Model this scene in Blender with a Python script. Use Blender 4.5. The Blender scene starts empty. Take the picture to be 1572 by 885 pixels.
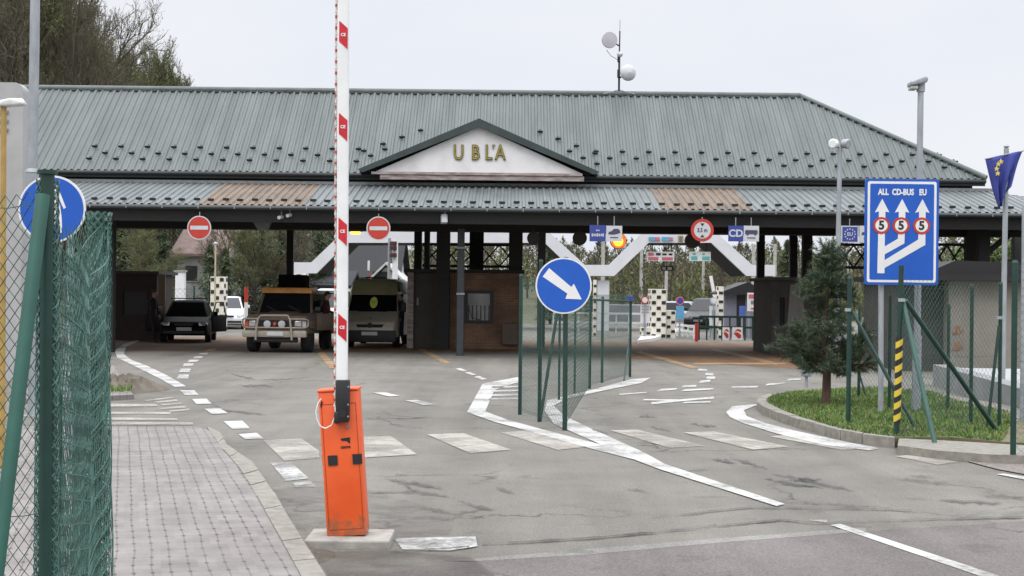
import bpy, bmesh, math, random
from mathutils import Vector, Matrix, Euler
random.seed(7)
scene = bpy.context.scene
COL = scene.collection
R = math.radians
# ---------------------------------------------------------------- survey of the place
# camera height, focal length (in photo pixels), horizon row and roll were solved from the photograph;
# ground positions below are surveyed with them and become real metres.
F, CH, CX, HY, ROLL = 2200.0, 1.70, 786.0, 455.0, R(0.6)
CR, SR = math.cos(ROLL), math.sin(ROLL)
def uv(x, y):
    a, b = x - CX, y - HY
    return a*CR + b*SR, -a*SR + b*CR
def P(x, y, Y):
    u, v = uv(x, y)
    return Vector((u*Y/F, Y, CH - v*Y/F))
def G(x, y, z=0.0):
    u, v = uv(x, y)
    Y = F*(CH - z)/max(v, 0.5)
    return Vector((u*Y/F, Y, z))
# ---------------------------------------------------------------- materials
MATS = {}
def srgb(r, g, b):
    f = lambda c: (c/255/12.92) if c/255 <= .04045 else ((c/255+.055)/1.055)**2.4
    return (f(r), f(g), f(b))
def mat(name, col, rough=.6, metal=0., var=.15, scale=6., bump=0., bscale=40., col2=None, spec=.5, coat=0., coord='Object', stretch=None, thr=None, emit=None):
    if name in MATS: return MATS[name]
    m = bpy.data.materials.new(name); m.use_nodes = True
    nt = m.node_tree; n = nt.nodes; l = nt.links
    b = n['Principled BSDF']
    b.inputs['Roughness'].default_value = rough
    b.inputs['Metallic'].default_value = metal
    b.inputs['Specular IOR Level'].default_value = spec
    b.inputs['Coat Weight'].default_value = coat
    tc = n.new('ShaderNodeTexCoord')
    src = tc.outputs[coord]
    if stretch:
        mp = n.new('ShaderNodeMapping'); mp.inputs['Scale'].default_value = stretch
        l.new(src, mp.inputs['Vector']); src = mp.outputs['Vector']
    nz = n.new('ShaderNodeTexNoise'); nz.inputs['Scale'].default_value = scale
    nz.inputs['Detail'].default_value = 6; nz.inputs['Roughness'].default_value = .62
    l.new(src, nz.inputs['Vector'])
    cr = n.new('ShaderNodeValToRGB')
    c2 = col2 if col2 else tuple(min(1, c*(1+var)) for c in col)
    c1 = col if col2 else tuple(c*(1-var) for c in col)
    lo, hi = thr if thr else (.33, .67)
    cr.color_ramp.elements[0].position = lo; cr.color_ramp.elements[1].position = hi
    cr.color_ramp.elements[0].color = (*c1, 1); cr.color_ramp.elements[1].color = (*c2, 1)
    l.new(nz.outputs['Fac'], cr.inputs['Fac'])
    l.new(cr.outputs['Color'], b.inputs['Base Color'])
    if bump:
        nb = n.new('ShaderNodeTexNoise'); nb.inputs['Scale'].default_value = bscale; nb.inputs['Detail'].default_value = 4
        l.new(src, nb.inputs['Vector'])
        bp = n.new('ShaderNodeBump'); bp.inputs['Strength'].default_value = bump; bp.inputs['Distance'].default_value = .01
        l.new(nb.outputs['Fac'], bp.inputs['Height']); l.new(bp.outputs['Normal'], b.inputs['Normal'])
    if emit:
        b.inputs['Emission Color'].default_value = (*emit[:3], 1); b.inputs['Emission Strength'].default_value = emit[3]
    MATS[name] = m
    return m
def worn_paint(name, col, amount, scale=7., rough=.75, soft=.12, lo=.1, hi=.95):
    """paint sheet with holes worn through to the surface below"""
    m = bpy.data.materials.new(name); m.use_nodes = True
    nt = m.node_tree; n = nt.nodes; l = nt.links; b = n['Principled BSDF']; b.inputs['Roughness'].default_value = rough
    tc = n.new('ShaderNodeTexCoord')
    n1 = n.new('ShaderNodeTexNoise'); n1.inputs['Scale'].default_value = scale; n1.inputs['Detail'].default_value = 9; n1.inputs['Roughness'].default_value = .72
    n2 = n.new('ShaderNodeTexNoise'); n2.inputs['Scale'].default_value = 1.3; n2.inputs['Detail'].default_value = 3
    l.new(tc.outputs['Object'], n1.inputs['Vector']); l.new(tc.outputs['Object'], n2.inputs['Vector'])
    cr = n.new('ShaderNodeValToRGB'); cr.color_ramp.elements[0].color = (*[c*.78 for c in col], 1); cr.color_ramp.elements[1].color = (*col, 1)
    cr.color_ramp.elements[0].position = .35; cr.color_ramp.elements[1].position = .6
    l.new(n2.outputs['Fac'], cr.inputs['Fac']); l.new(cr.outputs['Color'], b.inputs['Base Color'])
    r2 = n.new('ShaderNodeValToRGB'); r2.color_ramp.elements[0].position = amount-.07; r2.color_ramp.elements[1].position = amount+soft
    r2.color_ramp.elements[0].color = (lo, lo, lo, 1); r2.color_ramp.elements[1].color = (hi, hi, hi, 1)
    n3 = n.new('ShaderNodeMath'); n3.operation = 'MULTIPLY_ADD'; n3.inputs[1].default_value = .55
    n4 = n.new('ShaderNodeMath'); n4.operation = 'MULTIPLY'; n4.inputs[1].default_value = .45
    l.new(n2.outputs['Fac'], n4.inputs[0]); l.new(n1.outputs['Fac'], n3.inputs[0]); l.new(n4.outputs[0], n3.inputs[2])
    l.new(n3.outputs[0], r2.inputs['Fac'])
    tr = n.new('ShaderNodeBsdfTransparent'); mx = n.new('ShaderNodeMixShader')
    l.new(r2.outputs['Color'], mx.inputs['Fac']); l.new(tr.outputs[0], mx.inputs[1]); l.new(b.outputs[0], mx.inputs[2])
    l.new(mx.outputs[0], n['Material Output'].inputs['Surface'])
    return m
def glass(name, col=(.02, .025, .03), rough=.06):
    m = mat(name, col, rough, 0, .1, 3, spec=.5); return m
# ---------------------------------------------------------------- mesh builder
class MB:
    def __init__(s): s.v = []; s.f = []; s.mi = []
    def add(s, vs, fs, m=0):
        o = len(s.v); s.v += [Vector(v) for v in vs]
        s.f += [tuple(i+o for i in f) for f in fs]; s.mi += [m]*len(fs); return s
    def box(s, c, d, rot=None, m=0):
        x, y, z = d[0]/2, d[1]/2, d[2]/2
        vs = [Vector(p) for p in ((-x,-y,-z),(x,-y,-z),(x,y,-z),(-x,y,-z),(-x,-y,z),(x,-y,z),(x,y,z),(-x,y,z))]
        if rot is not None:
            M = rot if isinstance(rot, Matrix) else Euler(rot).to_matrix()
            vs = [M @ p for p in vs]
        c = Vector(c)
        return s.add([p+c for p in vs], [(3,2,1,0),(4,5,6,7),(0,1,5,4),(1,2,6,5),(2,3,7,6),(3,0,4,7)], m)
    def bar(s, p0, p1, w, h, m=0):
        """rectangular bar from p0 to p1; w horizontal, h in the other direction"""
        p0, p1 = Vector(p0), Vector(p1); d = (p1-p0); L = d.length; d.normalize()
        up = Vector((0,0,1)) if abs(d.z) < .95 else Vector((0,1,0))
        sd = d.cross(up).normalized(); u2 = sd.cross(d).normalized()
        vs = []
        for p in (p0, p1):
            for a, b in ((-1,-1),(1,-1),(1,1),(-1,1)): vs.append(p + sd*a*w/2 + u2*b*h/2)
        return s.add(vs, [(3,2,1,0),(4,5,6,7),(0,1,5,4),(1,2,6,5),(2,3,7,6),(3,0,4,7)], m)
    def cyl(s, p0, p1, r0, r1=None, n=10, m=0, caps=True):
        r1 = r0 if r1 is None else r1
        p0, p1 = Vector(p0), Vector(p1); d = (p1-p0)
        if d.length < 1e-9: return s
        d.normalize(); a = d.orthogonal().normalized(); b = d.cross(a)
        vs = []
        for p, r in ((p0, r0), (p1, r1)):
            for k in range(n):
                t = 2*math.pi*k/n; vs.append(p + (a*math.cos(t)+b*math.sin(t))*r)
        fs = [(k, (k+1) % n, n+(k+1) % n, n+k) for k in range(n)]
        if caps: fs += [tuple(range(n-1, -1, -1)), tuple(range(n, 2*n))]
        return s.add(vs, fs, m)
    def tube(s, pts, r, n=8, m=0, rs=None, closed=False):
        pts = [Vector(p) for p in pts]; N = len(pts); vs = []; prev = None
        for i, p in enumerate(pts):
            q0 = pts[i-1] if (i > 0 or closed) else pts[i]; q1 = pts[(i+1) % N] if (i < N-1 or closed) else pts[i]
            d = (q1-q0).normalized()
            a = d.orthogonal().normalized() if prev is None else (prev - d*prev.dot(d)).normalized()
            prev = a; b = d.cross(a); rr = rs[i] if rs else r
            for k in range(n):
                t = 2*math.pi*k/n; vs.append(p + (a*math.cos(t)+b*math.sin(t))*rr)
        fs = []
        for i in range(N if closed else N-1):
            j = (i+1) % N
            for k in range(n): fs.append((i*n+k, i*n+(k+1) % n, j*n+(k+1) % n, j*n+k))
        if not closed: fs += [tuple(range(n-1, -1, -1)), tuple(range((N-1)*n, N*n))]
        return s.add(vs, fs, m)
    def prism(s, pts, y0, y1, m=0):
        """outline in x,z, front at y0 (towards the viewer), back at y1"""
        n = len(pts)
        A = sum(pts[i][0]*pts[(i+1) % n][1]-pts[(i+1) % n][0]*pts[i][1] for i in range(n))
        if A < 0: pts = pts[::-1]
        vs = [(p[0], y0, p[1]) for p in pts] + [(p[0], y1, p[1]) for p in pts]
        fs = [tuple(range(n)), tuple(range(2*n-1, n-1, -1))] + [(i, n+i, n+(i+1) % n, (i+1) % n) for i in range(n)]
        return s.add(vs, fs, m)
    def disc(s, cx, cz, r, y0, y1, n=40, m=0):
        return s.prism([(cx+r*math.cos(2*math.pi*k/n), cz+r*math.sin(2*math.pi*k/n)) for k in range(n)], y0, y1, m)
    def ring(s, cx, cz, r0, r1, y0, y1, n=40, m=0):
        vs = []
        for r, y in ((r1, y0), (r0, y0), (r0, y1), (r1, y1)):
            vs += [(cx+r*math.cos(2*math.pi*k/n), y, cz+r*math.sin(2*math.pi*k/n)) for k in range(n)]
        fs = []
        for q in range(4):
            a, b = q*n, ((q+1) % 4)*n
            for k in range(n): fs.append((a+k, b+k, b+(k+1) % n, a+(k+1) % n))
        return s.add(vs, fs, m)
    def lathe(s, prof, o, axis=(0,0,1), n=20, m=0):
        o = Vector(o); d = Vector(axis).normalized(); a = d.orthogonal().normalized(); b = d.cross(a); vs = []
        for r, h in prof:
            for k in range(n):
                t = 2*math.pi*k/n; vs.append(o + d*h + (a*math.cos(t)+b*math.sin(t))*r)
        fs = []
        for i in range(len(prof)-1):
            for k in range(n): fs.append((i*n+k, i*n+(k+1) % n, (i+1)*n+(k+1) % n, (i+1)*n+k))
        fs += [tuple(range(n-1, -1, -1)), tuple(range((len(prof)-1)*n, len(prof)*n))]
        return s.add(vs, fs, m)
    def hull(s, pts, bevel=0., seg=2, m=0):
        bm = bmesh.new()
        for p in pts: bm.verts.new(p)
        r = bmesh.ops.convex_hull(bm, input=bm.verts[:])
        junk = [g for g in r['geom_interior'] if isinstance(g, bmesh.types.BMVert)]
        if junk: bmesh.ops.delete(bm, geom=junk, context='VERTS')
        bmesh.ops.dissolve_limit(bm, angle_limit=R(1.5), verts=bm.verts[:], edges=bm.edges[:])
        if bevel: bmesh.ops.bevel(bm, geom=bm.edges[:], offset=bevel, segments=seg, profile=.5, affect='EDGES', clamp_overlap=True)
        bm.verts.index_update()
        s.add([v.co.copy() for v in bm.verts], [tuple(v.index for v in f.verts) for f in bm.faces], m)
        bm.free(); return s
    def rbox(s, c, d, bev=.02, seg=2, m=0, rot=None):
        x, y, z = d[0]/2, d[1]/2, d[2]/2
        M = Euler(rot).to_matrix() if rot is not None else Matrix.Identity(3)
        c = Vector(c)
        return s.hull([M @ Vector((a*x, b*y, e*z)) + c for a in (-1,1) for b in (-1,1) for e in (-1,1)], bev, seg, m)
    def panel(s, q, inset=.0, th=.01, out=.004, m=0):
        """thin slab lying proud on the quad q (corners in order, normal by right hand)"""
        q = [Vector(p) for p in q]; c = sum(q, Vector())/4
        nrm = (q[1]-q[0]).cross(q[3]-q[0]).normalized()
        if inset:
            qq = []
            for i in range(4):
                a, b = (q[(i+1) % 4]-q[i]).normalized(), (q[i-1]-q[i]).normalized()
                qq.append(q[i] + (a+b)*inset)
            q = qq
        f = [p + nrm*out for p in q]; b = [p + nrm*(out-th) for p in q]
        return s.add(f+b, [(0,1,2,3),(7,6,5,4),(0,4,5,1),(1,5,6,2),(2,6,7,3),(3,7,4,0)], m)
    def build(s, name, mats, parent=None, org=None, smooth=None):
        me = bpy.data.meshes.new(name)
        o3 = Vector(org) if org is not None else Vector((0,0,0))
        me.from_pydata([v-o3 for v in s.v], [], s.f)
        if not isinstance(mats, (list, tuple)): mats = [mats]
        for m in mats: me.materials.append(m)
        if len(mats) > 1: me.polygons.foreach_set('material_index', s.mi)
        if smooth is not None:
            me.polygons.foreach_set('use_smooth', [True]*len(me.polygons)); me.set_sharp_from_angle(angle=R(smooth))
        me.update()
        o = bpy.data.objects.new(name, me); COL.objects.link(o)
        if parent is not None: o.parent = parent
        elif org is not None: o.location = o3
        return o
def scatter(name, mb, m, parent, spots, org):
    """the same small part set out at several spots, each an object of its own"""
    first = None
    for s_ in spots:
        if first is None: o = first = mb.build(name, m, parent)
        else: o = first.copy(); COL.objects.link(o)
        o.location = Vector(s_)-Vector(org)
def tag(o, label=None, cat=None, group=None, kind=None):
    if label: o['label'] = label
    if cat: o['category'] = cat
    if group: o['group'] = group
    if kind: o['kind'] = kind
    return o
def empty(name, loc, label=None, cat=None, group=None, rz=0.):
    o = bpy.data.objects.new(name, None); COL.objects.link(o); o.location = loc; o.rotation_euler.z = rz
    o.empty_display_size = .2
    return tag(o, label, cat, group)
def copy_tree(o, parent=None):
    kids = [c for c in bpy.data.objects if c.parent == o]
    c = o.copy(); COL.objects.link(c)
    if parent is not None: c.parent = parent
    for k in kids: copy_tree(k, c)
    return c
def text_geo(body, size, depth=.004, sx=1., bold=0.):
    cu = bpy.data.curves.new('lettering', 'FONT'); cu.body = body; cu.size = size; cu.extrude = depth/2
    cu.align_x = 'CENTER'; cu.align_y = 'CENTER'; cu.offset = bold; cu.resolution_u = 3
    o = bpy.data.objects.new('lettering', cu); COL.objects.link(o)
    dg = bpy.context.evaluated_depsgraph_get(); dg.update()
    me = bpy.data.meshes.new_from_object(o.evaluated_get(dg))
    vs = [Vector((v.co.x*sx, -v.co.z, v.co.y)) for v in me.vertices]; fs = [tuple(p.vertices) for p in me.polygons]
    bpy.data.objects.remove(o); bpy.data.curves.remove(cu); bpy.data.meshes.remove(me)
    return vs, fs
def add_text(mb, body, size, c, m=0, sx=1., bold=0., depth=.004):
    vs, fs = text_geo(body, size, depth, sx, bold)
    mb.add([v+Vector(c) for v in vs], fs, m)
def sheet(mb, pts, m=0):
    """flat polygon facing up"""
    n = len(pts); A = sum(pts[i].x*pts[(i+1) % n].y-pts[(i+1) % n].x*pts[i].y for i in range(n))
    if A < 0: pts = pts[::-1]
    mb.add(pts, [tuple(range(n))], m)
def slab(mb, pts, z0, z1, m=0):
    n = len(pts); A = sum(pts[i].x*pts[(i+1) % n].y-pts[(i+1) % n].x*pts[i].y for i in range(n))
    if A < 0: pts = pts[::-1]
    vs = [(p.x, p.y, z1) for p in pts]+[(p.x, p.y, z0) for p in pts]
    mb.add(vs, [tuple(range(n))]+[(i, n+i, n+(i+1) % n, (i+1) % n) for i in range(n)], m)
def chain(mb, p0, p1, z0, z1, cell=.055, r=.0014, warp=None, n=3, m=0):
    """chain-link wires as real diagonal wires between two posts"""
    p0, p1 = Vector((p0[0], p0[1], 0)), Vector((p1[0], p1[1], 0)); L = (p1-p0).length; H = z1-z0; d = (p1-p0)/L
    def pt(a, b):
        q = p0 + d*a; q.z = z0+b
        return warp(q, a/L, b/H) if warp else q
    k = -H
    while k < L:
        for sgn in (1, -1):
            a0, b0, a1, b1 = k, 0., k+H, H
            if a0 < 0: b0 = -a0; a0 = 0
            if a1 > L: b1 = H-(a1-L); a1 = L
            if b1 <= b0: continue
            if sgn < 0: b0, b1 = H-b0, H-b1
            if warp:
                N = 10
                mb.tube([pt(a0+(a1-a0)*i/N, b0+(b1-b0)*i/N) for i in range(N+1)], r, n, m)
            else: mb.cyl(pt(a0, b0), pt(a1, b1), r, r, n, m, caps=False)
        k += cell*1.414
    for b in (0.02, .5, .98):
        if warp: mb.tube([pt(L*i/12, H*b) for i in range(13)], r*1.3, n, m)
        else: mb.cyl(pt(0, H*b), pt(L, H*b), r*1.3, r*1.3, n, m)
# ================================================================ world, sun, camera
w = bpy.data.worlds.new("World"); scene.world = w; w.use_nodes = True
nt = w.node_tree; n = nt.nodes; l = nt.links
bg = n['Background']
SUN_EL, SUN_AZ = R(52), R(150)     # a veiled sun high behind the left shoulder
sky = n.new('ShaderNodeTexSky'); sky.sky_type = 'NISHITA'; sky.sun_disc = False
sky.sun_elevation = SUN_EL; sky.sun_rotation = R(210); sky.air_density = 1.; sky.dust_density = 3.
tc = n.new('ShaderNodeTexCoord'); sp = n.new('ShaderNodeSeparateXYZ'); l.new(tc.outputs['Generated'], sp.inputs[0])
mr = n.new('ShaderNodeMapRange'); mr.inputs['From Min'].default_value = .2; mr.inputs['From Max'].default_value = 1
mr.inputs['To Min'].default_value = .9; mr.inputs['To Max'].default_value = 3.5
l.new(sp.outputs['Z'], mr.inputs['Value'])
nz = n.new('ShaderNodeTexNoise'); nz.inputs['Scale'].default_value = 2.2; nz.inputs['Detail'].default_value = 4
mpn = n.new('ShaderNodeMapping'); mpn.inputs['Scale'].default_value = (1, 1, 2.6)
l.new(tc.outputs['Generated'], mpn.inputs['Vector']); l.new(mpn.outputs[0], nz.inputs['Vector'])
cr = n.new('ShaderNodeValToRGB'); cr.color_ramp.elements[0].position = .3; cr.color_ramp.elements[1].position = .75
cr.color_ramp.elements[0].color = (8.55, 8.95, 9.95, 1); cr.color_ramp.elements[1].color = (10., 10.1, 10.35, 1)
l.new(nz.outputs['Fac'], cr.inputs['Fac'])
vm = n.new('ShaderNodeVectorMath'); vm.operation = 'SCALE'
l.new(cr.outputs['Color'], vm.inputs[0]); l.new(mr.outputs[0], vm.inputs['Scale'])
mx = n.new('ShaderNodeMix'); mx.data_type = 'RGBA'; mx.inputs['Factor'].default_value = .94
l.new(sky.outputs[0], mx.inputs['A']); l.new(vm.outputs[0], mx.inputs['B']); l.new(mx.outputs['Result'], bg.inputs['Color'])
bg.inputs['Strength'].default_value = .105
sl = bpy.data.lights.new('sun', 'SUN'); sl.energy = .75; sl.angle = R(24); sl.color = (1, .96, .9)
so = bpy.data.objects.new('sun', sl); COL.objects.link(so)
sd = Vector((-math.sin(R(30))*math.cos(SUN_EL), -math.cos(R(30))*math.cos(SUN_EL), math.sin(SUN_EL)))
so.rotation_euler = (-sd).to_track_quat('-Z', 'Y').to_euler(); so.location = sd*60
cam = bpy.data.cameras.new('camera'); co = bpy.data.objects.new('camera', cam); COL.objects.link(co)
cam.sensor_width = 36; cam.lens = F/1572*36; cam.clip_start = .1; cam.clip_end = 3000
co.matrix_world = Matrix.Translation((0, 0, CH)) @ Matrix.Rotation(R(90), 4, 'X') @ Matrix.Rotation(ROLL, 4, 'Z')
_a, _b = 0., HY-442.5      # principal point offset, turned with the roll
cam.shift_x = (_a*CR + _b*SR)*-1/1572*0; cam.shift_y = (HY-442.5)/1572
scene.camera = co
scene.view_settings.view_transform = 'Standard'; scene.view_settings.look = 'None'
scene.view_settings.gamma = 1; scene.view_settings.exposure = 0; scene.view_settings.use_curve_mapping = False
# ================================================================ ground materials
def asphalt(name, c1, c2, tint):
    m = bpy.data.materials.new(name); m.use_nodes = True
    nt = m.node_tree; n = nt.nodes; l = nt.links; b = n['Principled BSDF']; b.inputs['Roughness'].default_value = .85
    b.inputs['Specular IOR Level'].default_value = .3
    tc = n.new('ShaderNodeTexCoord')
    def noise(sc, det, st=None, ro=.6):
        z = n.new('ShaderNodeTexNoise'); z.inputs['Scale'].default_value = sc; z.inputs['Detail'].default_value = det; z.inputs['Roughness'].default_value = ro
        if st:
            q = n.new('ShaderNodeMapping'); q.inputs['Scale'].default_value = st; q.inputs['Rotation'].default_value = (0, 0, R(-12))
            l.new(tc.outputs['Object'], q.inputs['Vector']); l.new(q.outputs[0], z.inputs['Vector'])
        else: l.new(tc.outputs['Object'], z.inputs['Vector'])
        return z
    def ramp(z, p0, p1, a, bb):
        r = n.new('ShaderNodeValToRGB'); r.color_ramp.elements[0].position = p0; r.color_ramp.elements[1].position = p1
        r.color_ramp.elements[0].color = (*a, 1); r.color_ramp.elements[1].color = (*bb, 1); l.new(z.outputs['Fac'], r.inputs['Fac']); return r
    def mul(x, y):
        q = n.new('ShaderNodeMix'); q.data_type = 'RGBA'; q.blend_type = 'MULTIPLY'; q.inputs['Factor'].default_value = 1
        l.new(x, q.inputs['A']); l.new(y, q.inputs['B']); return q.outputs['Result']
    base = ramp(noise(.28, 6), .3, .7, c1, c2).outputs[0]
    wheel = ramp(noise(1., 5, (.9, .05, 1)), .36, .6, (.78, .775, .765), (1.05, 1.05, 1.04)).outputs[0]
    fine = mul(ramp(noise(48, 3, None, .8), .32, .68, (.66, .655, .65), (1.3, 1.29, 1.27)).outputs[0], ramp(noise(150, 2, None, .8), .34, .66, (.72, .72, .72), (1.24, 1.23, 1.22)).outputs[0])
    stain = ramp(noise(2.3, 8, None, .7), .30, .44, tint, (1, 1, 1)).outputs[0]
    vo = n.new('ShaderNodeTexVoronoi'); vo.feature = 'DISTANCE_TO_EDGE'; vo.inputs['Scale'].default_value = .42
    dn = noise(1.6, 6, None, .7); ad = n.new('ShaderNodeVectorMath'); ad.operation = 'MULTIPLY_ADD'; ad.inputs[1].default_value = (1.1, 1.1, 0)
    l.new(dn.outputs['Color'], ad.inputs[0]); l.new(tc.outputs['Object'], ad.inputs[2]); l.new(ad.outputs[0], vo.inputs['Vector'])
    ck = n.new('ShaderNodeValToRGB'); ck.color_ramp.elements[0].position = .004; ck.color_ramp.elements[1].position = .013
    ck.color_ramp.elements[0].color = (.45, .44, .43, 1); ck.color_ramp.elements[1].color = (1, 1, 1, 1); l.new(vo.outputs['Distance'], ck.inputs['Fac'])
    cm = ramp(noise(.35, 3), .46, .6, (0, 0, 0), (1, 1, 1)); cq = n.new('ShaderNodeMix'); cq.data_type = 'RGBA'; cq.inputs['A'].default_value = (1, 1, 1, 1)
    l.new(cm.outputs[0], cq.inputs['Factor']); l.new(ck.outputs[0], cq.inputs['B'])
    spots = n.new('ShaderNodeTexVoronoi'); spots.inputs['Scale'].default_value = 1.1; l.new(ad.outputs[0], spots.inputs['Vector'])
    sr = n.new('ShaderNodeValToRGB'); sr.color_ramp.elements[0].position = .05; sr.color_ramp.elements[1].position = .16; sr.color_ramp.elements[0].color = (.72, .71, .7, 1); sr.color_ramp.elements[1].color = (1, 1, 1, 1); l.new(spots.outputs['Distance'], sr.inputs['Fac'])
    base = mul(base, sr.outputs[0])
    blot = ramp(noise(.9, 5, None, .65), .3, .62, (.86, .86, .85), (1.06, 1.06, 1.05)).outputs[0]
    c = mul(mul(mul(mul(mul(base, wheel), fine), stain), cq.outputs['Result']), blot)
    l.new(c, b.inputs['Base Color'])
    nb = noise(110, 3); bp = n.new('ShaderNodeBump'); bp.inputs['Strength'].default_value = .5; bp.inputs['Distance'].default_value = .006
    l.new(nb.outputs['Fac'], bp.inputs['Height']); l.new(bp.outputs[0], b.inputs['Normal'])
    return m
M_ASPH = asphalt('asphalt', (.152, .144, .128), (.198, .187, .166), (.8, .79, .77))
M_ASPH2 = asphalt('asphalt_pinkish', (.135, .12, .115), (.165, .147, .14), (.76, .74, .72))
M_BROWN = asphalt('dusty_brown_floor', (.16, .095, .054), (.245, .15, .088), (.62, .6, .58))
M_GRASS = mat('grass_green', (.045, .085, .018), .9, 0, scale=2.2, col2=(.09, .13, .03), bump=.6, bscale=60)
M_FIELD = mat('rough_ground', (.07, .075, .035), .95, 0, scale=.5, col2=(.11, .1, .05), bump=.5, bscale=10)
M_DIRT = mat('dirt', (.085, .068, .05), .95, 0, scale=5, col2=(.16, .135, .105), bump=.9, bscale=30)
M_GRAVEL = mat('gravel', (.10, .085, .072), .95, 0, scale=38, col2=(.27, .24, .215), bump=1., bscale=55)
M_WGRAVEL = mat('pale_gravel', (.2, .2, .2), .95, 0, scale=30, col2=(.46, .46, .46), bump=1., bscale=40)
M_KERB = mat('kerb_concrete', (.17, .155, .13), .85, 0, scale=9, col2=(.27, .25, .215), bump=.4, bscale=60)
M_CONC = mat('concrete', (.24, .225, .2), .85, 0, scale=7, col2=(.36, .34, .3), bump=.4, bscale=50)
M_YARD = mat('concrete_yard', (.19, .185, .175), .85, 0, scale=1.2, col2=(.25, .245, .235), bump=.3, bscale=40)
M_LINE = worn_paint('white_road_paint', (.47, .46, .43), .42, 12, lo=.3, soft=.1, hi=.96)
M_LINE_W = worn_paint('worn_cream_road_paint', (.45, .415, .36), .42, 7, lo=.22, soft=.2, hi=.8)
M_LINE_O = worn_paint('dusty_orange_road_paint', (.36, .24, .13), .36, 9, lo=.3, hi=.85)
M_LINE_T = worn_paint('scraped_white_road_paint', (.5, .49, .47), .46, 13, lo=.12, soft=.14, hi=.92)
M_DAMP = worn_paint('damp_dirt', (.085, .07, .056), .44, 3.2, lo=.0, soft=.22, hi=.75)
M_TAR = worn_paint('dark_crack', (.055, .052, .05), .45, 6, lo=.0, soft=.2, hi=.8)
def pavers():
    m = bpy.data.materials.new('concrete_pavers'); m.use_nodes = True
    nt = m.node_tree; n = nt.nodes; l = nt.links; b = n['Principled BSDF']; b.inputs['Roughness'].default_value = .9
    tc = n.new('ShaderNodeTexCoord'); mp = n.new('ShaderNodeMapping'); mp.inputs['Rotation'].default_value = (0, 0, R(-15.2))
    l.new(tc.outputs['Object'], mp.inputs['Vector'])
    wz = n.new('ShaderNodeTexNoise'); wz.inputs['Scale'].default_value = .9; l.new(mp.outputs[0], wz.inputs['Vector'])
    ad = n.new('ShaderNodeVectorMath'); ad.operation = 'MULTIPLY_ADD'; ad.inputs[1].default_value = (.05, .05, 0)
    l.new(wz.outputs['Color'], ad.inputs[0]); l.new(mp.outputs[0], ad.inputs[2])
    sp = n.new('ShaderNodeSeparateXYZ'); l.new(ad.outputs[0], sp.inputs[0])
    def math_(op, a, bb=None, c=None):
        q = n.new('ShaderNodeMath'); q.operation = op
        for i, v in enumerate((a, bb, c)):
            if v is None: continue
            if isinstance(v, (int, float)): q.inputs[i].default_value = v
            else: l.new(v, q.inputs[i])
        return q.outputs[0]
    def edge(o, s):          # distance to the nearest joint in metres
        f = math_('PINGPONG', math_('MULTIPLY', o, 1/s), .5); return math_('MULTIPLY', f, s)
    du, dv = edge(sp.outputs['X'], .107), edge(sp.outputs['Y'], .25)
    def step(d, a, bb):
        q = n.new('ShaderNodeMapRange'); q.interpolation_type = 'SMOOTHSTEP'
        q.inputs['From Min'].default_value = a; q.inputs['From Max'].default_value = bb; q.inputs['To Min'].default_value = 1; q.inputs['To Max'].default_value = 0
        l.new(d, q.inputs['Value']); return q.outputs[0]
    ju, jv = step(du, .0015, .006), step(dv, .002, .010)
    dot = step(math_('SQRT', math_('ADD', math_('MULTIPLY', du, du), math_('MULTIPLY', math_('MULTIPLY', dv, dv), .12))), .007, .016)
    pz = n.new('ShaderNodeTexNoise'); pz.inputs['Scale'].default_value = .8; l.new(tc.outputs['Object'], pz.inputs['Vector'])
    j = math_('MAXIMUM', math_('MAXIMUM', math_('MULTIPLY', ju, .42), math_('MULTIPLY', jv, .22)), math_('MULTIPLY', dot, .72))
    j = math_('MULTIPLY', j, math_('MULTIPLY_ADD', pz.outputs['Fac'], 1.2, .35))
    nz = n.new('ShaderNodeTexNoise'); nz.inputs['Scale'].default_value = 3.; nz.inputs['Detail'].default_value = 7; l.new(tc.outputs['Object'], nz.inputs['Vector'])
    cr = n.new('ShaderNodeValToRGB'); cr.color_ramp.elements[0].position = .32; cr.color_ramp.elements[1].position = .66
    cr.color_ramp.elements[0].color = (.172, .156, .143, 1); cr.color_ramp.elements[1].color = (.228, .208, .192, 1)
    l.new(nz.outputs['Fac'], cr.inputs['Fac'])
    # slight tone of each block
    fl = n.new('ShaderNodeVectorMath'); fl.operation = 'FLOOR'
    sc = n.new('ShaderNodeVectorMath'); sc.operation = 'MULTIPLY_ADD'; sc.inputs[1].default_value = (1/.107, 1/.25, 0); sc.inputs[2].default_value = (.5, .5, 0); l.new(ad.outputs[0], sc.inputs[0])
    l.new(sc.outputs[0], fl.inputs[0])
    wn = n.new('ShaderNodeTexWhiteNoise'); wn.noise_dimensions = '2D'; l.new(fl.outputs[0], wn.inputs['Vector'])
    tone = math_('MULTIPLY_ADD', wn.outputs['Value'], .16, .92)
    ml = n.new('ShaderNodeVectorMath'); ml.operation = 'SCALE'; l.new(cr.outputs[0], ml.inputs[0]); l.new(tone, ml.inputs['Scale'])
    mx = n.new('ShaderNodeMix'); mx.data_type = 'RGBA'; mx.inputs['B'].default_value = (.03, .027, .022, 1)
    l.new(j, mx.inputs['Factor']); l.new(ml.outputs[0], mx.inputs['A']); l.new(mx.outputs['Result'], b.inputs['Base Color'])
    bp = n.new('ShaderNodeBump'); bp.inputs['Strength'].default_value = .6; bp.inputs['Distance'].default_value = .006; bp.invert = True
    l.new(j, bp.inputs['Height']); l.new(bp.outputs[0], b.inputs['Normal'])
    return m
M_PAVE = pavers()
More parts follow.
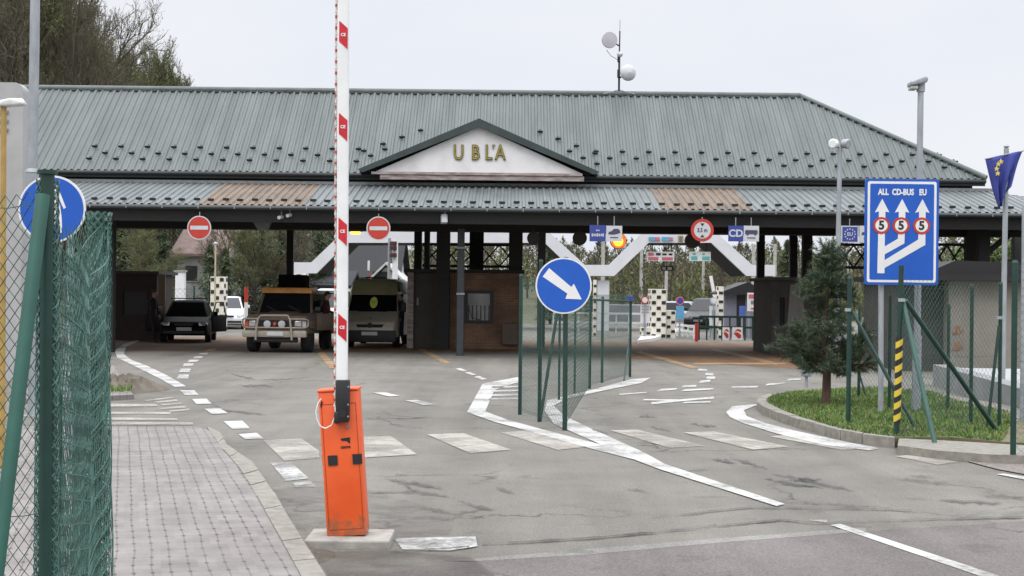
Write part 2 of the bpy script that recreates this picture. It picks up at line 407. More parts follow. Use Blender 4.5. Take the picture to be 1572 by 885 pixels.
# ================================================================ ground, road, pavements
def hill_z(x, y):
    a = max(0, y-112)
    h = 6*(1-math.exp(-(a/90)**2))
    lft = 1/(1+math.exp((x+44)/10))
    h += 26*lft*(1-math.exp(-(max(0, y-70)/60)**2))
    h += 1.5*math.sin(x*.03+1)*min(1, a/40)+1.*math.sin(x*.071+y*.02)*min(1, a/40)
    return h
g = MB(); xs = [-1400, -500, -260]+list(range(-200, 201, 12))+[260, 500, 1400]; ys = [-200, 0, 60]+list(range(72, 420, 12))+[600, 1500]
idx = {}
for j, y in enumerate(ys):
    for i, x in enumerate(xs): idx[i, j] = len(g.v); g.v.append(Vector((x, y, hill_z(x, y)-.03)))
for j in range(len(ys)-1):
    for i in range(len(xs)-1): g.f.append((idx[i, j], idx[i+1, j], idx[i+1, j+1], idx[i, j+1])); g.mi.append(0)
tag(g.build('ground', M_FIELD, smooth=40), kind='structure')
rd = MB(); sheet(rd, [Vector((-26, -6, 0)), Vector((40, -6, 0)), Vector((40, 104, 0)), Vector((-26, 104, 0))])
road = tag(rd.build('road', M_ASPH), kind='structure')
def poly(mb, pts, z): sheet(mb, [G(x, y, 0).to_2d().to_3d()+Vector((0, 0, z)) for x, y in pts])
q = MB(); poly(q, [(300, 900), (735, 863), (900, 853), (1100, 835), (1330, 817), (1590, 800), (1700, 1000), (300, 1000)], .004)
q.build('asphalt_patch', M_ASPH2, road)
q = MB(); poly(q, [(690, 862), (1100, 828), (1330, 811), (1330, 817), (1100, 835), (900, 853), (735, 863)], .005)
q.build('asphalt_strip', asphalt('asphalt_pale', (.205, .2, .19), (.235, .229, .218), (.88, .87, .85)), road)
q = MB(); sheet(q, [Vector((-17, 41, .004)), G(620, 541).to_2d().to_3d()+Vector((0, 0, .004)), G(800, 541).to_2d().to_3d()+Vector((0, 0, .004)), G(1000, 553).to_2d().to_3d()+Vector((0,0,.004)), G(1210, 566).to_2d().to_3d()+Vector((0,0,.004)), Vector((16.5, 37.5, .004)), Vector((16.5, 55, .004)), Vector((-17, 55, .004))])
q.build('station_floor', M_BROWN, road)
MARKS = {
 'lane_line': (M_LINE, [
  [(211,522),(190,529),(176,539),(180,550),(197,558),(221,570),(247,583),(268,595),(286,594),(256,577),(227,563),(201,553),(190,544),(194,533),(221,521)],
  [(795,580),(741,590),(717,634),(759,649),(836,670),(907,690),(1008,716),(1000,705),(930,686),(845,664),(780,646),(745,633),(759,600),(797,587)],
  [(999,581),(985,589),(930,600),(872,613),(850,624),(866,640),(935,672),(990,697),(1020,714),(1205,776),(1192,779),(1012,722),(960,702),(920,683),(850,652),(836,632),(840,616),(900,602),(970,583)],
  [(1275,808),(1290,806),(1530,885),(1600,908),(1565,908),(1500,885)],
  [(1115,634),(1124,625),(1169,621),(1160,624),(1142,631),(1146,640),(1175,651),(1218,662),(1277,675),(1349,690),(1335,693),(1262,684),(1189,666),(1138,650),(1120,641)],
  [(1530,730),(1540,729),(1620,741),(1610,745)]]),
 'dashed_line': (M_LINE, [
  [(271,582),(289,582),(290,576),(275,576)], [(275,572),(291,572),(293,567),(278,567)], [(280,563.5),(295,563),(298,559),(283,559)],
  [(288,556.6),(302.5,556),(305.6,553),(291,553)], [(296,551),(310,550.5),(312,547.6),(299.5,548)], [(304.6,545),(318,545),(320,542.4),(307.6,542.8)],
  [(276,600),(298,600),(305,607),(284,607.5)], [(295,614),(317,613),(325,621),(302,622)], [(314,629),(339,628),(350,636),(325,637)],
  [(343,648),(372,647),(384,659),(357,660)], [(366,668),(394,666),(405,675),(377,676)],
  [(1073,589),(1089,588),(1091,584),(1075,585.5)], [(1084,582),(1097.5,582.6),(1098,579),(1085.5,579)], [(1082,576.4),(1095,577.5),(1095,574),(1084,573.5)],
  [(1071,570),(1085.5,571),(1085.5,568),(1073,567)], [(1007,602),(1038,599),(1040,597),(1015,598)], [(1045.5,596),(1069,594.6),(1069,592),(1049,593)],
  [(1045.5,602),(1095,599),(1095,597),(1051,599)], [(1122,596),(1162,596),(1164,593.5),(1124,594)], [(1175,593),(1204,590),(1206,588),(1178,590)],
  [(1207,585.5),(1229,584),(1229,582),(1211,582.6)], [(951,607.5),(993,604),(993,602.5),(951,605.5)],
  [(622,616),(640,615),(670,622),(650,623)], [(572,604),(590,603),(614,609),(598,610)],
  [(699,567),(706,566),(718,570),(711,571)], [(713,573),(720,572),(732,576),(725,577)], [(727,580),(735,578),(748,583),(740,584)]]),
 'arrow_mark': (M_LINE, [[(1000,622),(1047,617),(1096,613),(1096,610),(1047,614),(1000,618.5)], [(1047,620.5),(1091,619),(1091,617),(1051,618)], [(985,616),(1040,616.5),(1040,614.5),(990,614)]]),
 'zebra_crossing': (M_LINE_W, [
  [(404,677.5),(463,674.6),(490,694),(490,704),(437,709)], [(553,672),(600,671),(640,699),(560,704)], [(655,668.5),(711,666.5),(784,692),(722,697.5)],
  [(770,665.6),(818,661),(913,686),(856,692)], [(936.5,662),(978,661),(1082,686),(1028,689)], [(1049,665.5),(1097,664),(1212,687.5),(1156,692)],
  [(1182.6,671.5),(1224,667),(1346,688),(1292,692)], [(1375,702),(1405,699),(1470,711),(1440,715)]]),
 'kerbside_dash': (M_LINE_T, [[(415,712),(446,711),(474,736),(439,740)], [(450,743.6),(477,740),(484,749),(455,750)], [(605,829),(730,826),(733,841),(690,848),(618,846)],
  [(1270,805),(1262,803),(1240,800),(1270,800)]]),
 'side_crossing': (M_LINE_W, [
  [(221,615.6),(266,610),(266,612),(225,617)], [(237,617.7),(272,614.4),(273,616.5),(241,620)], [(245.5,622),(278,619.5),(279,621.5),(249.6,624)],
  [(243.5,628),(284,624),(285,627),(247.5,629.5)], [(257.7,632),(290,628.7),(291,631),(262,633.6)], [(130,621),(241,621.5),(241,625),(130,626)],
  [(130,633),(262,634),(262,637),(130,637)], [(130,642),(272,643.5),(273,646.5),(130,646)], [(130,649.5),(296,650),(297,653.4),(130,653.5)]]),
 'orange_dust_line': (M_LINE_O, [[(313,540.7),(327,540),(333,535.6),(319,536.6)], [(640,537),(650,536),(692,558),(684,560)], [(974,541.5),(984,540),(1073,565),(1063,567)],
  [(1090,537.5),(1098,536),(1200,559),(1190,561)], [(1065,558),(1207,557.5),(1207,560),(1065,561)], [(480,534),(490,534),(520,566),(506,566)]]),
 'hatching': (M_LINE_T, [[(757+k*-1.5, 588+k*6.2), (796, 587+k*6.2), (796, 589.4+k*6.2), (756-k*1.5, 590.5+k*6.2)] for k in range(5)]),
}
for nm, (m, pl) in MARKS.items():
    q = MB()
    for k, pts in enumerate(pl): poly(q, pts, .0085+.0012*(k % 3))
    tag(q.build(nm, m, road), kind='structure')
rnd = random.Random(3)
CR_ = [[(1170,735),(1215,745),(1265,750)], [(1185,728),(1250,742),(1312,755)], [(1210,738),(1262,738)], [(1370,735),(1420,741),(1462,748)], [(1395,732),(1440,735)], [(320,618),(345,632),(395,636),(410,640)], [(365,592),(420,594)], [(352,574),(395,584)], [(400,585),(480,581)],
 [(590,735),(622,745),(640,758)], [(700,770),(735,780),(760,786)], [(560,758),(640,757),(690,764)], [(955,750),(1005,760)], [(1120,703),(1180,722)], [(1090,706),(1130,712)], [(600,738),(680,752)], [(1440,770),(1540,775)], [(1500,762),(1572,765)],
 [(640,780),(700,790)], [(905,660),(935,668)], [(990,655),(1030,664)], [(1230,772),(1330,782)], [(760,750),(790,760)], [(980,640),(1010,642)], [(1060,652),(1100,656)]]
q = MB()
for pl in CR_:
    N = 14; L = []; Rr = []
    for i in range(N+1):
        t = i/N*(len(pl)-1); k = min(int(t), len(pl)-2); f = t-k
        x = pl[k][0]*(1-f)+pl[k+1][0]*f; y = pl[k][1]*(1-f)+pl[k+1][1]*f
        wd = (.3+rnd.random()*1.0)*math.sin(math.pi*(i+.5)/(N+1))*(1.2+(y-570)/110)
        y += rnd.uniform(-1, 1)*1.2; L.append((x, y-wd)); Rr.append((x, y+wd))
    poly(q, L+Rr[::-1], .0125)
q.build('crack', M_TAR, road)
q = MB(); poly(q, [(478,848),(600,845),(720,856),(760,885),(720,920),(520,920),(500,880)], .0165); q.build('damp_patch', M_DAMP, road)
q = MB(); poly(q, [(420,752),(470,745),(560,750),(700,790),(690,822),(480,835),(440,790)], .0155); q.build('grit_patch', worn_paint('pinkish_grit', (.17, .145, .13), .47, 5, lo=.0, soft=.25, hi=.6), road)
q = MB()
for pl in ([(740,838),(880,831),(1000,820),(1100,808)], [(1000,797),(1150,781),(1290,783),(1400,786)], [(1100,810),(1200,800),(1250,806)], [(780,836),(940,826),(1090,812)], [(1250,806),(1400,800),(1572,796)], [(600,850),(720,842)]):
    N = 24; L = []; Rr = []
    for i in range(N+1):
        t = i/N*(len(pl)-1); k = min(int(t), len(pl)-2); f = t-k
        x = pl[k][0]*(1-f)+pl[k+1][0]*f; y = pl[k][1]*(1-f)+pl[k+1][1]*f
        wd = .5+rnd.random()*1.1; y += rnd.uniform(-.5, .5); L.append((x, y-wd)); Rr.append((x, y+wd))
    poly(q, L+Rr[::-1], .0138)
q.build('seam', M_TAR, road)
# left pavement with its kerb
KZ = .09
kin = [(470, 900), (455, 872), (415, 800), (385, 745), (362, 712), (345, 694), (333, 678), (321, 661)]
kout = [(512, 905), (500, 885), (450, 808), (418, 752), (383, 705), (362, 694), (349, 684), (338, 664), (318, 655), (298, 653)]
q = MB(); slab(q, [G(x, y, KZ) for x, y in [(300, 655), (150, 655), (-60, 655)]] + [Vector((-5.2, 3, KZ)), Vector((-1.0, 3, KZ)), Vector((-1.1, 7.2, KZ))] + [G(x, y, KZ) for x, y in kin], -.02, KZ)
tag(q.build('pavement', M_PAVE), kind='structure')
def resample(pl, n):
    d = [0]
    for a, b in zip(pl[:-1], pl[1:]): d.append(d[-1]+(b-a).length)
    out = []
    for k in range(n+1):
        t = d[-1]*k/n; i = max(i for i in range(len(d)-1) if d[i] <= t+1e-9); out.append(pl[i].lerp(pl[i+1], (t-d[i])/max(1e-9, d[i+1]-d[i])))
    return out
ko = resample([Vector((-.98, 7.2, KZ))]+[G(x, y, KZ) for x, y in kout[:-1]], 14); ki = resample([Vector((-1.1, 7.2, KZ))]+[G(x, y, KZ) for x, y in kin], 14)
q = MB(); rk = random.Random(5)
for k in range(14):
    a, b, c, d = ko[k], ko[k+1], ki[k+1], ki[k]; e = .012; h = KZ+.006+rk.uniform(-.006, .006)
    slab(q, [a.lerp(b, e), a.lerp(b, 1-e), d.lerp(c, 1-e), d.lerp(c, e)], -.03, h)
tag(q.build('kerb', M_KERB), kind='structure')
q = MB(); slab(q, [G(x, y, .08) for x, y in [(120, 562), (174, 561), (199, 600), (205, 606), (130, 610), (40, 612), (40, 562)]], -.02, .08)
tag(q.build('far_pavement', M_PAVE), kind='structure')
def mound(name, c, rx, ry, h, m, seed=1, kind='structure', n1=26, n2=9, rough=.3):
    r = random.Random(seed); q = MB(); ph = [r.random()*6 for _ in range(4)]
    q.v.append(Vector((c.x, c.y, c.z+h)))
    for j in range(1, n2+1):
        for i in range(n1):
            t = 2*math.pi*i/n1; k = j/n2
            e = 1+rough*(.5*math.sin(2*t+ph[0])+.3*math.sin(3*t+ph[1])+.2*math.sin(5*t+ph[2]))
            q.v.append(Vector((c.x+rx*k*e*math.cos(t), c.y+ry*k*e*math.sin(t), c.z+h*(1-k*k)*(1+.5*r.uniform(-1, 1)*(k < 1))-.01*(j == n2))))
    for i in range(n1): q.f.append((0, 1+i, 1+(i+1) % n1)); q.mi.append(0)
    for j in range(n2-1):
        for i in range(n1):
            a = 1+j*n1; b = a+n1; q.f.append((a+i, b+i, b+(i+1) % n1, a+(i+1) % n1)); q.mi.append(0)
    return tag(q.build(name, m, smooth=60), kind=kind)
mound('dirt_heap', G(178, 602), .75, 1.5, .22, M_DIRT, 2)
mound('dirt_patch', G(455, 858, 0), .22, .5, .02, M_DIRT, 8)
# grass island with kerb on the right
koutr = [G(x, y) for x, y in [(1180,616),(1166,622),(1160,628),(1172,638),(1196,648),(1226,658),(1258,667),(1286,675),(1304,680),(1340,685),(1374,689)]]
cen = G(1345, 640); kinr = [p+(cen-p).normalized()*.17 for p in koutr]
back = [(1640,672),(1560,648),(1470,628),(1430,612),(1345,605),(1290,607),(1220,612)]
ISL = [p+(cen-p).normalized()*.16 for p in koutr]+[G(1460, 686), G(1540, 694), G(1600, 697)]+[G(x, y) for x, y in back]
q = MB(); slab(q, ISL, -.02, .112)
tag(q.build('grass_island', mat('turf_soil', (.075, .10, .03), .95, 0, scale=1.8, col2=(.15, .12, .075), thr=(.4, .62), bump=.6, bscale=30)), kind='structure')
q = MB(); oo, ii = resample(koutr, 15), resample(kinr, 15)
for k in range(15):
    a, b, c, d = oo[k], oo[k+1], ii[k+1], ii[k]; e = .012; slab(q, [a.lerp(b, e), a.lerp(b, 1-e), d.lerp(c, 1-e), d.lerp(c, e)], -.03, .125+rk.uniform(-.004, .004))
tag(q.build('island_kerb', M_KERB), kind='structure')
q = MB(); slab(q, [G(x, y, .1) for x, y in [(1378,684),(1440,692),(1520,698),(1590,700),(1640,688),(1560,683),(1460,677),(1380,673)]], -.02, .1)
tag(q.build('low_kerb', M_KERB), kind='structure')
q = MB(); poly(q, [(1390,692),(1470,706),(1530,722),(1600,735),(1700,742),(1700,690),(1590,688),(1440,684)], .012)
tag(q.build('gravel_strip', M_GRAVEL), kind='structure')
q = MB(); slab(q, [G(x, y, .05) for x, y in [(1440,622),(1560,650),(1660,672),(1700,655),(1560,632),(1450,612)]], -.02, .122)
tag(q.build('gravel_path', M_GRAVEL), kind='structure')
# grass blades
def blades(name, pts, n, h, seed, m, z=.115, wd=.012):
    r = random.Random(seed); P2 = [Vector((p.x, p.y)) for p in pts]; q = MB()
    x0, x1 = min(p.x for p in P2), max(p.x for p in P2); y0, y1 = min(p.y for p in P2), max(p.y for p in P2)
    def inside(x, y):
        c = False
        for i in range(len(P2)):
            a, b = P2[i], P2[i-1]
            if (a.y > y) != (b.y > y) and x < (b.x-a.x)*(y-a.y)/(b.y-a.y)+a.x: c = not c
        return c
    k = 0
    while k < n:
        x, y = r.uniform(x0, x1), r.uniform(y0, y1)
        if not inside(x, y): continue
        k += 1; t = r.random()*6.28; hh = h*r.uniform(.4, 1.3); dx, dy = math.cos(t)*wd*r.uniform(.5, 1.2), math.sin(t)*wd
        lx, ly = r.uniform(-.6, .6)*hh, r.uniform(-.6, .6)*hh
        q.add([(x-dx, y-dy, z), (x+dx, y+dy, z), (x+lx, y+ly, z+hh)], [(0, 1, 2)], r.choice((0, 0, 1, 2)))
    return tag(q.build(name, m), kind='stuff')
BL = [mat('grass_blade', (.06, .14, .018), .7, var=.3, scale=2), mat('grass_blade_light', (.13, .22, .035), .7, var=.3, scale=2), mat('grass_blade_dry', (.17, .16, .06), .8, var=.3, scale=2)]
tag(blades('grass', [p+(cen-p).normalized()*.2 for p in koutr]+[G(1460, 686), G(1540, 694)]+[G(x, y) for x, y in back[1:]], 21000, .042, 4, BL), 'short green grass on the kerbed island', 'grass')
tag(blades('weeds', [G(x, y, 0) for x, y in [(1400,694),(1470,708),(1520,704),(1440,688)]]+[], 260, .07, 6, BL, .02), 'sparse weeds along the gravel by the gate', 'weeds')
tag(blades('weeds', [Vector((-1.5, 4.5, 0)), Vector((-1.4, 4.5, 0)), Vector((-1.55, 5.8, 0)), Vector((-1.7, 5.8, 0))], 500, .05, 7, BL, .09), 'weeds along the foot of the left fence', 'weeds')
tag(blades('weeds', [G(170, 592), G(205, 596), G(200, 612), G(160, 612)], 500, .1, 8, BL, .1), 'weeds around the dirt heap left', 'weeds')
# ================================================================ border station
M_ROOF = mat('green_grey_roof_sheet', (.078, .092, .088), .55, .0, 0, scale=1.1, col2=(.118, .135, .129), bump=.1, bscale=14, stretch=(2.2, .3, .3))
M_CANO = mat('pale_grey_roof_sheet', (.105, .12, .12), .5, 0, 0, scale=1.2, col2=(.16, .175, .175), stretch=(2., .5, .5), bump=.1, bscale=10)
M_RUST = mat('rusty_roof_sheet', (.10, .082, .066), .75, 0, 0, scale=1.7, col2=(.19, .14, .1), thr=(.3, .6), stretch=(2., .6, .6))
M_CAP = mat('dark_green_cap', (.03, .042, .04), .5, 0, .2, 3)
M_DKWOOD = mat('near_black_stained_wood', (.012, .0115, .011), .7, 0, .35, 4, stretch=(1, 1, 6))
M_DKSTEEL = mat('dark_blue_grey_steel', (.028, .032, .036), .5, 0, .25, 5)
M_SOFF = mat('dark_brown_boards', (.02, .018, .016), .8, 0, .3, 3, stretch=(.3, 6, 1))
M_GWHITE = mat('stained_white_gable', (.52, .50, .49), .7, 0, 0, scale=.9, col2=(.68, .665, .655), thr=(.3, .6))
M_SILL = mat('weathered_reddish_board', (.17, .12, .105), .8, 0, 0, scale=2.5, col2=(.42, .36, .34), stretch=(1, 1, 5))
M_GOLD = mat('gold_letters', (.33, .25, .04), .4, .3, .2, 10)
M_GOLDD = mat('letter_edge_dark', (.06, .055, .02), .5, 0, .2, 10)
M_GUARD = mat('dark_snow_guard', (.018, .022, .022), .6)
M_GUT = mat('dark_green_gutter', (.03, .036, .036), .5)
M_GUTB = mat('pale_gutter_bracket', (.25, .27, .27), .5)
ST = empty('border_station', (0, 40.5, 0), 'wide drive-through border station with a green corrugated hip roof and a white gable', 'border station')
so_ = Vector((0, 40.5, 0))
XL, XR, YE, YR, YB, ZE, ZR = -23., 14., 42.5, 46.4, 50.3, 5.3, 8.26
hipR = 9.26; hipL = XL+4.7; kx = (YR-YE)/(XR-hipR)
def rib_profile(x, pitch=.2, d=.042):
    t = (x/pitch) % 1
    if t < .22: return 0
    if t < .36: return d*(t-.22)/.14
    if t < .64: return d
    if t < .78: return d*(1-(t-.64)/.14)
    return 0
def rib_xs(x0, x1, pitch=.2):
    xs = [x0, x1]; k = math.floor(x0/pitch)
    while k*pitch < x1:
        for t in (0, .22, .36, .64, .78):
            x = (k+t)*pitch
            if x0 < x < x1: xs.append(x)
        k += 1
    return sorted(xs)
# --- main roof front slope (ribs end on the hips), back slope, hip ends
q = MB(); xs = rib_xs(XL, XR)
sl_ = (ZR-ZE)/(YR-YE)
def topy(x): return min(YR, YE+(XR-x)*kx, YE+(x-XL)*kx)
for x0, x1 in zip(xs[:-1], xs[1:]):
    vs = []
    for x in (x0, x1):
        d = rib_profile(x); y = topy(x)
        vs += [(x, YE, ZE+d), (x, max(y, YE+.001), ZE+(y-YE)*sl_+d), (x, YE, ZE-.015+d)]
    q.add(vs, [(0, 3, 4, 1), (2, 5, 3, 0)])
q.add([(XL, YB, ZE), (XR, YB, ZE), (hipR, YR, ZR), (hipL, YR, ZR)], [(1, 0, 3, 2)])
for s in (1, -1):
    X0 = XR if s > 0 else XL; hx = hipR if s > 0 else hipL
    q.add([(X0, YE, ZE), (X0, YB, ZE), (hx, YR, ZR)], [(0, 1, 2) if s > 0 else (1, 0, 2)])
q.add([(XL, YE, ZE-.02), (XR, YE, ZE-.02), (XR, YB, ZE-.02), (XL, YB, ZE-.02)], [(0, 1, 2, 3)])
ROOF = q.build('roof', M_ROOF, ST, so_)
q = MB()       # ridge and hip caps: half-round cap over the gaps of the ribs
q.tube([(hipL, YR, ZR+.02), (hipR, YR, ZR+.02)], .1, 8)
q.tube([(hipR, YR, ZR+.02), (XR+.02, YE-.02, ZE+.05)], .085, 8); q.tube([(hipL, YR, ZR+.02), (XL-.02, YE-.02, ZE+.05)], .085, 8)
q.build('ridge_cap', M_ROOF, ROOF, so_, smooth=50)
f_ = MB(); f_.box((0, 0, 0), (.13, .05, .06), (R(33), 0, 0)); k0 = max(math.ceil(hipL/.29), -50)
scatter('ridge_filler', f_, M_GUARD, ROOF, [(k*.29-.02, YR-.125, ZR-.065) for k in range(k0, int(hipR/.29)+1)][-96:], so_)
f_ = MB(); f_.box((0, 0, 0), (.12, .05, .05), (R(33), 0, R(40)))
scatter('hip_filler', f_, M_GUARD, ROOF, [(hipR+(XR-hipR)*i/24-.1, YR+(YE-YR)*i/24-.06, ZR+(ZE-ZR)*i/24+.02) for i in range(1, 24)], so_)
# snow guards
gq = MB(); gq.box((0, 0, .045), (.17, .02, .07)); gq.box((0, .09, .01), (.045, .2, .02))
def guards(parent, rows, y_of, name='snow_guard', lim=100):
    first = None; extra = MB(); k = 0
    for (x, t) in rows:
        y, z, tilt = y_of(t)
        if k < lim:
            if first is None: first = gq.build(name, M_GUARD, parent); o = first
            else: o = first.copy(); COL.objects.link(o)
            o.location = Vector((x, y, z))-so_; o.rotation_euler.x = tilt
        else: extra.box((x, y, z+.045), (.2, .02, .07)); extra.box((x, y+.09, z+.01), (.045, .2, .02))
        k += 1
    if extra.v: tag(extra.build(name+'s', M_GUARD, parent, so_), kind='stuff')
rows = []; GX = P(735, 182, 42.2).x
k = -64
while k*.2 < XR-.6:
    x = k*.2+.1
    if k % 4 == 0: rows += [(x, .42), (x, .98)]
    elif k % 4 == 2: rows += [(x, .68)]
    k += 1
rows = [(x, t) for x, t in rows if x > -12.8 and (abs(x-GX) > 3.75 or t > 1.85-(abs(x-GX))*.45)]
rows += [(GX+s*(3.5-.55*i), .9+.33*i) for s in (-1, 1) for i in range(4)]
guards(ROOF, rows, lambda t: (YE+t, ZE+t*sl_+.035, math.atan(sl_)))
# --- gable dormer with the name
GY = 42.25; ap = P(735, 184, GY); gl = P(553, 263, GY); gr_ = P(917, 267, GY); gz = (gl.z+gr_.z)/2; hw = (gr_.x-gl.x)/2; gc = (gr_.x+gl.x)/2
GA = (gc, ap.z)
q = MB()
for s in (-1, 1):
    e = (gc+s*hw, gz)
    yb_ap = YE+(GA[1]-ZE)/sl_+.2; yb_e = YE+max(.1, (gz-ZE)/sl_+.2)
    vs = [(gc, GY-.25, GA[1]), (e[0], GY-.25, e[1]), (e[0], yb_e, e[1]), (gc, yb_ap, GA[1])]
    up = Vector((0, 0, .06))
    vs2 = [Vector(v)-up for v in vs]
    f = [(0, 1, 2, 3), (7, 6, 5, 4), (0, 4, 5, 1), (1, 5, 6, 2)]
    q.add(vs+vs2, f if s < 0 else [tuple(reversed(a)) for a in f])
q.build('gable_roof', M_ROOF, ROOF, so_)
q = MB()
for s in (-1, 1):
    a = Vector((gc, GY-.27, GA[1]-.09)); b = Vector((gc+s*hw, GY-.27, gz-.07)); d = b-a
    q.prism([(a.x, GA[1]-.0), (a.x, GA[1]-.24), (b.x-s*.12, gz-.05), (b.x+s*.05, gz+.03)], GY-.30, GY-.2)
q.build('bargeboard', M_CAP, ROOF, so_)
q = MB(); iw = hw-.55
q.prism([(gc, GA[1]-.22), (gc-iw-.1, gz-.02), (gc+iw+.1, gz-.02)], GY-.12, GY)
q.build('gable_wall', M_GWHITE, ROOF, so_)
q = MB(); zb = gz-.02
q.box((gc-.05, GY-.14, zb-.04), (2*hw-.8, .16, .075)); q.box((gc+.1, GY-.12, zb-.155), (2*hw-1., .12, .14)); 
q.build('gable_sill', M_SILL, ROOF, so_)
for ch, x, hgt in (('U', 704, 24), ('B', 730, 23), ('L', 750, 23), ('A', 768, 24)):
    q = MB(); c = P(x, 235.5, GY-.15); add_text(q, ch, .62, (c.x, c.y, c.z), sx=.72, bold=.016, depth=.03)
    if ch == 'L':
        c2 = P(757.5, 227, GY-.15); q.prism([(c2.x-.035, c2.z+.09), (c2.x+.05, c2.z+.09), (c2.x-.02, c2.z-.06)], c2.y-.015, c2.y+.015)
    lt = q.build('letter', M_GOLDD, ROOF, so_)
    q = MB(); add_text(q, ch, .62, (c.x, c.y-.018, c.z), sx=.72, bold=-.006, depth=.012)
    if ch == 'L': q.prism([(c2.x-.02, c2.z+.08), (c2.x+.03, c2.z+.08), (c2.x-.015, c2.z-.03)], c2.y-.024, c2.y-.016)
    q.build('letter_face', M_GOLD, lt, so_)
# --- wall strip and eaves under the main roof
q = MB(); q.box(((XL+XR)/2, YE+.35, 4.95), (XR-XL-.6, .2, .68))
q.build('upper_wall', M_DKWOOD, ST, so_)
q = MB(); q.box(((XL+XR)/2, YE+.03, ZE-.11), (XR-XL+.0, .05, .16)); q.cyl((XL, YE-.05, ZE-.06), (XR, YE-.05, ZE-.06), .06, n=8)
q.build('eaves_board', M_GUARD, ST, so_)
q = MB(); q.box(((XL+XR)/2, YE+.12, 5.0), (XR-XL+1.2, .16, .09)); q.build('flashing', mat('grey_flashing', (.2, .21, .21), .5), ST, so_)
# --- lower canopy roofs on all four sides
CX0, CX1, CY0, CYi, CZ0, CZ1 = XL-2.5, XR+3.5, 39., YE+.2, 4.1, 4.98
sc_ = (CZ1-CZ0)/(CYi-CY0)
def canopy(x0, x1, m_of):
    q = MB(); xs = rib_xs(x0, x1, .2)
    for a, b in zip(xs[:-1], xs[1:]):
        vs = []
        for x in (a, b):
            d = rib_profile(x, .2, .038)
            tx = min(CYi, CY0+max(0, (CX1-x)), CY0+max(0, x-CX0))
            vs += [(x, CY0, CZ0+d), (x, tx, CZ0+(tx-CY0)*sc_+d), (x, CY0, CZ0-.012+d), (x, tx, CZ0-.012+(tx-CY0)*sc_+d)]
        q.add(vs, [(0, 4, 5, 1), (2, 6, 4, 0), (3, 7, 6, 2)], m_of((a+b)/2))
    return q
rA0, rA1 = P(318, 300, 40.2).x, P(477, 300, 40.2).x; rB0, rB1 = P(1008, 300, 40.2).x, P(1145, 300, 40.2).x
CAN = canopy(CX0, CX1, lambda x: 1 if (rA0 < x < rA1 or rB0 < x < rB1) else 0).build('canopy_roof', [M_CANO, M_RUST], ST, so_)
q = MB()
yb = 2*YR-CY0; yi = 2*YR-CYi
q.add([(CX1, CY0, CZ0), (CX1, 51.7, CZ0), (XR, 51.7, CZ1), (XR, CYi, CZ1)], [(0, 1, 2, 3)])
q.add([(CX0, CY0, CZ0), (CX0, 51.7, CZ0), (XL, 51.7, CZ1), (XL, CYi, CZ1)], [(3, 2, 1, 0)])
q.build('canopy_end', M_CANO, ST, so_)
rows = []; k = -60
while k*.2 < CX1-.5: rows.append((k*.2+.1, .38 if k % 4 else .46)); k += 2
guards(CAN, rows, lambda t: (CY0+t, CZ0+t*sc_+.03, math.atan(sc_)))
q = MB(); q.box(((CX0+CX1)/2, CY0-.015, CZ0-.09), (CX1-CX0, .03, .05)); q.cyl((CX0, CY0-.05, CZ0-.07), (CX1, CY0-.05, CZ0-.07), .062, n=8)
GUT = q.build('gutter', M_GUT, ST, so_)
f_ = MB(); f_.box((0, 0, 0), (.025, .012, .09)); scatter('gutter_bracket', f_, M_GUTB, GUT, [(CX0+.3+.98*k, CY0-.115, CZ0-.06) for k in range(44)], so_)
# --- underside: boards, purlins and the long beams
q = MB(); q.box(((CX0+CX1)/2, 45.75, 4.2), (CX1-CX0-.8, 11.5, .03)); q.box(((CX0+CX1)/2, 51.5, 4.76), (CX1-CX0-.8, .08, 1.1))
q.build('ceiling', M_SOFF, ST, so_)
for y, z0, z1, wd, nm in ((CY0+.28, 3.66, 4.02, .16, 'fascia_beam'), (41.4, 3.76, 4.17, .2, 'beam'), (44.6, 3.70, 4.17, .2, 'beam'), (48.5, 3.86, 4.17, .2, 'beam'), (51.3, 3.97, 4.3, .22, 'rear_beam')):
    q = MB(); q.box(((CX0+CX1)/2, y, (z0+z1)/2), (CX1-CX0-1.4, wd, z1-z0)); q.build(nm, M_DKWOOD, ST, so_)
x = CX0+1
while x < CX1:
    q = MB(); q.box((x, 45.8, 4.08), (.14, 11.2, .22)); q.build('cross_beam', M_SOFF, ST, so_); x += 3.6
# --- columns
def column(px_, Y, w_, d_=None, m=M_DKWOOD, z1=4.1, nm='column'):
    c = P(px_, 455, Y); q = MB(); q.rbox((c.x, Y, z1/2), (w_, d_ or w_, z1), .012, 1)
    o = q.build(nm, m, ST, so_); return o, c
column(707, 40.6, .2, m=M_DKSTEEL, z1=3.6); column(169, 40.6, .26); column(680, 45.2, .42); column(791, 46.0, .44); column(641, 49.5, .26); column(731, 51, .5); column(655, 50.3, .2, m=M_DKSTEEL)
column(831, 46.4, .25, m=M_DKSTEEL); column(1167, 50.4, .26); column(1217, 50.4, .26); column(1238, 46, .3)
column(1489, 44.5, .32); o, c = column(1508, 40.6, .32)
q = MB(); q.bar(c+Vector((.05, 0, 1.75-CH+.0)) if False else Vector((c.x+.1, 40.6, 3.05)), Vector((c.x+.95, 40.6, 3.75)), .14, .14); q.build('brace', M_DKWOOD, ST, so_)
column(1395, 44.5, .3); column(-40, 40.6, .26); column(445, 51.1, .24); column(1560, 50.4, .3)
q = MB()
for z in (3.05, 1.75): q.box((P(707, 455, 40.6).x, 40.6, z), (.23, .23, .05))
q.build('column_band', M_GUTB, ST, so_)
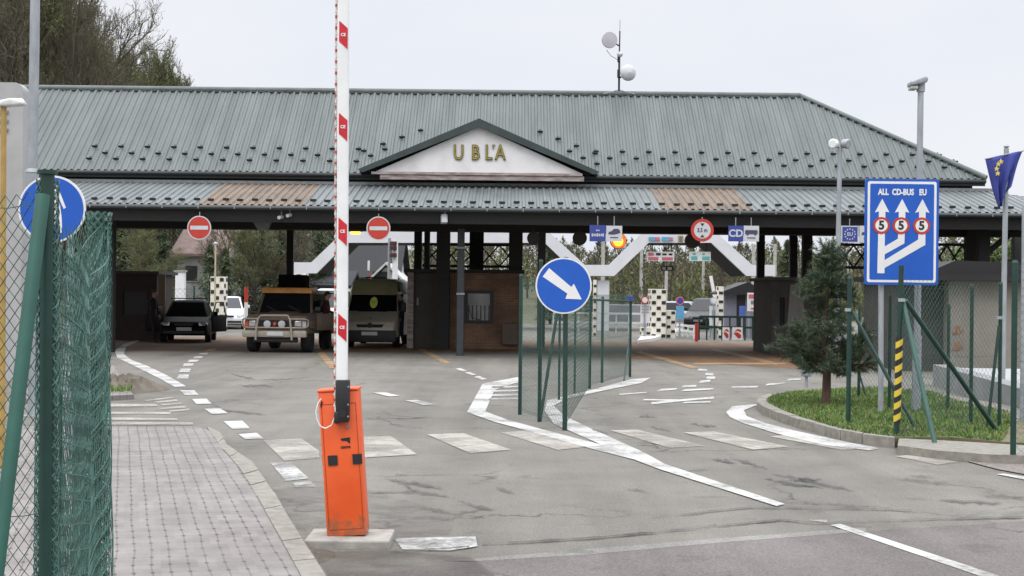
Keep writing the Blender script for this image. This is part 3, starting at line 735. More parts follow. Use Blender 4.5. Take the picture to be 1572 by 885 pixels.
# --- lattice trusses between the columns over the booths
def lattice(x0, x1, Y, z0, z1, nseg):
    q = MB(); q.bar((x0, Y, z0), (x1, Y, z0), .09, .09); q.bar((x0, Y, z1), (x1, Y, z1), .09, .09)
    for i in range(nseg):
        a, b = x0+(x1-x0)*i/nseg, x0+(x1-x0)*(i+1)/nseg
        q.bar((a, Y, z0), (b, Y, z1), .05, .05); q.bar((a, Y+.06, z1), (b, Y+.06, z0), .05, .05)
    q.build('lattice_truss', M_DKWOOD, ST, so_)
lattice(P(648, 455, 50.6).x, P(795, 455, 50.6).x, 50.6, P(700, 409, 50.6).z, P(700, 376, 50.6).z, 5)
lattice(P(1430, 455, 46).x, P(1500, 455, 46).x, 46, P(1460, 413, 46).z, P(1460, 376, 46).z, 3)
lattice(P(1285, 455, 47).x, P(1335, 455, 47).x, 47, P(1300, 411, 47).z, P(1300, 376, 47).z, 2)
# ================================================================ booths
M_BRICK = None
def brick(name, c1, c2, mo, sc=1., bw=.25, rh=.075):
    m = bpy.data.materials.new(name); m.use_nodes = True; nt = m.node_tree; n = nt.nodes; l = nt.links; b = n['Principled BSDF']; b.inputs['Roughness'].default_value = .85
    tc = n.new('ShaderNodeTexCoord'); mp = n.new('ShaderNodeMapping'); mp.inputs['Rotation'].default_value = (R(-90), 0, 0); l.new(tc.outputs['Object'], mp.inputs['Vector'])
    br = n.new('ShaderNodeTexBrick'); br.inputs['Scale'].default_value = sc; br.inputs['Brick Width'].default_value = bw; br.inputs['Row Height'].default_value = rh; br.inputs['Mortar Size'].default_value = .009
    br.inputs['Color1'].default_value = (*c1, 1); br.inputs['Color2'].default_value = (*c2, 1); br.inputs['Mortar'].default_value = (*mo, 1); l.new(mp.outputs[0], br.inputs['Vector'])
    nz = n.new('ShaderNodeTexNoise'); nz.inputs['Scale'].default_value = 1.5; nz.inputs['Detail'].default_value = 5; l.new(tc.outputs['Object'], nz.inputs['Vector'])
    cr = n.new('ShaderNodeValToRGB'); cr.color_ramp.elements[0].color = (.6, .6, .6, 1); cr.color_ramp.elements[1].color = (1.2, 1.15, 1.1, 1); cr.color_ramp.elements[0].position = .3; cr.color_ramp.elements[1].position = .7
    l.new(nz.outputs['Fac'], cr.inputs['Fac'])
    mx = n.new('ShaderNodeMix'); mx.data_type = 'RGBA'; mx.blend_type = 'MULTIPLY'; mx.inputs['Factor'].default_value = 1
    l.new(br.outputs['Color'], mx.inputs['A']); l.new(cr.outputs[0], mx.inputs['B']); l.new(mx.outputs['Result'], b.inputs['Base Color'])
    return m
M_BRICK = brick('brown_brick', (.23, .125, .075), (.17, .092, .055), (.21, .16, .12))
M_OLIVE = mat('dark_olive_panel', (.045, .038, .022), .6, 0, .2, 3)
M_TRIM = mat('dark_trim', (.012, .011, .011), .5)
M_GLASSD = glass('dark_glass', (.02, .025, .03))
M_GLASSL = mat('hazy_booth_glass', (.16, .17, .17), .12, 0, 0, scale=1.5, col2=(.30, .30, .29), spec=.8)
M_BLIND = mat('curtain', (.45, .44, .42), .8, 0, .1, 8)
YB1 = 45.6; bx0, bx1 = P(624, 537, YB1).x, P(799, 537, YB1).x; bz = P(700, 419, YB1).z; bm_ = P(668, 537, YB1).x
BO = Vector(((bx0+bx1)/2, YB1+2, 0))
BT = empty('control_booth', BO, 'brown brick control booth with a barred window under the central columns', 'booth')
q = MB(); wx0, wx1 = P(713, 470, YB1).x, P(757, 470, YB1).x; wz0, wz1 = P(735, 497, YB1).z, P(735, 446, YB1).z
def wall_with_hole(q, x0, x1, z0, z1, y0, y1, h):
    a, b, c, d = h
    for (p, r_, s_, t) in ((x0, a, z0, z1), (b, x1, z0, z1), (a, b, z0, c), (a, b, d, z1)):
        if r_-p > .001 and t-s_ > .001: q.box(((p+r_)/2, (y0+y1)/2, (s_+t)/2), (r_-p, y1-y0, t-s_))
wall_with_hole(q, bm_, bx1, 0, bz, YB1, YB1+.2, (wx0, wx1, wz0, wz1))
q.box((bx1-.1, YB1+2.1, bz/2), (.2, 3.8, bz)); q.box((bm_+.1, YB1+2.1, bz/2), (.2, 3.8, bz)); q.box(((bm_+bx1)/2, YB1+4.1, bz/2), (bx1-bm_, .2, bz))
q.build('wall', M_BRICK, BT, BO)
q = MB(); q.box(((bx0+bx1)/2, YB1+2.1, bz+.055), (bx1-bx0+.2, 4.6, .1)); q.build('flat_roof', M_DKWOOD, BT, BO)
q = MB(); f = .1
for (x0, x1, z0, z1) in ((wx0, wx1, wz0, wz0+f), (wx0, wx1, wz1-f, wz1), (wx0, wx0+f, wz0+f, wz1-f), (wx1-f, wx1, wz0+f, wz1-f)): q.box(((x0+x1)/2, YB1+.03, (z0+z1)/2), (x1-x0, .1, z1-z0))
WN = q.build('window', M_TRIM, BT, BO)
q = MB(); q.box(((wx0+wx1)/2, YB1+.075, (wz0+wz1)/2), (wx1-wx0-.1, .01, wz1-wz0-.1)); q.build('pane', M_GLASSL, WN, BO)
q = MB()
for i in range(1, 7): x = wx0+(wx1-wx0)*i/7; q.cyl((x, YB1+.04, wz0+.05), (x, YB1+.04, wz0+(wz1-wz0)*.55), .012, n=5)
q.tube([(wx0+.15, YB1+.035, wz0+.45), (wx0+.25, YB1+.035, wz0+.18), (wx0+.5, YB1+.035, wz0+.12)], .012, 5)
q.build('bars', M_TRIM, WN, BO)
q = MB(); q.box(((bx0+bm_)/2, YB1+.35, bz/2), (bm_-bx0-.02, .1, bz)); q.box((bx0+.1, YB1+.2, bz/2), (.2, .2, bz), m=1); q.box(((bx0+bm_)/2, YB1+2.2, bz/2), (.1, 3.4, bz))
q.build('side_panel', [M_OLIVE, M_SILL], BT, BO)
q = MB(); q.box((bx0+.32, YB1+.28, 1.5), (.06, .03, .25)); q.build('door_handle', M_GUTB, BT, BO)
q = MB(); q.rbox((P(783, 520, YB1).x, YB1-.12, .5), (.5, .22, .68), .02); tag(q.build('wall_cabinet', mat('brown_cabinet', (.12, .085, .06), .6), org=(P(783, 520, YB1).x, YB1-.12, .16)), 'low brown cabinet against the brick booth front', 'cabinet')
# right-hand booth, grey-brown, with slit window
M_GB = mat('grey_brown_render', (.06, .056, .05), .8, 0, .2, 3)
Y2 = 43.5; b0, b1 = P(1184, 530, Y2).x, P(1262, 530, Y2).x; bz2 = P(1210, 431, Y2).z; O2 = Vector(((b0+b1)/2, Y2+1.6, 0))
B2 = empty('grey_booth', O2, 'dark grey booth with a narrow slit window beside the pine', 'booth')
q = MB(); s0, s1 = P(1197, 470, Y2).x, P(1205, 470, Y2).x; wall_with_hole(q, b0, b1, 0, bz2, Y2, Y2+.15, (s0, s1, P(1200, 502, Y2).z, P(1200, 457, Y2).z))
q.box((b0+.08, Y2+1.65, bz2/2), (.15, 3, bz2)); q.box((b1-.08, Y2+1.65, bz2/2), (.15, 3, bz2)); q.box(((b0+b1)/2, Y2+3.2, bz2/2), (b1-b0, .12, bz2)); q.build('wall', M_GB, B2, O2)
q = MB(); q.box(((b0+b1)/2, Y2+1.6, bz2+.05), (b1-b0+.24, 3.6, .1)); q.build('flat_roof', M_GB, B2, O2)
q = MB(); q.box(((s0+s1)/2, Y2+.1, P(1200, 480, Y2).z), (s1-s0, .02, .95)); q.build('slit_window', M_GLASSD, B2, O2)
q = MB(); c = P(1223, 475, Y2); q.prism([(c.x-.2, c.z+.75), (c.x+.12, c.z+.75), (c.x+.3, c.z-.5), (c.x-.3, c.z-.6)], Y2-.03, Y2-.004); q.build('door_panel', mat('pale_door', (.2, .19, .17), .6), B2, O2)
# left booth
Y3 = 50.5; b0, b1 = P(166, 520, Y3).x, P(240, 520, Y3).x; bz3 = P(200, 421, Y3).z; O3 = Vector(((b0+b1)/2, Y3+1, 0))
B3 = empty('dark_booth', O3, 'dark brown timber booth at the left end of the station', 'booth')
M_DKBR = mat('dark_brown_timber', (.03, .016, .011), .7, 0, .3, 4)
q = MB(); w0, w1, z0, z1 = b0+.5, b1-.35, .9, bz3-.62; wall_with_hole(q, b0, b1, 0, bz3, Y3, Y3+.12, (w0, w1, z0, z1))
q.box((b0+.06, Y3+1.2, bz3/2), (.12, 2.1, bz3)); q.box((b1-.06, Y3+1.2, bz3/2), (.12, 2.1, bz3)); q.box(((b0+b1)/2, Y3+2.3, bz3/2), (b1-b0, .1, bz3)); q.build('wall', M_DKBR, B3, O3)
q = MB(); q.box(((b0+b1)/2, Y3+1.1, bz3+.05), (b1-b0+.3, 2.9, .1)); q.build('flat_roof', M_TRIM, B3, O3)
q = MB(); q.box(((w0+w1)/2, Y3+.08, (z0+z1)/2), (w1-w0, .02, z1-z0)); q.build('window', M_TRIM, B3, O3)
q = MB(); q.box((b1+.18, Y3-.0, bz3/2+.3), (.24, .1, bz3-.6)); q.build('pale_post', mat('tan_board', (.2, .15, .1), .8), B3, O3)
# long low building on the right behind the fence
Y4 = 34.; X0, X1 = P(1456, 500, Y4).x, 22.; zt = P(1500, 432, Y4).z; O4 = Vector((15, Y4+2, 0))
B4 = empty('side_building', O4, 'low beige rendered building with a dark roof behind the right fence', 'building')
M_BEI = mat('beige_render', (.20, .18, .15), .85, 0, 0, scale=1.3, col2=(.26, .235, .2), bump=.3, bscale=30)
q = MB(); q.box(((X0+X1)/2, Y4+2, zt/2), (X1-X0, 4, zt)); q.build('wall', M_BEI, B4, O4)
q = MB(); xd = P(1383, 500, Y4+.4).x; q.box(((xd+X0)/2-.01, Y4+2.2, zt/2), (X0-xd, 3.6, zt)); q.build('dark_wall', mat('dark_grey_boards', (.055, .055, .05), .8, 0, .2, 3), B4, O4)
q = MB(); q.box(((xd+X1)/2, Y4+2, zt+.07), (X1-xd+.4, 4.8, .13)); q.prism([(X0-.5, zt+.14), (X1, zt+.14), (X1, zt+.2), (X0+.3, zt+.5)], Y4+.5, Y4+3); q.build('flat_roof', M_TRIM, B4, O4)
q = MB(); c = P(1470, 525, Y4)
for dz, dx in ((.28, 0), (-.1, 0)):
    q.box((c.x+dx, Y4-.01, c.z+dz), (.1, .015, .2)); q.box((c.x-.08, Y4-.01, c.z+dz-.08), (.09, .015, .06)); q.box((c.x+.09, Y4-.01, c.z+dz-.02), (.08, .015, .07))
q.build('painted_mark', mat('orange_mark', (.26, .12, .07), .7), B4, O4)
# low retaining wall with pale gravel behind the fence
a, b = G(1432, 592), G(1640, 668); q = MB(); d = (b-a).to_3d(); pr = Vector((d.y, -d.x, 0)).normalized()*.3
slab(q, [a, b, b-pr, a-pr], 0, .42); tag(q.build('retaining_wall', mat('grey_wall_concrete', (.17, .175, .175), .85, 0, 0, scale=2, col2=(.235, .235, .23), bump=.4, bscale=30), org=((a+b)/2)), 'low grey concrete retaining wall behind the right fence', 'wall')
dn = (b-a).normalized(); pn = Vector((-dn.y, dn.x, 0)); pn = pn if pn.x > 0 else -pn
q = MB(); slab(q, [a+pn*.31, b+pn*.31, b+pn*2.3, a+pn*2.3], -.02, .36); tag(q.build('gravel_bed', M_WGRAVEL), kind='structure')
q = MB(); slab(q, [a+pn*2.32, b+pn*2.32, b+pn*2.6, a+pn*2.6], -.02, .5); tag(q.build('rear_wall', M_KERB, org=a+pn*2.4), 'second low wall between the pale gravel bed and the beige building', 'wall')
# ================================================================ barrier in the foreground
M_ORANGE = mat('orange_enamel', (.70, .085, .012), .42, 0, 0, scale=4, col2=(.78, .115, .02), coat=.1, bump=.05, bscale=8)
M_WHITE = mat('white_enamel', (.74, .74, .73), .4, 0, .06, 4)
M_RED = mat('red_reflective', (.52, .012, .022), .4, 0, .12, 20)
M_BLACK = mat('black_plastic', (.012, .012, .013), .5, 0, .2, 8)
M_GREY = mat('grey_plastic', (.2, .2, .2), .5)
M_GALV = mat('galvanised_steel', (.26, .28, .295), .5, .35, 0, scale=9, col2=(.37, .39, .405), stretch=(1, 1, .3))
M_GREENP = mat('dark_green_powder_coat', (.005, .034, .025), .45, 0, .25, 5)
M_GREENW = mat('green_wire', (.014, .06, .044), .5, 0, .25, 5)
M_GREENM = mat('green_plastic_wire', (.06, .145, .115), .5, 0, .35, 6)
M_BLUE = mat('blue_sign_film', (.004, .075, .40), .4, 0, 0, scale=2, col2=(.007, .092, .45))
M_BLUED = mat('dull_blue_sign', (.03, .05, .24), .5, 0, .12, 6)
M_SWHITE = mat('white_sign_film', (.70, .69, .68), .45, 0, .05, 3)
M_SWGREY = mat('greyish_white_sign', (.5, .51, .53), .5, 0, .08, 6)
M_SRED = mat('red_sign_film', (.44, .034, .018), .45, 0, .1, 4)
M_SBACK = mat('sign_back_grey', (.24, .25, .26), .5, .3, .1, 8)
BZ = .06; bb = G(532, 824.5, BZ); bb.z = 0
def splashed(m, col, ztop):
    """dried mud splashed up from the ground over the foot of a painted thing, with its own ragged outline"""
    nt = m.node_tree; n = nt.nodes; l = nt.links; b = n['Principled BSDF']; src = b.inputs['Base Color'].links[0].from_socket
    tc = n.new('ShaderNodeTexCoord'); sp = n.new('ShaderNodeSeparateXYZ'); l.new(tc.outputs['Object'], sp.inputs[0])
    nz = n.new('ShaderNodeTexNoise'); nz.inputs['Scale'].default_value = 17; nz.inputs['Detail'].default_value = 8; nz.inputs['Roughness'].default_value = .75; l.new(tc.outputs['Object'], nz.inputs['Vector'])
    mr = n.new('ShaderNodeMapRange'); mr.inputs['From Min'].default_value = 0; mr.inputs['From Max'].default_value = ztop; mr.inputs['To Min'].default_value = .3; mr.inputs['To Max'].default_value = -.12; l.new(sp.outputs['Z'], mr.inputs['Value'])
    ad = n.new('ShaderNodeMath'); l.new(nz.outputs['Fac'], ad.inputs[0]); l.new(mr.outputs[0], ad.inputs[1])
    cr = n.new('ShaderNodeValToRGB'); cr.color_ramp.elements[0].position = .6; cr.color_ramp.elements[1].position = .8; cr.color_ramp.elements[1].color = (.75, .75, .75, 1); l.new(ad.outputs[0], cr.inputs['Fac'])
    mx = n.new('ShaderNodeMix'); mx.data_type = 'RGBA'; mx.inputs['B'].default_value = (*col, 1); l.new(cr.outputs[0], mx.inputs['Factor']); l.new(src, mx.inputs['A']); l.new(mx.outputs['Result'], b.inputs['Base Color'])
splashed(M_ORANGE, (.22, .10, .05), .3)
q = MB(); pb = [(477,816),(583,810),(604,824),(478,834)]
c0 = Vector((bb.x+.02, bb.y+.12, 0)); q.hull([c0+Vector((x, y, z)) for x in (-.29, .28) for y in (-.27, .22) for z in (-.03, BZ)], .012, 2)
tag(q.build('barrier_footing', M_CONC, org=c0), 'low concrete footing slab under the orange barrier box', 'footing')
BO = Vector((bb.x, bb.y+.12, BZ))
BR = empty('road_barrier', BO, 'orange barrier box with its red and white boom raised upright', 'barrier')
LEAN = R(-4.2)
Lm = Matrix.Translation(BO) @ Matrix.Rotation(LEAN, 4, 'Y')
def lean(q):
    q.v = [Lm @ Vector(v) for v in q.v]; return q
HH, HW, HD = .985, .27, .21
q = MB(); q.rbox((0, 0, HH/2), (HW, HD, HH), .012, 2); lean(q).build('cabinet', M_ORANGE, BR, BO, smooth=35)
q = MB()
for x0_, x1_, z0_, z1_ in ((-.118, -.115, .05, .9), (.115, .118, .05, .9), (-.118, .118, .047, .05), (-.118, .118, .9, .903)): q.box(((x0_+x1_)/2, -HD/2-.0005, (z0_+z1_)/2), (x1_-x0_, .003, z1_-z0_))
lean(q).build('door_seam', mat('painted_seam_shadow', (.16, .03, .01), .8), BR, BO)  # door gap has no depth; its shadow is painted as thin darkened orange strips
q = MB(); q.rbox((0, 0, HH+.008), (HW+.012, HD+.012, .018), .006, 2); lean(q).build('cabinet_lid', M_ORANGE, BR, BO)
yf = -HD/2
for x in (-.062, .105):
    q = MB(); q.box((x, yf-.004, .52), (.064, .008, .068)); lean(q).build('reflector', M_BLACK, BR, BO)
q = MB(); q.box((-HW/2-.003, -.03, .52), (.006, .06, .068)); lean(q).build('reflector', M_BLACK, BR, BO)
q = MB(); q.prism([(.0, .665), (.065, .67), (.062, .625), (.04, .645), (.004, .65)], yf-.003, yf+.01); add_text(q, 'came', .032, (.03, yf-.002, .607), bold=.0006)
lean(q).build('emblem', M_BLACK, BR, BO)
q = MB(); q.cyl((.055, yf-.01, .745), (.055, yf+.01, .745), .013, n=14); lean(q).build('lock', M_GREY, BR, BO)
q = MB(); q.prism([(-.125, .9), (-.113, .93), (-.105, .92), (-.118, .87)], yf-.003, yf+.01); lean(q).build('warning_mark', M_BLACK, BR, BO)
# boom holder and boom (upright)
y0 = bb.y+.12+yf-.035
h0, h1 = P(526, 648, y0), P(526, 583, y0); hx = (h0.x)
q = MB(); q.rbox((hx, y0, (h0.z+h1.z)/2), (.092, .07, h1.z-h0.z), .012, 2); q.rbox((hx-.035, y0+.0, h0.z+.03), (.04, .08, .08), .01, 2)
q.cyl((hx, y0-.04, h0.z+.06), (hx, y0+.05, h0.z+.06), .03, n=16)
q.build('boom_holder', M_BLACK, BR, BO, smooth=40)
for z in (.04, .12, .24): 
    q = MB(); q.cyl((hx+.04, y0-.037, h0.z+z), (hx+.04, y0-.03, h0.z+z), .006, n=8); q.build('bolt', M_GALV, BR, BO)
b0, b1 = P(525, 584, y0), P(527.6, -75, y0)
bdir = (b1-b0).normalized()
q = MB(); bw = .078; n_ = 6
sec = []
for k in range(24):
    t = 2*math.pi*k/24; e = .55; sec.append((math.copysign(abs(math.cos(t))**e, math.cos(t))*bw/2, math.copysign(abs(math.sin(t))**e, math.sin(t))*.026))
for p in (b0, b1): q.v += [Vector((p.x+a, p.y+b, p.z)) for a, b in sec]
for k in range(24): q.f.append((k, (k+1) % 24, 24+(k+1) % 24, 24+k)); q.mi.append(0)
q.f += [tuple(range(23, -1, -1)), tuple(range(24, 48))]; q.mi += [0, 0]
boom = q.build('boom', M_WHITE, BR, BO, smooth=50)
def bx(z): return b0.x+(b1.x-b0.x)*(z-b0.z)/(b1.z-b0.z)
for yc in (503, 356, 196, 55, -90):
    c = P(526, yc, y0); x = bx(c.z); w2 = bw/2-.006
    q = MB(); q.prism([(x-w2+.008, c.z+.095), (x+w2, c.z+.045), (x+w2, c.z-.095), (x-w2+.008, c.z-.045)], y0-.029, y0-.02)
    o = q.build('reflective_stripe', M_RED, boom, BO)
    q = MB(); add_text(q, 'CE', .028, (x+.003, y0-.0305, c.z), depth=.002, bold=.0012); q.build('stripe_letters', M_SWHITE, o, BO)
q = MB(); z = b0.z-.2; pts = []; k = 0
while z < b1.z:
    pts.append((bx(z)-bw/2-.008+.003*math.sin(z*7), y0-.006, z)); z += .03
q.tube(pts, .0065, 6); q.build('light_cord', mat('clear_cord', (.5, .46, .42), .3), BR, BO)
q = MB(); z = b0.z-.18; q1 = MB(); k = 0
while z < b1.z:
    (q if k % 2 else q1).cyl((bx(z)-bw/2-.009, y0-.006, z), (bx(z)-bw/2-.009, y0-.006, z+.02), .0085, n=6); z += .038; k += 1
tag(q.build('cord_lamps', mat('red_cord_lamp', (.45, .06, .04), .3), BR, BO), kind='stuff')
tag(q1.build('cord_lamps', mat('white_cord_lamp', (.62, .6, .56), .3), BR, BO), kind='stuff')
q = MB(); pts = [P(x, y, y0-.02) for x, y in [(516,622),(514,640),(509,653),(500,658),(492,655),(487,645),(485,632),(488,620),(493,612)]]; q.tube(pts, .0045, 6); q.build('cable_loop', M_WHITE, BR, BO, smooth=60)
# ================================================================ round keep-right sign on the median fence post
def post(mb, a, b, r, n=12, m=0): mb.cyl(a, b, r, r, n, m)
def on(x, y, z=0): return G(x, y, z)
sp_ = on(867, 661)
KS = empty('keep_right_sign', sp_, 'round blue sign with a white arrow pointing down to the right', 'road sign')
q = MB(); tpx = P(866, 395, sp_.y); post(q, sp_, (sp_.x-.01, sp_.y, tpx.z), .032); q.build('post', M_GREENP, KS, sp_, smooth=40)
c = P(865, 439, sp_.y); ys = sp_.y-.06; rr = 43*sp_.y/F
q = MB(); q.disc(c.x, c.z, rr, ys, ys+.02, 56); q.build('disc', M_SWHITE, KS, sp_)
q = MB(); q.disc(c.x, c.z, rr*.945, ys-.004, ys+.01, 56); q.build('blue_face', M_BLUE, KS, sp_)
def pv(pts, Y): return [(P(x, y, Y).x, P(x, y, Y).z) for x, y in pts]
q = MB(); q.prism(pv([(843,412),(833,425),(871,451),(868,459),(893,460),(881,436),(877,441)], ys), ys-.007, ys+.0); q.build('arrow', M_SWHITE, KS, sp_)
q = MB(); q.box((sp_.x, sp_.y-.025, c.z+.16), (.09, .05, .03)); q.box((sp_.x, sp_.y-.025, c.z-.16), (.09, .05, .03)); q.build('bracket', M_GALV, KS, sp_)
# ================================================================ median fence (chain link round the island)
def fence_posts(lst, r, parent, org, m=M_GREENP):
    for (x, yb, yt) in lst:
        a = on(x, yb); b = P(x-.5, yt, a.y); q = MB(); post(q, a, (a.x, a.y, b.z), r); q.cyl((a.x, a.y, b.z), (a.x, a.y, b.z+.03), r*1.15, r*.8, 10)
        q.build('post', m, parent, org, smooth=40)
MP = [(798, 637, 424), (828, 648, 402), (905, 597, 455), (924, 588, 458), (967, 579, 458), (882, 604, 460), (858, 615, 470)]
mo = on(798, 637)
MF = empty('median_fence', mo, 'green chain link fence round the tip of the striped median', 'fence')
fence_posts(MP[:5], .028, MF, mo)
fence_posts(MP[5:], .02, MF, mo)
q = MB(); a = on(829, 647); t = P(857, 470, a.y+.3); q.cyl(a, t, .022, n=8); q.build('brace', M_GREENP, MF, mo)
q = MB(); a = on(958, 585); t = P(966, 520, on(967, 579).y); q.cyl(a, t, .018, n=8); q.build('brace', M_GREENP, MF, mo)
q = MB(); A, B, C_, D = on(798, 637), on(867, 661), on(905, 597), on(967, 579); E = on(828, 648)
tz = lambda x, y, Y: P(x, y, Y).z
q.cyl((C_.x, C_.y, tz(905, 460, C_.y)), (D.x, D.y, tz(967, 463, D.y)), .02, n=8); q.build('top_rail', M_GREENP, MF, mo)
H = 1.95
for a, b in ((A, E), (E, B)): 
    q = MB(); chain(q, a, b, .05, H, .05, .0018); q.build('mesh', M_GREENW, MF, mo)
q = MB(); chain(q, B, C_, .05, H, .09, .0013); q.build('mesh', M_GREENW, MF, mo)
q = MB(); chain(q, C_, D, .05, 1.75, .05, .0019); q.build('mesh', M_GREENW, MF, mo)
F2 = on(800, 590); 
q = MB(); chain(q, A, F2, .05, H, .05, .0017); q.build('mesh', M_GREENW, MF, mo)
q = MB(); c = P(966, 459, D.y); q.rbox((c.x, D.y-.04, c.z), (.15, .1, .13), .015, 2); tag(q.build('junction_box', M_BLUED, org=(c.x, D.y, c.z-.07)), 'small dark blue box on top of the median fence end post', 'box')
# ================================================================ right-hand fence and gate
ro = on(1382, 683)
RF = empty('gate_fence', ro, 'green chain link fence with leaning braces beside the grass island', 'fence')
fence_posts([(1302, 663, 428), (1555, 713, 404)], .03, RF, ro)
fence_posts([(1490, 665, 440), (1534, 668, 437), (1455, 640, 470), (1365, 640, 455), (1318, 620, 470), (1410, 615, 455)], .024, RF, ro)
a = on(1376, 683); tb = P(1384, 408, a.y); m1 = a.lerp(tb, .12); m2 = a.lerp(tb, .6)
q = MB(); q.cyl(a, tb, .03, n=12); LP = q.build('post', M_GREENP, RF, ro, smooth=40)
mst = bpy.data.materials.new('yellow_black_stripes'); mst.use_nodes = True
nt = mst.node_tree; n = nt.nodes; l = nt.links; tc = n.new('ShaderNodeTexCoord'); wv = n.new('ShaderNodeTexWave'); wv.wave_type = 'BANDS'; wv.bands_direction = 'Z'; wv.inputs['Scale'].default_value = 2.6
mp = n.new('ShaderNodeMapping'); mp.inputs['Rotation'].default_value = (0, R(32), 0); l.new(tc.outputs['Object'], mp.inputs['Vector']); l.new(mp.outputs[0], wv.inputs['Vector'])
cr = n.new('ShaderNodeValToRGB'); cr.color_ramp.interpolation = 'CONSTANT'; cr.color_ramp.elements[0].color = (.012, .012, .012, 1); cr.color_ramp.elements[1].color = (.6, .44, .04, 1); cr.color_ramp.elements[1].position = .48
l.new(wv.outputs['Fac'], cr.inputs['Fac']); l.new(cr.outputs[0], n['Principled BSDF'].inputs['Base Color'])
q = MB(); q.cyl(m1, m2, .042, n=14); q.build('striped_sleeve', mst, LP, ro, smooth=40)
for (x0, y0_, x1, y1_, rr_) in ((1308, 478, 1412, 670, .024), (1386, 462, 1438, 694, .028), (1390, 462, 1540, 676, .03), (1534, 500, 1514, 672, .02), (1318, 570, 1332, 618, .016)):
    b = on(x1, y1_); t = P(x0, y0_, on(1376, 683).y+.05 if x0 in (1386, 1390) else (on(1302, 663).y if x0 == 1308 else b.y+.1))
    q = MB(); q.cyl(b, t, rr_, n=10); q.build('brace', M_GREENP if x0 != 1386 else mat('faded_green_pipe', (.03, .09, .07), .5), RF, ro, smooth=40)
for x, y, Y in ((1384, 461, a.y), (1302, 476, on(1302, 663).y), (1534, 488, on(1534, 668).y)):
    c = P(x, y, Y); q = MB(); q.cyl((c.x, c.y, c.z-.02), (c.x, c.y, c.z+.02), .042, n=12); q.build('clamp', M_GALV, RF, ro)
pA, pB, pC, pD = on(1302, 663), on(1376, 683), on(1555, 713), on(1490, 665)
for a, b, z0, z1 in ((on(1318, 620), on(1410, 615), .15, 2.), (pB, on(1534, 668), .06, 1.95), (on(1365, 640), pD, .06, 1.9), (pC, Vector((7.6, 14.2, 0)), .05, 2.1)):
    q = MB(); chain(q, a, b, z0, z1, .06, .0016); q.build('mesh', M_GREENW, RF, ro)
# ================================================================ left fence with rolled-up netting
fa = Vector((P(77, 455, 4.3).x, 4.3, 0)); fb = Vector((P(150, 455, 5.7).x, 5.7, 0)); za, zb_ = P(77, 268, 4.3).z, P(150, 326, 5.7).z
LF = empty('netting_fence', fa, 'green chain link fence with bunched netting by the paved footpath', 'fence')
q = MB(); post(q, fa, (fa.x-.012, fa.y, za), .021, 14); q.cyl((fa.x-.012, fa.y, za), (fa.x-.012, fa.y, za+.012), .03, n=14); q.build('post', M_GREENP, LF, fa, smooth=40)
q = MB(); post(q, fb, (fb.x, fb.y, zb_), .024, 14); q.build('post', M_GREENP, LF, fa, smooth=40)
q = MB(); q.cyl(P(66, 300, 4.26), P(-8, 900, 4.0), .021, n=12); q.build('brace', mat('green_pipe', (.016, .085, .062), .45, 0, .2, 6), LF, fa, smooth=40)
rw = random.Random(12)
def netting(center, r0, z0, z1, turns, cell, seed, squash=1., lean_=0., wr=.0017):
    """a roll of chain link: several turns of wavy wires"""
    q = MB(); r_ = random.Random(seed)
    for k in range(turns):
        rr0 = r0*(1-.13*k); nW = int(2*math.pi*rr0/cell)+3; ph = r_.random()*6
        for i in range(nW):
            for sg in (1, -1):
                pts = []; N = int((z1-z0)/(cell*.95)); t0 = ph+2*math.pi*i/nW
                for j in range(N+1):
                    z = z0+(z1-z0)*j/N; t = t0+sg*(.5 if j % 2 else -.5)*2*math.pi/nW*1.05+.16*math.sin(z*3+k)
                    rr_ = rr0*(1+.07*math.sin(z*2.3+t*2+k))
                    pts.append((center.x+lean_*(z-z0)+rr_*math.cos(t), center.y+rr_*squash*math.sin(t), z))
                q.tube(pts, wr, 3)
        for j in range(int((z1-z0)/.1)):
            z = z0+j*.1+r_.uniform(-.02, .02); pts = []
            for i in range(15):
                t = 2*math.pi*i/14; pts.append((center.x+lean_*(z-z0)+rr0*math.cos(t), center.y+rr0*squash*math.sin(t), z-.03*math.sin(t*1.5)))
            q.tube(pts, wr, 3)
    return q
netting(Vector((fa.x-.005, fa.y+.02, 0)), .036, .06, za-.015, 2, .034, 3, lean_=-.006).build('netting_roll', M_GREENM, LF, fa)
netting(Vector((fb.x, fb.y-.0, 0)), .052, .06, zb_, 3, .038, 5, squash=1.6).build('netting_roll', M_GREENM, LF, fa)
def wirenet(a, b, z0, z1a, z1b, k):
    """a loose curtain of netting: wavy upright strands and sagging cross strands"""
    q = MB(); r_ = random.Random(60+k); L = (b-a).length; n = int(L/.032); off = Vector((.018*k-.036, 0, 0))
    def pt(s, t):
        p = a.lerp(b, s); zt = z1a+(z1b-z1a)*s-.16*math.sin(math.pi*s); p.z = z0+(zt-z0)*t
        p.x += .03*math.sin(s*10+t*2.2+k)+.018*math.sin(t*8+k*2+s*4)+.035*(1-t)*math.sin(s*6+k); p.y += .02*math.sin(t*6+s*20)
        return p+off
    for i in range(n+1):
        s = i/n+r_.uniform(-.2, .2)/n; pts = []
        for j in range(45): 
            t = j/44; p = pt(min(1, max(0, s+(.35 if j % 2 else -.35)/n)), t); pts.append(p)
        q.tube(pts, .0016, 3)
    z = 0
    while z < 1:
        pts = []
        for i in range(19): s = i/18; p = pt(s, z); p.z -= .05*math.sin(math.pi*s)*(.5+r_.random()*.1); pts.append(p)
        q.tube(pts, .0024, 4); z += .048+r_.uniform(-.006, .006)
    return q
for k in range(5): wirenet(fa+Vector((0, .06, 0)), fb+Vector((0, -.02, 0)), .07, 1.9, 2.0, k).build('netting', M_GREENM, LF, fa)
pl_ = Vector((P(-260, 455, 4.9).x, 4.9, 0))
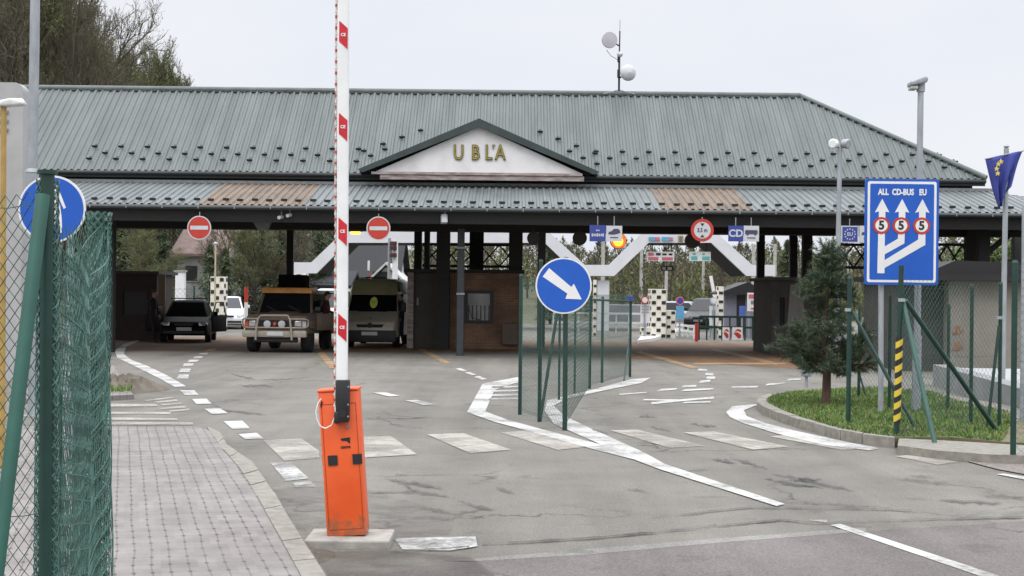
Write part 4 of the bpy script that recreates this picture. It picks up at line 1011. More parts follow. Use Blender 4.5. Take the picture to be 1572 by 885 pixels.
q = MB(); chain(q, fa, pl_, .05, za-.03, .034, .0014, warp=lambda p, s, t: Vector((p.x+.012*math.sin(t*9+s*5), p.y+.02*math.sin(s*11+t*3), p.z-.03*math.sin(s*9)))); q.build('mesh', M_GREENW, LF, fa)
# ================================================================ blue pedestrian sign on the left lamp post
lp = on(53, 640)
sY = 14.6; sb = Vector((P(108, 455, sY).x, sY, 0))
PS = empty('pedestrian_sign', sb, 'round blue pedestrian sign half hidden by the green netting', 'road sign')
c = P(83, 322, sY); rr = 51.5*sY/F
q = MB(); post(q, sb, (sb.x, sb.y, c.z+rr*.6), .03); q.build('post', M_GALV, PS, sb, smooth=40)
q = MB(); q.disc(c.x, c.z, rr, sY-.07, sY-.05, 56); q.build('disc', M_SWHITE, PS, sb)
q = MB(); q.disc(c.x, c.z, rr*.94, sY-.074, sY-.06, 56); q.build('blue_face', M_BLUE, PS, sb)
q = MB(); u = rr
def P2(pts, ox=0, s=1.): return [(c.x+(ox+a*s)*u, c.z+b*u*s) for a, b in pts]
q.disc(c.x+.12*u, c.z+.62*u, .1*u, sY-.077, sY-.07, 16)
q.prism(P2([(.02,.5),(.24,.5),(.42,.05),(.36,.0),(.22,.3),(.3,-.25),(.32,-.7),(.22,-.7),(.14,-.25),(.04,-.7),(-.07,-.7),(.0,-.2),(.02,.25),(-.12,.05),(-.18,.1)]), sY-.077, sY-.07)
q.disc(c.x-.33*u, c.z+.2*u, .085*u, sY-.077, sY-.07, 16)
q.prism(P2([(-.42,.1),(-.25,.1),(-.12,-.05),(-.22,-.02),(-.2,-.4),(-.22,-.7),(-.31,-.7),(-.34,-.4),(-.4,-.7),(-.49,-.7),(-.44,-.3)]), sY-.077, sY-.07)
q.build('walking_figures', M_SWHITE, PS, sb)
q = MB(); q.box((sb.x, sb.y-.03, c.z-rr*.45), (.12, .07, .04)); q.box((sb.x-.0, sb.y-.03, c.z+rr*.4), (.12, .07, .04)); q.build('bracket', M_GALV, PS, sb)
# ================================================================ lamp posts
q = MB(); zt = 7.5; Pm = P(50, 265, lp.y)
q.cyl(lp, (Pm.x, lp.y, Pm.z), .085, .085, 16); q.cyl((Pm.x, lp.y, Pm.z), (Pm.x, lp.y, Pm.z+.05), .095, .075, 16); q.cyl((Pm.x, lp.y, Pm.z+.05), (Pm.x+.02, lp.y, zt), .068, .06, 16)
L1 = empty('lamp_post', lp, 'thick grey steel lamp post rising out of the top of the picture behind the netting', 'lamp post')
q.build('pole', M_GALV, L1, lp, smooth=40)
q = MB(); q.tube([(Pm.x+.02, lp.y, zt), (Pm.x+.02, lp.y-.2, zt+.25), (Pm.x+.02, lp.y-.9, zt+.3)], .035, 10); q.build('arm', M_GALV, L1, lp, smooth=40)
q = MB(); q.hull([(Pm.x+.02+a*.12, lp.y-.9-b, zt+.3+h) for a in (-1, 1) for b, h in ((0, .06), (0, -.04), (.5, .03), (.5, -.02), (.25, .09))], .02, 2); q.build('lamp_head', M_GALV, L1, lp, smooth=50)
q = MB(); q.box((lp.x, lp.y, .01), (.3, .3, .02)); q.build('base_plate', M_GALV, L1, lp)
def lamp(name, label, x, yb, Y, yt, r, xt):
    b = Vector((P(x, 455, Y).x, Y, 0)); t = P(xt, yt, Y); E = empty('lamp_post', b, label, 'lamp post')
    q = MB(); q.cyl(b, b.lerp(t, .25), r*1.35, r*1.3, 14); q.cyl(b.lerp(t, .25), t, r, r*.85, 14); q.build('pole', M_GALV, E, b, smooth=40)
    return E, b, t
E, b, t = lamp('', 'tall grey lamp post with a box lamp behind the blue lane sign', 1408, 645, 20.7, 136, .05, 1413.5)
q = MB(); q.hull([(t.x+x, t.y+y, t.z+z) for x, y, z in ((-.17,-.12,.02),(-.17,.12,.02),(-.17,-.12,.09),(-.17,.12,.09),(.06,-.12,.07),(.06,.12,.07),(.06,-.12,.17),(.06,.12,.17),(.09,-.08,.12),(.09,.08,.12))], .025, 3); q.build('lamp_head', M_GALV, E, b, smooth=50)
q = MB(); q.rbox((t.x-.11, t.y, t.z-.0), (.1, .2, .05), .015, 2); q.build('lamp_glass', mat('lamp_glass', (.4, .4, .38), .2), E, b)
q = MB(); q.tube([(t.x, t.y, t.z-.05), (t.x, t.y, t.z+.1)], .06, 12); q.build('lamp_neck', M_GALV, E, b)
E, b, t = lamp('', 'slim grey lamp post with twin spot lamps behind the pine', 1284, 610, 33, 226, .06, 1289.5)
for s in (-1, 1):
    q = MB(); q.lathe([(.02, -.12), (.1, -.06), (.115, .06), (.09, .1)], (t.x+s*.13-.02, t.y-.05, t.z+.07), (s*.5, -.7, -.1), 14); q.build('lamp_head', M_GALV if s > 0 else M_WHITE, E, b, smooth=50)
q = MB(); q.cyl((t.x-.2, t.y, t.z), (t.x+.2, t.y, t.z), .025, n=8); q.build('arm', M_GALV, E, b)
E = None
yo = Vector((P(6, 455, 13.).x, 13., 0)); YL = empty('yellow_lamp_post', yo, 'yellow pole with a pale lamp head at the left edge', 'lamp post')
ty = P(6, 160, 13.); q = MB(); q.cyl(yo, (yo.x-.02, 13., ty.z), .026, n=12); q.build('pole', mat('ochre_paint', (.36, .23, .06), .5, 0, .2, 4), YL, yo, smooth=40)
c = P(18, 160, 13.); q = MB(); q.hull([(c.x+x, 13+y, c.z+z) for x, y, z in ((-.14,-.07,-.03),(-.14,.07,-.03),(-.14,0,.03),(.13,-.05,.0),(.13,.05,.0),(.1,0,.055),(0,-.07,.045),(0,.07,.045),(.12,0,-.02),(0,-.07,-.02))], .02, 3); q.build('lamp_head', mat('pale_lamp_shell', (.55, .55, .53), .4), YL, yo, smooth=60)
# pale tall sign back at the left edge
wb = Vector((P(2, 455, 24).x, 24, 0)); WS = empty('tall_totem', wb, 'tall pale grey panel with a rounded corner at the left edge behind the fence', 'panel')
q = MB(); tp = P(36, 127, 24); x1 = tp.x; x0 = x1-1.1; pts = [(x0, .2), (x1, .2)]+[(x1-.15+.15*math.cos(a), tp.z-.15+.15*math.sin(a)) for a in [R(k*15) for k in range(7)]]+[(x0, tp.z)]
q.prism(pts, 24, 24.3); q.build('panel', mat('pale_grey_panel', (.36, .355, .35), .6, 0, .08, 2), WS, wb)
q = MB(); q.ring; 
for z in (tp.z-.35, tp.z-.5, tp.z-.65, tp.z-.8): q.box((x1-.42, 23.985, z), (.35, .03, .05))
q.build('vent_slats', M_GREY, WS, wb)
q = MB(); q.box(((x0+x1)/2, 24.15, .1), (1.2, .5, .2)); q.build('plinth', M_CONC, WS, wb)
# ================================================================ big blue lane sign
sY = 20.2; so2 = Vector((P(1354, 455, sY).x, sY, 0)); LS = empty('lane_sign', so2, 'large blue lane sign with three white arrows and three speed limits of 5', 'road sign')
q = MB(); post(q, so2+Vector((0, 0, .1)), (P(1354, 300, sY).x, sY+.05, P(1354, 285, sY).z), .038, 14); q.build('post', M_GALV, LS, so2, smooth=40)
A_, B_ = P(1328, 437, sY-.06), P(1440, 276, sY-.06); mid = ((A_.x+B_.x)/2, (A_.z+B_.z)/2); HWd, HHt = 56.5*sY/F, 81*sY/F
def rrect(cx, cz, hw, hh, r, n=5):
    out = []
    for sx, sz, a0 in ((1,1,0),(-1,1,90),(-1,-1,180),(1,-1,270)):
        for k in range(n+1):
            a = R(a0+90*k/n); out.append((cx+sx*(hw-r)+r*math.cos(a), cz+sz*(hh-r)+r*math.sin(a)))
    return out
q = MB(); q.prism(rrect(*mid, HWd, HHt, .04), sY-.07, sY-.04); q.build('board', M_BLUE, LS, so2)
q = MB(); q.prism(rrect(*mid, HWd-.035, HHt-.035, .03), sY-.073, sY-.06); q.build('border', M_SWHITE, LS, so2)
q = MB(); q.prism(rrect(*mid, HWd-.07, HHt-.07, .02), sY-.076, sY-.06); q.build('blue_face', M_BLUE, LS, so2)
def sv(pts): return [(mid[0]+(x-1384)*sY/F, mid[1]-(y-356.5)*sY/F) for x, y in pts]
q = MB(); yy = sY-.079
for x in (1353.5, 1384, 1415): q.prism(sv([(x,306),(x-11,327),(x-5,325.5),(x-5,340),(x+5,340),(x+5,325.5),(x+11,327)]), yy, yy+.005)
q.prism(sv([(1348,338),(1358,338),(1358,379),(1378,367),(1379,338),(1389,338),(1388,374),(1358,391),(1358,400),(1409,368),(1410,338),(1420,338),(1420,376),(1358,412),(1358,420),(1347,420)]), yy-.001, yy+.005)
q.build('lane_arrows', M_SWHITE, LS, so2)
for s_, x in (('ALL', 1355), ('CD-BUS', 1385), ('EU', 1415.5)):
    c = sv([(x, 296)])[0]; q = MB(); add_text(q, s_, .118, (c[0], yy-.0, c[1]), sx=.74, bold=.005); q.build('lettering', M_SWHITE, LS, so2)
for x in (1352.5, 1382.5, 1414):
    c = sv([(x, 347)])[0]; rr = 13.*sY/F
    q = MB(); q.disc(*c, rr, yy-.006, yy, 36); ro_ = q.build('speed_limit', M_SRED, LS, so2)
    q = MB(); q.disc(*c, rr*.72, yy-.009, yy-.002, 36); q.build('white_face', M_SWHITE, ro_, so2)
    q = MB(); add_text(q, '5', .17, (c[0], yy-.011, c[1]), bold=.006); q.build('numeral', M_BLACK, ro_, so2)
# ================================================================ flag pole with blue flag, bare poles
fY = 24.; fo = Vector((P(1540, 455, fY).x, fY, 0)); FP = empty('flag_pole', fo, 'slim grey flag pole at the right edge behind the gate', 'flag pole')
tp = P(1545, 228, fY); q = MB(); q.cyl(fo, tp, .048, .042, 14); q.lathe([(.02, 0), (.05, .03), (.02, .06)], tp, n=12); q.build('pole', M_GALV, FP, fo, smooth=40)
q = MB(); q.cyl((tp.x-.38, tp.y-.07, P(1511, 245, fY).z), (tp.x+.28, tp.y-.07, P(1567, 232, fY).z), .012, n=8); q.build('cross_bar', M_GALV, FP, fo)
M_FLAG = mat('dark_blue_flag', (.035, .048, .24), .75, 0, .15, 3); M_STAR = mat('flag_star_yellow', (.62, .5, .12), .7)
pA_, pB_, pC_ = P(1510, 245, fY), P(1568, 232, fY), P(1535, 320, fY)
q = MB(); N = 14
for j in range(N+1):
    t = j/N
    for i in range(N+1):
        s = i/N; top = pA_.lerp(pB_, s); bot = P(1530+6*s, 318-22*abs(s-.5)*0, fY); p = top.lerp(bot, t*(1-.35*max(0, s-.55)/.45))
        q.v.append(Vector((p.x, fY-.08+.07*math.sin(s*14+t*3)*(.25+t), p.z)))
for j in range(N):
    for i in range(N): a = j*(N+1)+i; q.f.append((a, a+N+1, a+N+2, a+1)); q.mi.append(0)
fl = q.build('flag', M_FLAG, org=pA_, smooth=60); tag(fl, 'dark blue flag with yellow stars hanging limp from the crossbar', 'flag')
sm = fl.modifiers.new('thickness', 'SOLIDIFY'); sm.thickness = .004
q = MB()
for x, y in ((1527, 254), (1524.5, 261), (1526, 268), (1531, 250)):
    c = P(x, y, fY); pts = [(c.x+(.045 if k % 2 == 0 else .02)*math.sin(math.pi*k/5), c.z+(.045 if k % 2 == 0 else .02)*math.cos(math.pi*k/5)) for k in range(10)]; q.prism(pts, fY-.19, fY-.16)
q.build('star', M_STAR, fl, pA_)
po = Vector((P(1571, 455, 19).x, 19, 0)); q = MB(); q.cyl(po, (po.x, 19, P(1570, 318, 19).z), .03, n=12); tag(q.build('steel_pole', M_GALV, org=po, smooth=40), 'short bare steel pole at the far right edge', 'pole')
# ================================================================ signs hung under the canopy
HYs = 38.9
def hung(name, label, cat, x, y, Y=HYs, group=None, hang=None):
    c = P(x, y, Y); E = empty(name, c, label, cat, group)
    ztop = 3.9
    for dx in (hang or (0,)):
        q = MB(); q.cyl((c.x+dx, Y+.03, c.z), (c.x+dx, Y+.03, ztop), .014, n=6); q.build('hanger', M_GALV, E, c)
    return E, c
for x, y, lab in ((306, 350, 'round red no entry sign hung above the black car lane'), (581, 351, 'round red no entry sign hung above the khaki van')):
    E, c = hung('no_entry_sign', lab, 'road sign', x, y, group='no entry signs under the canopy')
    q = MB(); q.disc(c.x, c.z, .325, HYs-.02, HYs, 40); q.build('disc', M_SWGREY, E, c)
    q = MB(); q.disc(c.x, c.z, .295, HYs-.025, HYs-.01, 40); q.build('red_face', M_SRED, E, c)
    q = MB(); q.box((c.x, HYs-.027, c.z), (.48, .01, .105)); q.build('white_bar', M_SWGREY, E, c)
E, c = hung('height_limit_sign', 'round white height limit sign with a red ring', 'road sign', 1078, 354)
q = MB(); q.disc(c.x, c.z, .31, HYs-.02, HYs, 40); q.build('disc', M_SRED, E, c)
q = MB(); q.disc(c.x, c.z, .225, HYs-.025, HYs-.01, 40); q.build('white_face', M_SWGREY, E, c)
q = MB(); add_text(q, '3,5 m', .155, (c.x, HYs-.027, c.z), sx=.8, bold=.004)
q.prism([(c.x-.06, c.z+.19), (c.x+.06, c.z+.19), (c.x, c.z+.11)], HYs-.03, HYs-.02); q.prism([(c.x-.06, c.z-.19), (c.x+.06, c.z-.19), (c.x, c.z-.11)], HYs-.03, HYs-.02); q.build('lettering', M_BLACK, E, c)
M_PICT = mat('sign_pictogram_dark', (.05, .05, .085), .5)
def square(label, x0, y0, x1, y1, m, face=None, cat='road sign', Y=HYs, name='lane_board'):
    E, c = hung(name, label, cat, (x0+x1)/2, (y0+y1)/2, Y, hang=(0,))
    hw, hh = (x1-x0)/2*Y/F, (y1-y0)/2*Y/F
    q = MB(); q.box((c.x, Y-.01, c.z), (2*hw, .02, 2*hh)); q.build('board', m, E, c)
    if face:
        q = MB(); face(q, c, hw, hh, Y-.024); q.build('symbol', M_SWGREY if m is M_BLUED else M_PICT, E, c)
    return E, c
def bars(q, c, hw, hh, y): q.box((c.x, y, c.z+hh*.1), (hw*1.5, .01, hh*.28)); q.box((c.x-.04, y, c.z+hh*.55), (hw*.4, .01, hh*.16))
def bars(q, c, hw, hh, y):
    for k in range(7): q.box((c.x+(k-3)*hw*.22, y, c.z-hh*.22), (hw*.15, .008, hh*(.3 if k % 3 else .4)))
    for k in range(3): q.box((c.x+(k-1)*hw*.16, y, c.z+hh*.35), (hw*.1, .008, hh*.18))
def carpic(q, c, hw, hh, y):
    q.prism([(c.x+a*hw, c.z+b*hh) for a, b in ((-.75,-.1),(-.7,.2),(-.35,.3),(-.05,.6),(.5,.62),(.75,.35),(.78,.1),(.4,-.05),(-.1,-.15))], y, y+.01)
    q.box((c.x, y, c.z-.5*hh), (hw*1., .008, hh*.12))
def buspic(q, c, hw, hh, y):
    q.prism([(c.x+a*hw, c.z+b*hh) for a, b in ((-.82,-.1),(-.82,.38),(-.7,.45),(.75,.45),(.82,.3),(.82,-.1))], y, y+.01)
    q.disc(c.x-.5*hw, c.z-.12*hh, .14*hh, y-.001, y+.01, 14); q.disc(c.x+.5*hw, c.z-.12*hh, .14*hh, y-.001, y+.01, 14); q.box((c.x, y, c.z-.55*hh), (hw*1.1, .008, hh*.12))
square('blue lane board with pale wording hung beside the car board', 905, 346, 930, 371, M_BLUED, bars)
square('white lane board with a dark car picture', 930.6, 347, 955, 371, M_SWGREY, carpic)
square('blue lane board reading CD', 1118, 347, 1141, 371, M_BLUED, lambda q, c, hw, hh, y: add_text(q, 'CD', .27, (c.x, y, c.z), bold=.008))
square('white lane board with a bus picture', 1141.6, 347, 1165, 371, M_SWGREY, buspic)
E, c = square('blue lane board with a ring of stars beside the big lane sign', 1291, 347, 1318, 373, M_SWGREY)
q = MB(); q.box((c.x, HYs-.022, c.z), (.41, .01, .4)); q.build('blue_field', M_BLUED, E, c)
q = MB()
for k in range(12): a = R(30*k); q.disc(c.x+.14*math.cos(a), c.z+.14*math.sin(a), .02, HYs-.03, HYs-.024, 6)
add_text(q, 'EU', .13, (c.x, HYs-.028, c.z), bold=.003)
q.build('stars', M_SWGREY, E, c)
square('white lane board half hidden behind the big lane sign', 1319, 347, 1345, 373, M_SWGREY, carpic)
# round signal lamps on the second beam
M_AMBER = mat('lit_amber_signal', (.6, .12, .02), .4, emit=(1., .16, .02, 1.3)); M_AMB2 = mat('lit_yellow_core', (.8, .5, .05), .4, emit=(1., .55, .04, 2.2)); M_DISC = mat('dark_signal_disc', (.025, .022, .014), .6)
for x, y, rpx, lit, lab in ((819, 366, 10, 0, 'dark round signal disc nearest the booth'), (890, 366, 11, 0, 'dark round signal disc left of the blue wording board'), (1063, 370, 12, 0, 'dark round signal disc behind the height limit sign'), (949, 370, 12.5, 1, 'glowing amber signal disc behind the car board')):
    Y = 41.2; c = P(x, y, Y); E = empty('signal_disc', c, lab, 'signal', 'signal discs under the canopy'); r = rpx*Y/F
    q = MB(); q.disc(c.x, c.z, r, Y-.06, Y+.05, 32); q.build('housing', M_DISC, E, c)
    q = MB(); q.cyl((c.x, Y, c.z+r*.8), (c.x, Y, 3.9), .02, n=6); q.build('hanger', M_BLACK, E, c)
    if lit:
        q = MB(); q.disc(c.x, c.z, r*.93, Y-.066, Y-.05, 32); q.build('lens', M_AMBER, E, c); q = MB(); q.disc(c.x, c.z-.02, r*.6, Y-.07, Y-.06, 32); q.build('lens_core', M_AMB2, E, c)
    else:
        q = MB(); q.ring(c.x, c.z, r*.86, r*.97, Y-.068, Y-.05, 32); q.build('rim', mat('dull_red_rim', (.12, .02, .014), .5) if x > 1000 else M_BLACK, E, c)
c = P(546, 358, 41.2); E = empty('beacon_lamp', c, 'small glowing yellow lamp on the beam beside the boom', 'lamp'); q = MB(); q.rbox((c.x, 41.15, c.z), (.28, .12, .07), .02, 2); q.build('lens', mat('lit_yellow_lamp', (.8, .5, .05), .4, emit=(1., .6, .05, 3.)), E, c); q = MB(); q.box((c.x, 41.2, c.z+.07), (.3, .16, .05)); q.build('bracket', M_BLACK, E, c)
c = P(682, 337, 39.2); E = empty('floodlight', c, 'white floodlight on the front beam above the brick booth', 'lamp'); q = MB(); q.rbox((c.x, 39.1, c.z), (.17, .16, .24), .02, 2, rot=(R(-15), 0, R(12))); q.build('lamp_head', M_SWGREY, E, c); q = MB(); q.box((c.x+.02, 39.2, c.z+.14), (.05, .1, .16)); q.build('bracket', M_GREY, E, c)
for x, y, lab in ((432, 335, 'small pale camera on the front beam left of the boom'), (445, 332, 'pale bracket lamp on the front beam left of the boom')):
    c = P(x, y, 39.2); E = empty('camera', c, lab, 'camera'); q = MB(); q.cyl((c.x-.04, 39.02, c.z), (c.x+.02, 39.22, c.z+.03), .05, n=10); q.build('body', M_SWGREY, E, c); q = MB(); q.cyl((c.x, 39.2, c.z), (c.x, 39.2, c.z+.2), .018, n=6); q.build('bracket', M_GREY, E, c)
c = P(403, 346, 40.3); E = empty('ceiling_lamp', c, 'wide pale lamp shade under the canopy left of the boom', 'lamp'); q = MB(); q.prism([(c.x-.3, c.z+.17), (c.x+.27, c.z+.17), (c.x+.16, c.z-.13), (c.x-.1, c.z-.13)], 40.1, 40.4); q.build('shade', mat('dim_lamp_shade', (.16, .16, .15), .5), E, c); q = MB(); q.cyl((c.x, 40.25, c.z+.1), (c.x, 40.25, 4.0), .03, n=8); q.build('hanger', M_BLACK, E, c)
# ================================================================ dish mast on the ridge
mY = YR; base = P(950, 156, mY); base.z = ZR+.08; mo_ = Vector((base.x, mY, ZR)); DM = empty('antenna_mast', mo_, 'slim antenna mast with two dishes on the roof ridge', 'antenna mast')
top = P(951.5, 48, mY); q = MB(); q.cyl(mo_, (mo_.x, mY, P(951, 88, mY).z), .035, n=8); q.cyl((mo_.x, mY, P(951, 90, mY).z), (mo_.x+.01, mY, top.z), .022, n=8); q.cyl((mo_.x+.01, mY, top.z), (mo_.x+.012, mY, top.z+.35), .007, n=6); q.build('mast', M_DKSTEEL, DM, mo_)
for s in (-1, 1):
    q = MB(); q.cyl((mo_.x, mY, P(950, 138, mY).z), (mo_.x+s*.5, mY-.12, ZR+.0), .015, n=6); q.build('stay', M_GALV, DM, mo_)
M_DISH = mat('grey_dish', (.42, .40, .42), .55, 0, .08, 3)
def dish(x, y, rpx, ax, m):
    c = P(x, y, mY-.25); r = rpx*mY/F; q = MB(); q.lathe([(r*.05, .14), (r*.55, .10), (r*.85, .05), (r, 0), (r*.98, -.05), (r*.6, -.06), (r*.02, -.07)], c, ax, 28)
    o = q.build('dish', m, DM, mo_, smooth=60); q = MB(); q.cyl(c, (mo_.x, mY, c.z-.14), .025, n=6); q.build('dish_arm', M_DKSTEEL, o, mo_)
dish(935.5, 62, 12.5, (-.25, .95, 0), M_DISH); dish(964.5, 112, 12.5, (.3, -.95, 0), M_SWGREY)
c = P(951.5, 84, mY-.1); q = MB(); q.lathe([(.02, -.06), (.09, -.03), (.09, .05), (.03, .1)], c, (.3, -.9, 0), 14); q.build('small_dish', M_SWGREY, DM, mo_, smooth=50)
for y0_, y1_ in ((84, 96), (107, 120)):
    q = MB(); a, b_ = P(950, y0_, mY-.05), P(950, y1_, mY-.05); q.rbox((mo_.x-.02, mY-.06, (a.z+b_.z)/2), (.09, .1, a.z-b_.z), .02, 2); q.build('radio_box', M_BLACK, DM, mo_)
q = MB(); q.tube([P(931, 77, mY-.2), P(938, 86, mY-.2), P(948, 92, mY-.1)], .01, 6); q.build('cable', M_GREY, DM, mo_)
# ================================================================ vehicles (front towards the camera at local -y)
M_TYRE = mat('tyre_rubber', (.012, .012, .012), .85, 0, .3, 12); M_RIM = mat('dull_rim', (.12, .12, .12), .45, .5, .2, 10)
M_CHROME = mat('lamp_glass_bright', (.5, .5, .5), .15, .3, .15, 30); M_PLATE = mat('number_plate', (.55, .55, .53), .5, 0, .1, 30)
M_VGLASS = glass('dark_vehicle_glass', (.008, .009, .01), .08)
M_IND = mat('orange_lamp', (.5, .07, .02), .3)
M_BUMP = mat('dark_bumper_plastic', (.022, .022, .023), .6)
def wheel(parent, x, y, r, wd, side):
    q = MB(); ax = (side, 0, 0)
    q.lathe([(r*.62, -wd/2), (r*.95, -wd/2), (r, -wd*.38), (r, wd*.38), (r*.95, wd/2), (r*.62, wd/2)], (x, y, r), ax, 26)
    t = q.build('wheel', M_TYRE, parent, smooth=35)
    q = MB(); q.lathe([(r*.62, wd*.42), (r*.55, wd*.36), (r*.5, wd*.2), (r*.2, wd*.22), (r*.16, wd*.36), (.01, wd*.37)], (x, y, r), ax, 20); q.build('rim', M_RIM, t, smooth=35)
def cabin(E, m, zb, zr, yb0, yt0, yt1, yb1, wb, wt, name='cabin', bev=.04):
    """greenhouse with proud glazing; returns nothing"""
    c = [(-wb, yb0, zb), (wb, yb0, zb), (wb, yb1, zb), (-wb, yb1, zb), (-wt, yt0, zr), (wt, yt0, zr), (wt, yt1, zr), (-wt, yt1, zr)]
    c += [(-wt*.7, yt0+.1, zr+.035), (wt*.7, yt0+.1, zr+.035), (wt*.7, yt1-.1, zr+.035), (-wt*.7, yt1-.1, zr+.035)]
    q = MB(); q.hull(c, bev, 2); q.build(name, m, E, smooth=35)
    v = [Vector(p) for p in c]
    q = MB(); q.panel([v[0], v[1], v[5], v[4]], .07, .012, .006); q.build('windscreen', M_VGLASS, E)
    q = MB(); q.panel([v[2], v[3], v[7], v[6]], .08, .012, .006); q.build('rear_window', M_VGLASS, E)
    for a, b, cc, d in ((1, 2, 6, 5), (3, 0, 4, 7)):
        q = MB(); q.panel([v[a], v[b], v[cc], v[d]], .09, .012, .006); q.build('side_window', M_VGLASS, E)
    return v
def mirror(E, x, y, z, s, m):
    q = MB(); q.rbox((x+s*.1, y, z), (.18, .1, .15), .03, 2); q.bar((x-s*.02, y, z-.05), (x+s*.06, y, z-.03), .04, .04); q.build('mirror', m, E, smooth=40)
def small_car(loc, label, paint, L=4.1, W=1.68, H=1.42, rz=0., hood=.88, group=None, door=False, fast=1.05, name='car', tall=False):
    E = empty(name, loc, label, 'car', group, rz); w = W/2
    q = MB()
    q.hull([(s*x, y, z) for s in (-1, 1) for x, y, z in ((w-.12, .0, .28), (w-.1, .0, .52), (w-.03, .3, .24), (w, .55, .3), (w, .5, .62), (w-.1, .12, .66), (w-.14, .2, .72), (w-.09, fast, hood), (w-.02, fast, hood-.1), (w, L-.3, .3), (w-.02, L-.35, hood), (w-.12, L, .35), (w-.12, L-.03, hood-.05), (w-.1, L-.3, hood+.05))], .045, 2)
    q.build('body', paint, E, smooth=35)
    zr = H-.035
    cabin(E, paint, hood-.04, zr, fast-.08, fast+.72, L-1.0, L-.35, w-.1, w-.28)
    for s in (-1, 1):
        q = MB(); q.hull([(s*(w-.36), .03, .58), (s*(w-.38), .05, .70), (s*(w-.13), .08, .69), (s*(w-.07), .18, .68), (s*(w-.07), .16, .58), (s*(w-.2), .02, .58), (s*(w-.36), .2, .6)], .01, 1); q.build('headlight', M_CHROME, E)
        for y in (.78, L-.78): wheel(E, s*(w-.1), y, .3, .19, s)
        mirror(E, s*w, fast+.25, hood+.1, s, paint)
    q = MB(); q.rbox((0, .0, .62), (.62, .05, .09), .015, 1); q.build('grille', M_BLACK, E)
    q = MB(); q.rbox((0, .02, .36), (W-.3, .06, .13), .02, 1); q.build('air_intake', M_BUMP, E)
    q = MB(); q.box((0, -.025, .47), (.5, .012, .11)); q.build('number_plate', M_PLATE, E)
    return E
def open_door(E, x, y, s, m, z0, z1, zt, ang=62, ln=1.0):
    """front door swung open about its hinge"""
    a = -R(ang)*s; M = Matrix.Translation((x, y, 0)) @ Matrix.Rotation(a, 4, 'Z')
    q = MB(); q.rbox((0, ln/2, (z0+z1)/2), (.07, ln, z1-z0), .025, 2); q.v = [M @ v for v in q.v]; d = q.build('door', m, E, smooth=35)
    q = MB(); q.tube([(0, .04, z1), (-s*.06, .42, zt), (-s*.06, ln-.08, zt), (0, ln-.02, z1)], .022, 6); q.v = [M @ v for v in q.v]; q.build('window_frame', M_BLACK, d)
    return d
def at(x, y, Y): p = P(x, 455, Y); return Vector((p.x, Y, 0))
# --- black car with open doors
M_BLKP = mat('black_car_paint', (.004, .004, .0045), .6, 0, .2, 4, spec=.12)
bc = small_car(at(283, 0, 48.5), 'small black car with both front doors open in the leftmost lane', M_BLKP, L=4.2, W=1.7, H=1.44, rz=R(8))
open_door(bc, .84, 1.05, 1, M_BLKP, .35, .93, 1.38, 26); open_door(bc, -.84, 1.05, -1, M_BLKP, .35, .93, 1.38, 38)
q = MB(); q.tube([(-.62, 1.9, 1.44), (-.62, 1.9, 1.5), (.62, 1.9, 1.5), (.62, 1.9, 1.44)], .02, 6); q.build('roof_bar', M_BLACK, bc)
# --- brown off-road car with bull bar
SV = empty('off_road_car', at(422, 0, 41.0), 'muddy brown off-road car with a pale bull bar, orange roof front and black roof box', 'car', None, R(-3))
M_MUD = mat('dusty_brown_paint', (.085, .058, .042), .5, 0, 0, scale=3.5, col2=(.14, .10, .076), bump=.15, bscale=20)
M_MUDL = mat('beige_bar', (.33, .29, .23), .45, 0, .15, 8); M_OR = mat('orange_roof_front', (.55, .25, .05), .45, 0, 0, scale=4, col2=(.40, .15, .03))
w = .93
q = MB(); q.hull([(s*x, y, z) for s in (-1, 1) for x, y, z in ((w-.09, .12, .62), (w-.09, .12, .92), (w, .3, .55), (w, .3, .92), (w-.08, .25, 1.06), (w-.12, 1.35, 1.14), (w-.02, 1.35, 1.0), (w, 4.4, .55), (w, 4.4, 1.05), (w-.08, 4.5, 1.12), (w-.1, .5, 1.09))], .05, 2)
q.build('body', M_MUD, SV, smooth=35)
q = MB(); q.hull([(s*x, y, z) for s in (-1, 1) for x, y, z in ((.42, .3, 1.06), (.5, 1.3, 1.13), (.36, .34, 1.10), (.42, 1.3, 1.185))], .025, 2); q.build('bonnet_bulge', M_MUD, SV, smooth=35)
cv = cabin(SV, M_MUD, 1.08, 1.78, 1.32, 1.82, 4.35, 4.45, w-.09, w-.2)
q = MB(); q.hull([(s*x, y, z) for s in (-1, 1) for x, y, z in ((w-.17, 1.62, 1.72), (w-.2, 1.66, 1.88), (w-.2, 2.6, 1.9), (w-.17, 2.6, 1.8), (w-.16, 1.75, 1.74))], .02, 2); q.build('roof_front', M_OR, SV, smooth=35)
q = MB(); q.rbox((-.02, 2.75, 2.07), (.72, 1.2, .42), .05, 2); q.rbox((.0, 2.9, 1.88), (1.2, 1.6, .06), .02, 1); q.build('roof_box', mat('matt_black_fabric', (.004, .004, .005), .9, spec=.05), SV, smooth=35)
q = MB(); q.rbox((0, .115, .84), (1.2, .06, .2), .015, 1)
for k in range(5): q.box((0, .082, .77+k*.035), (1.16, .01, .012))
q.build('grille', M_BUMP, SV)
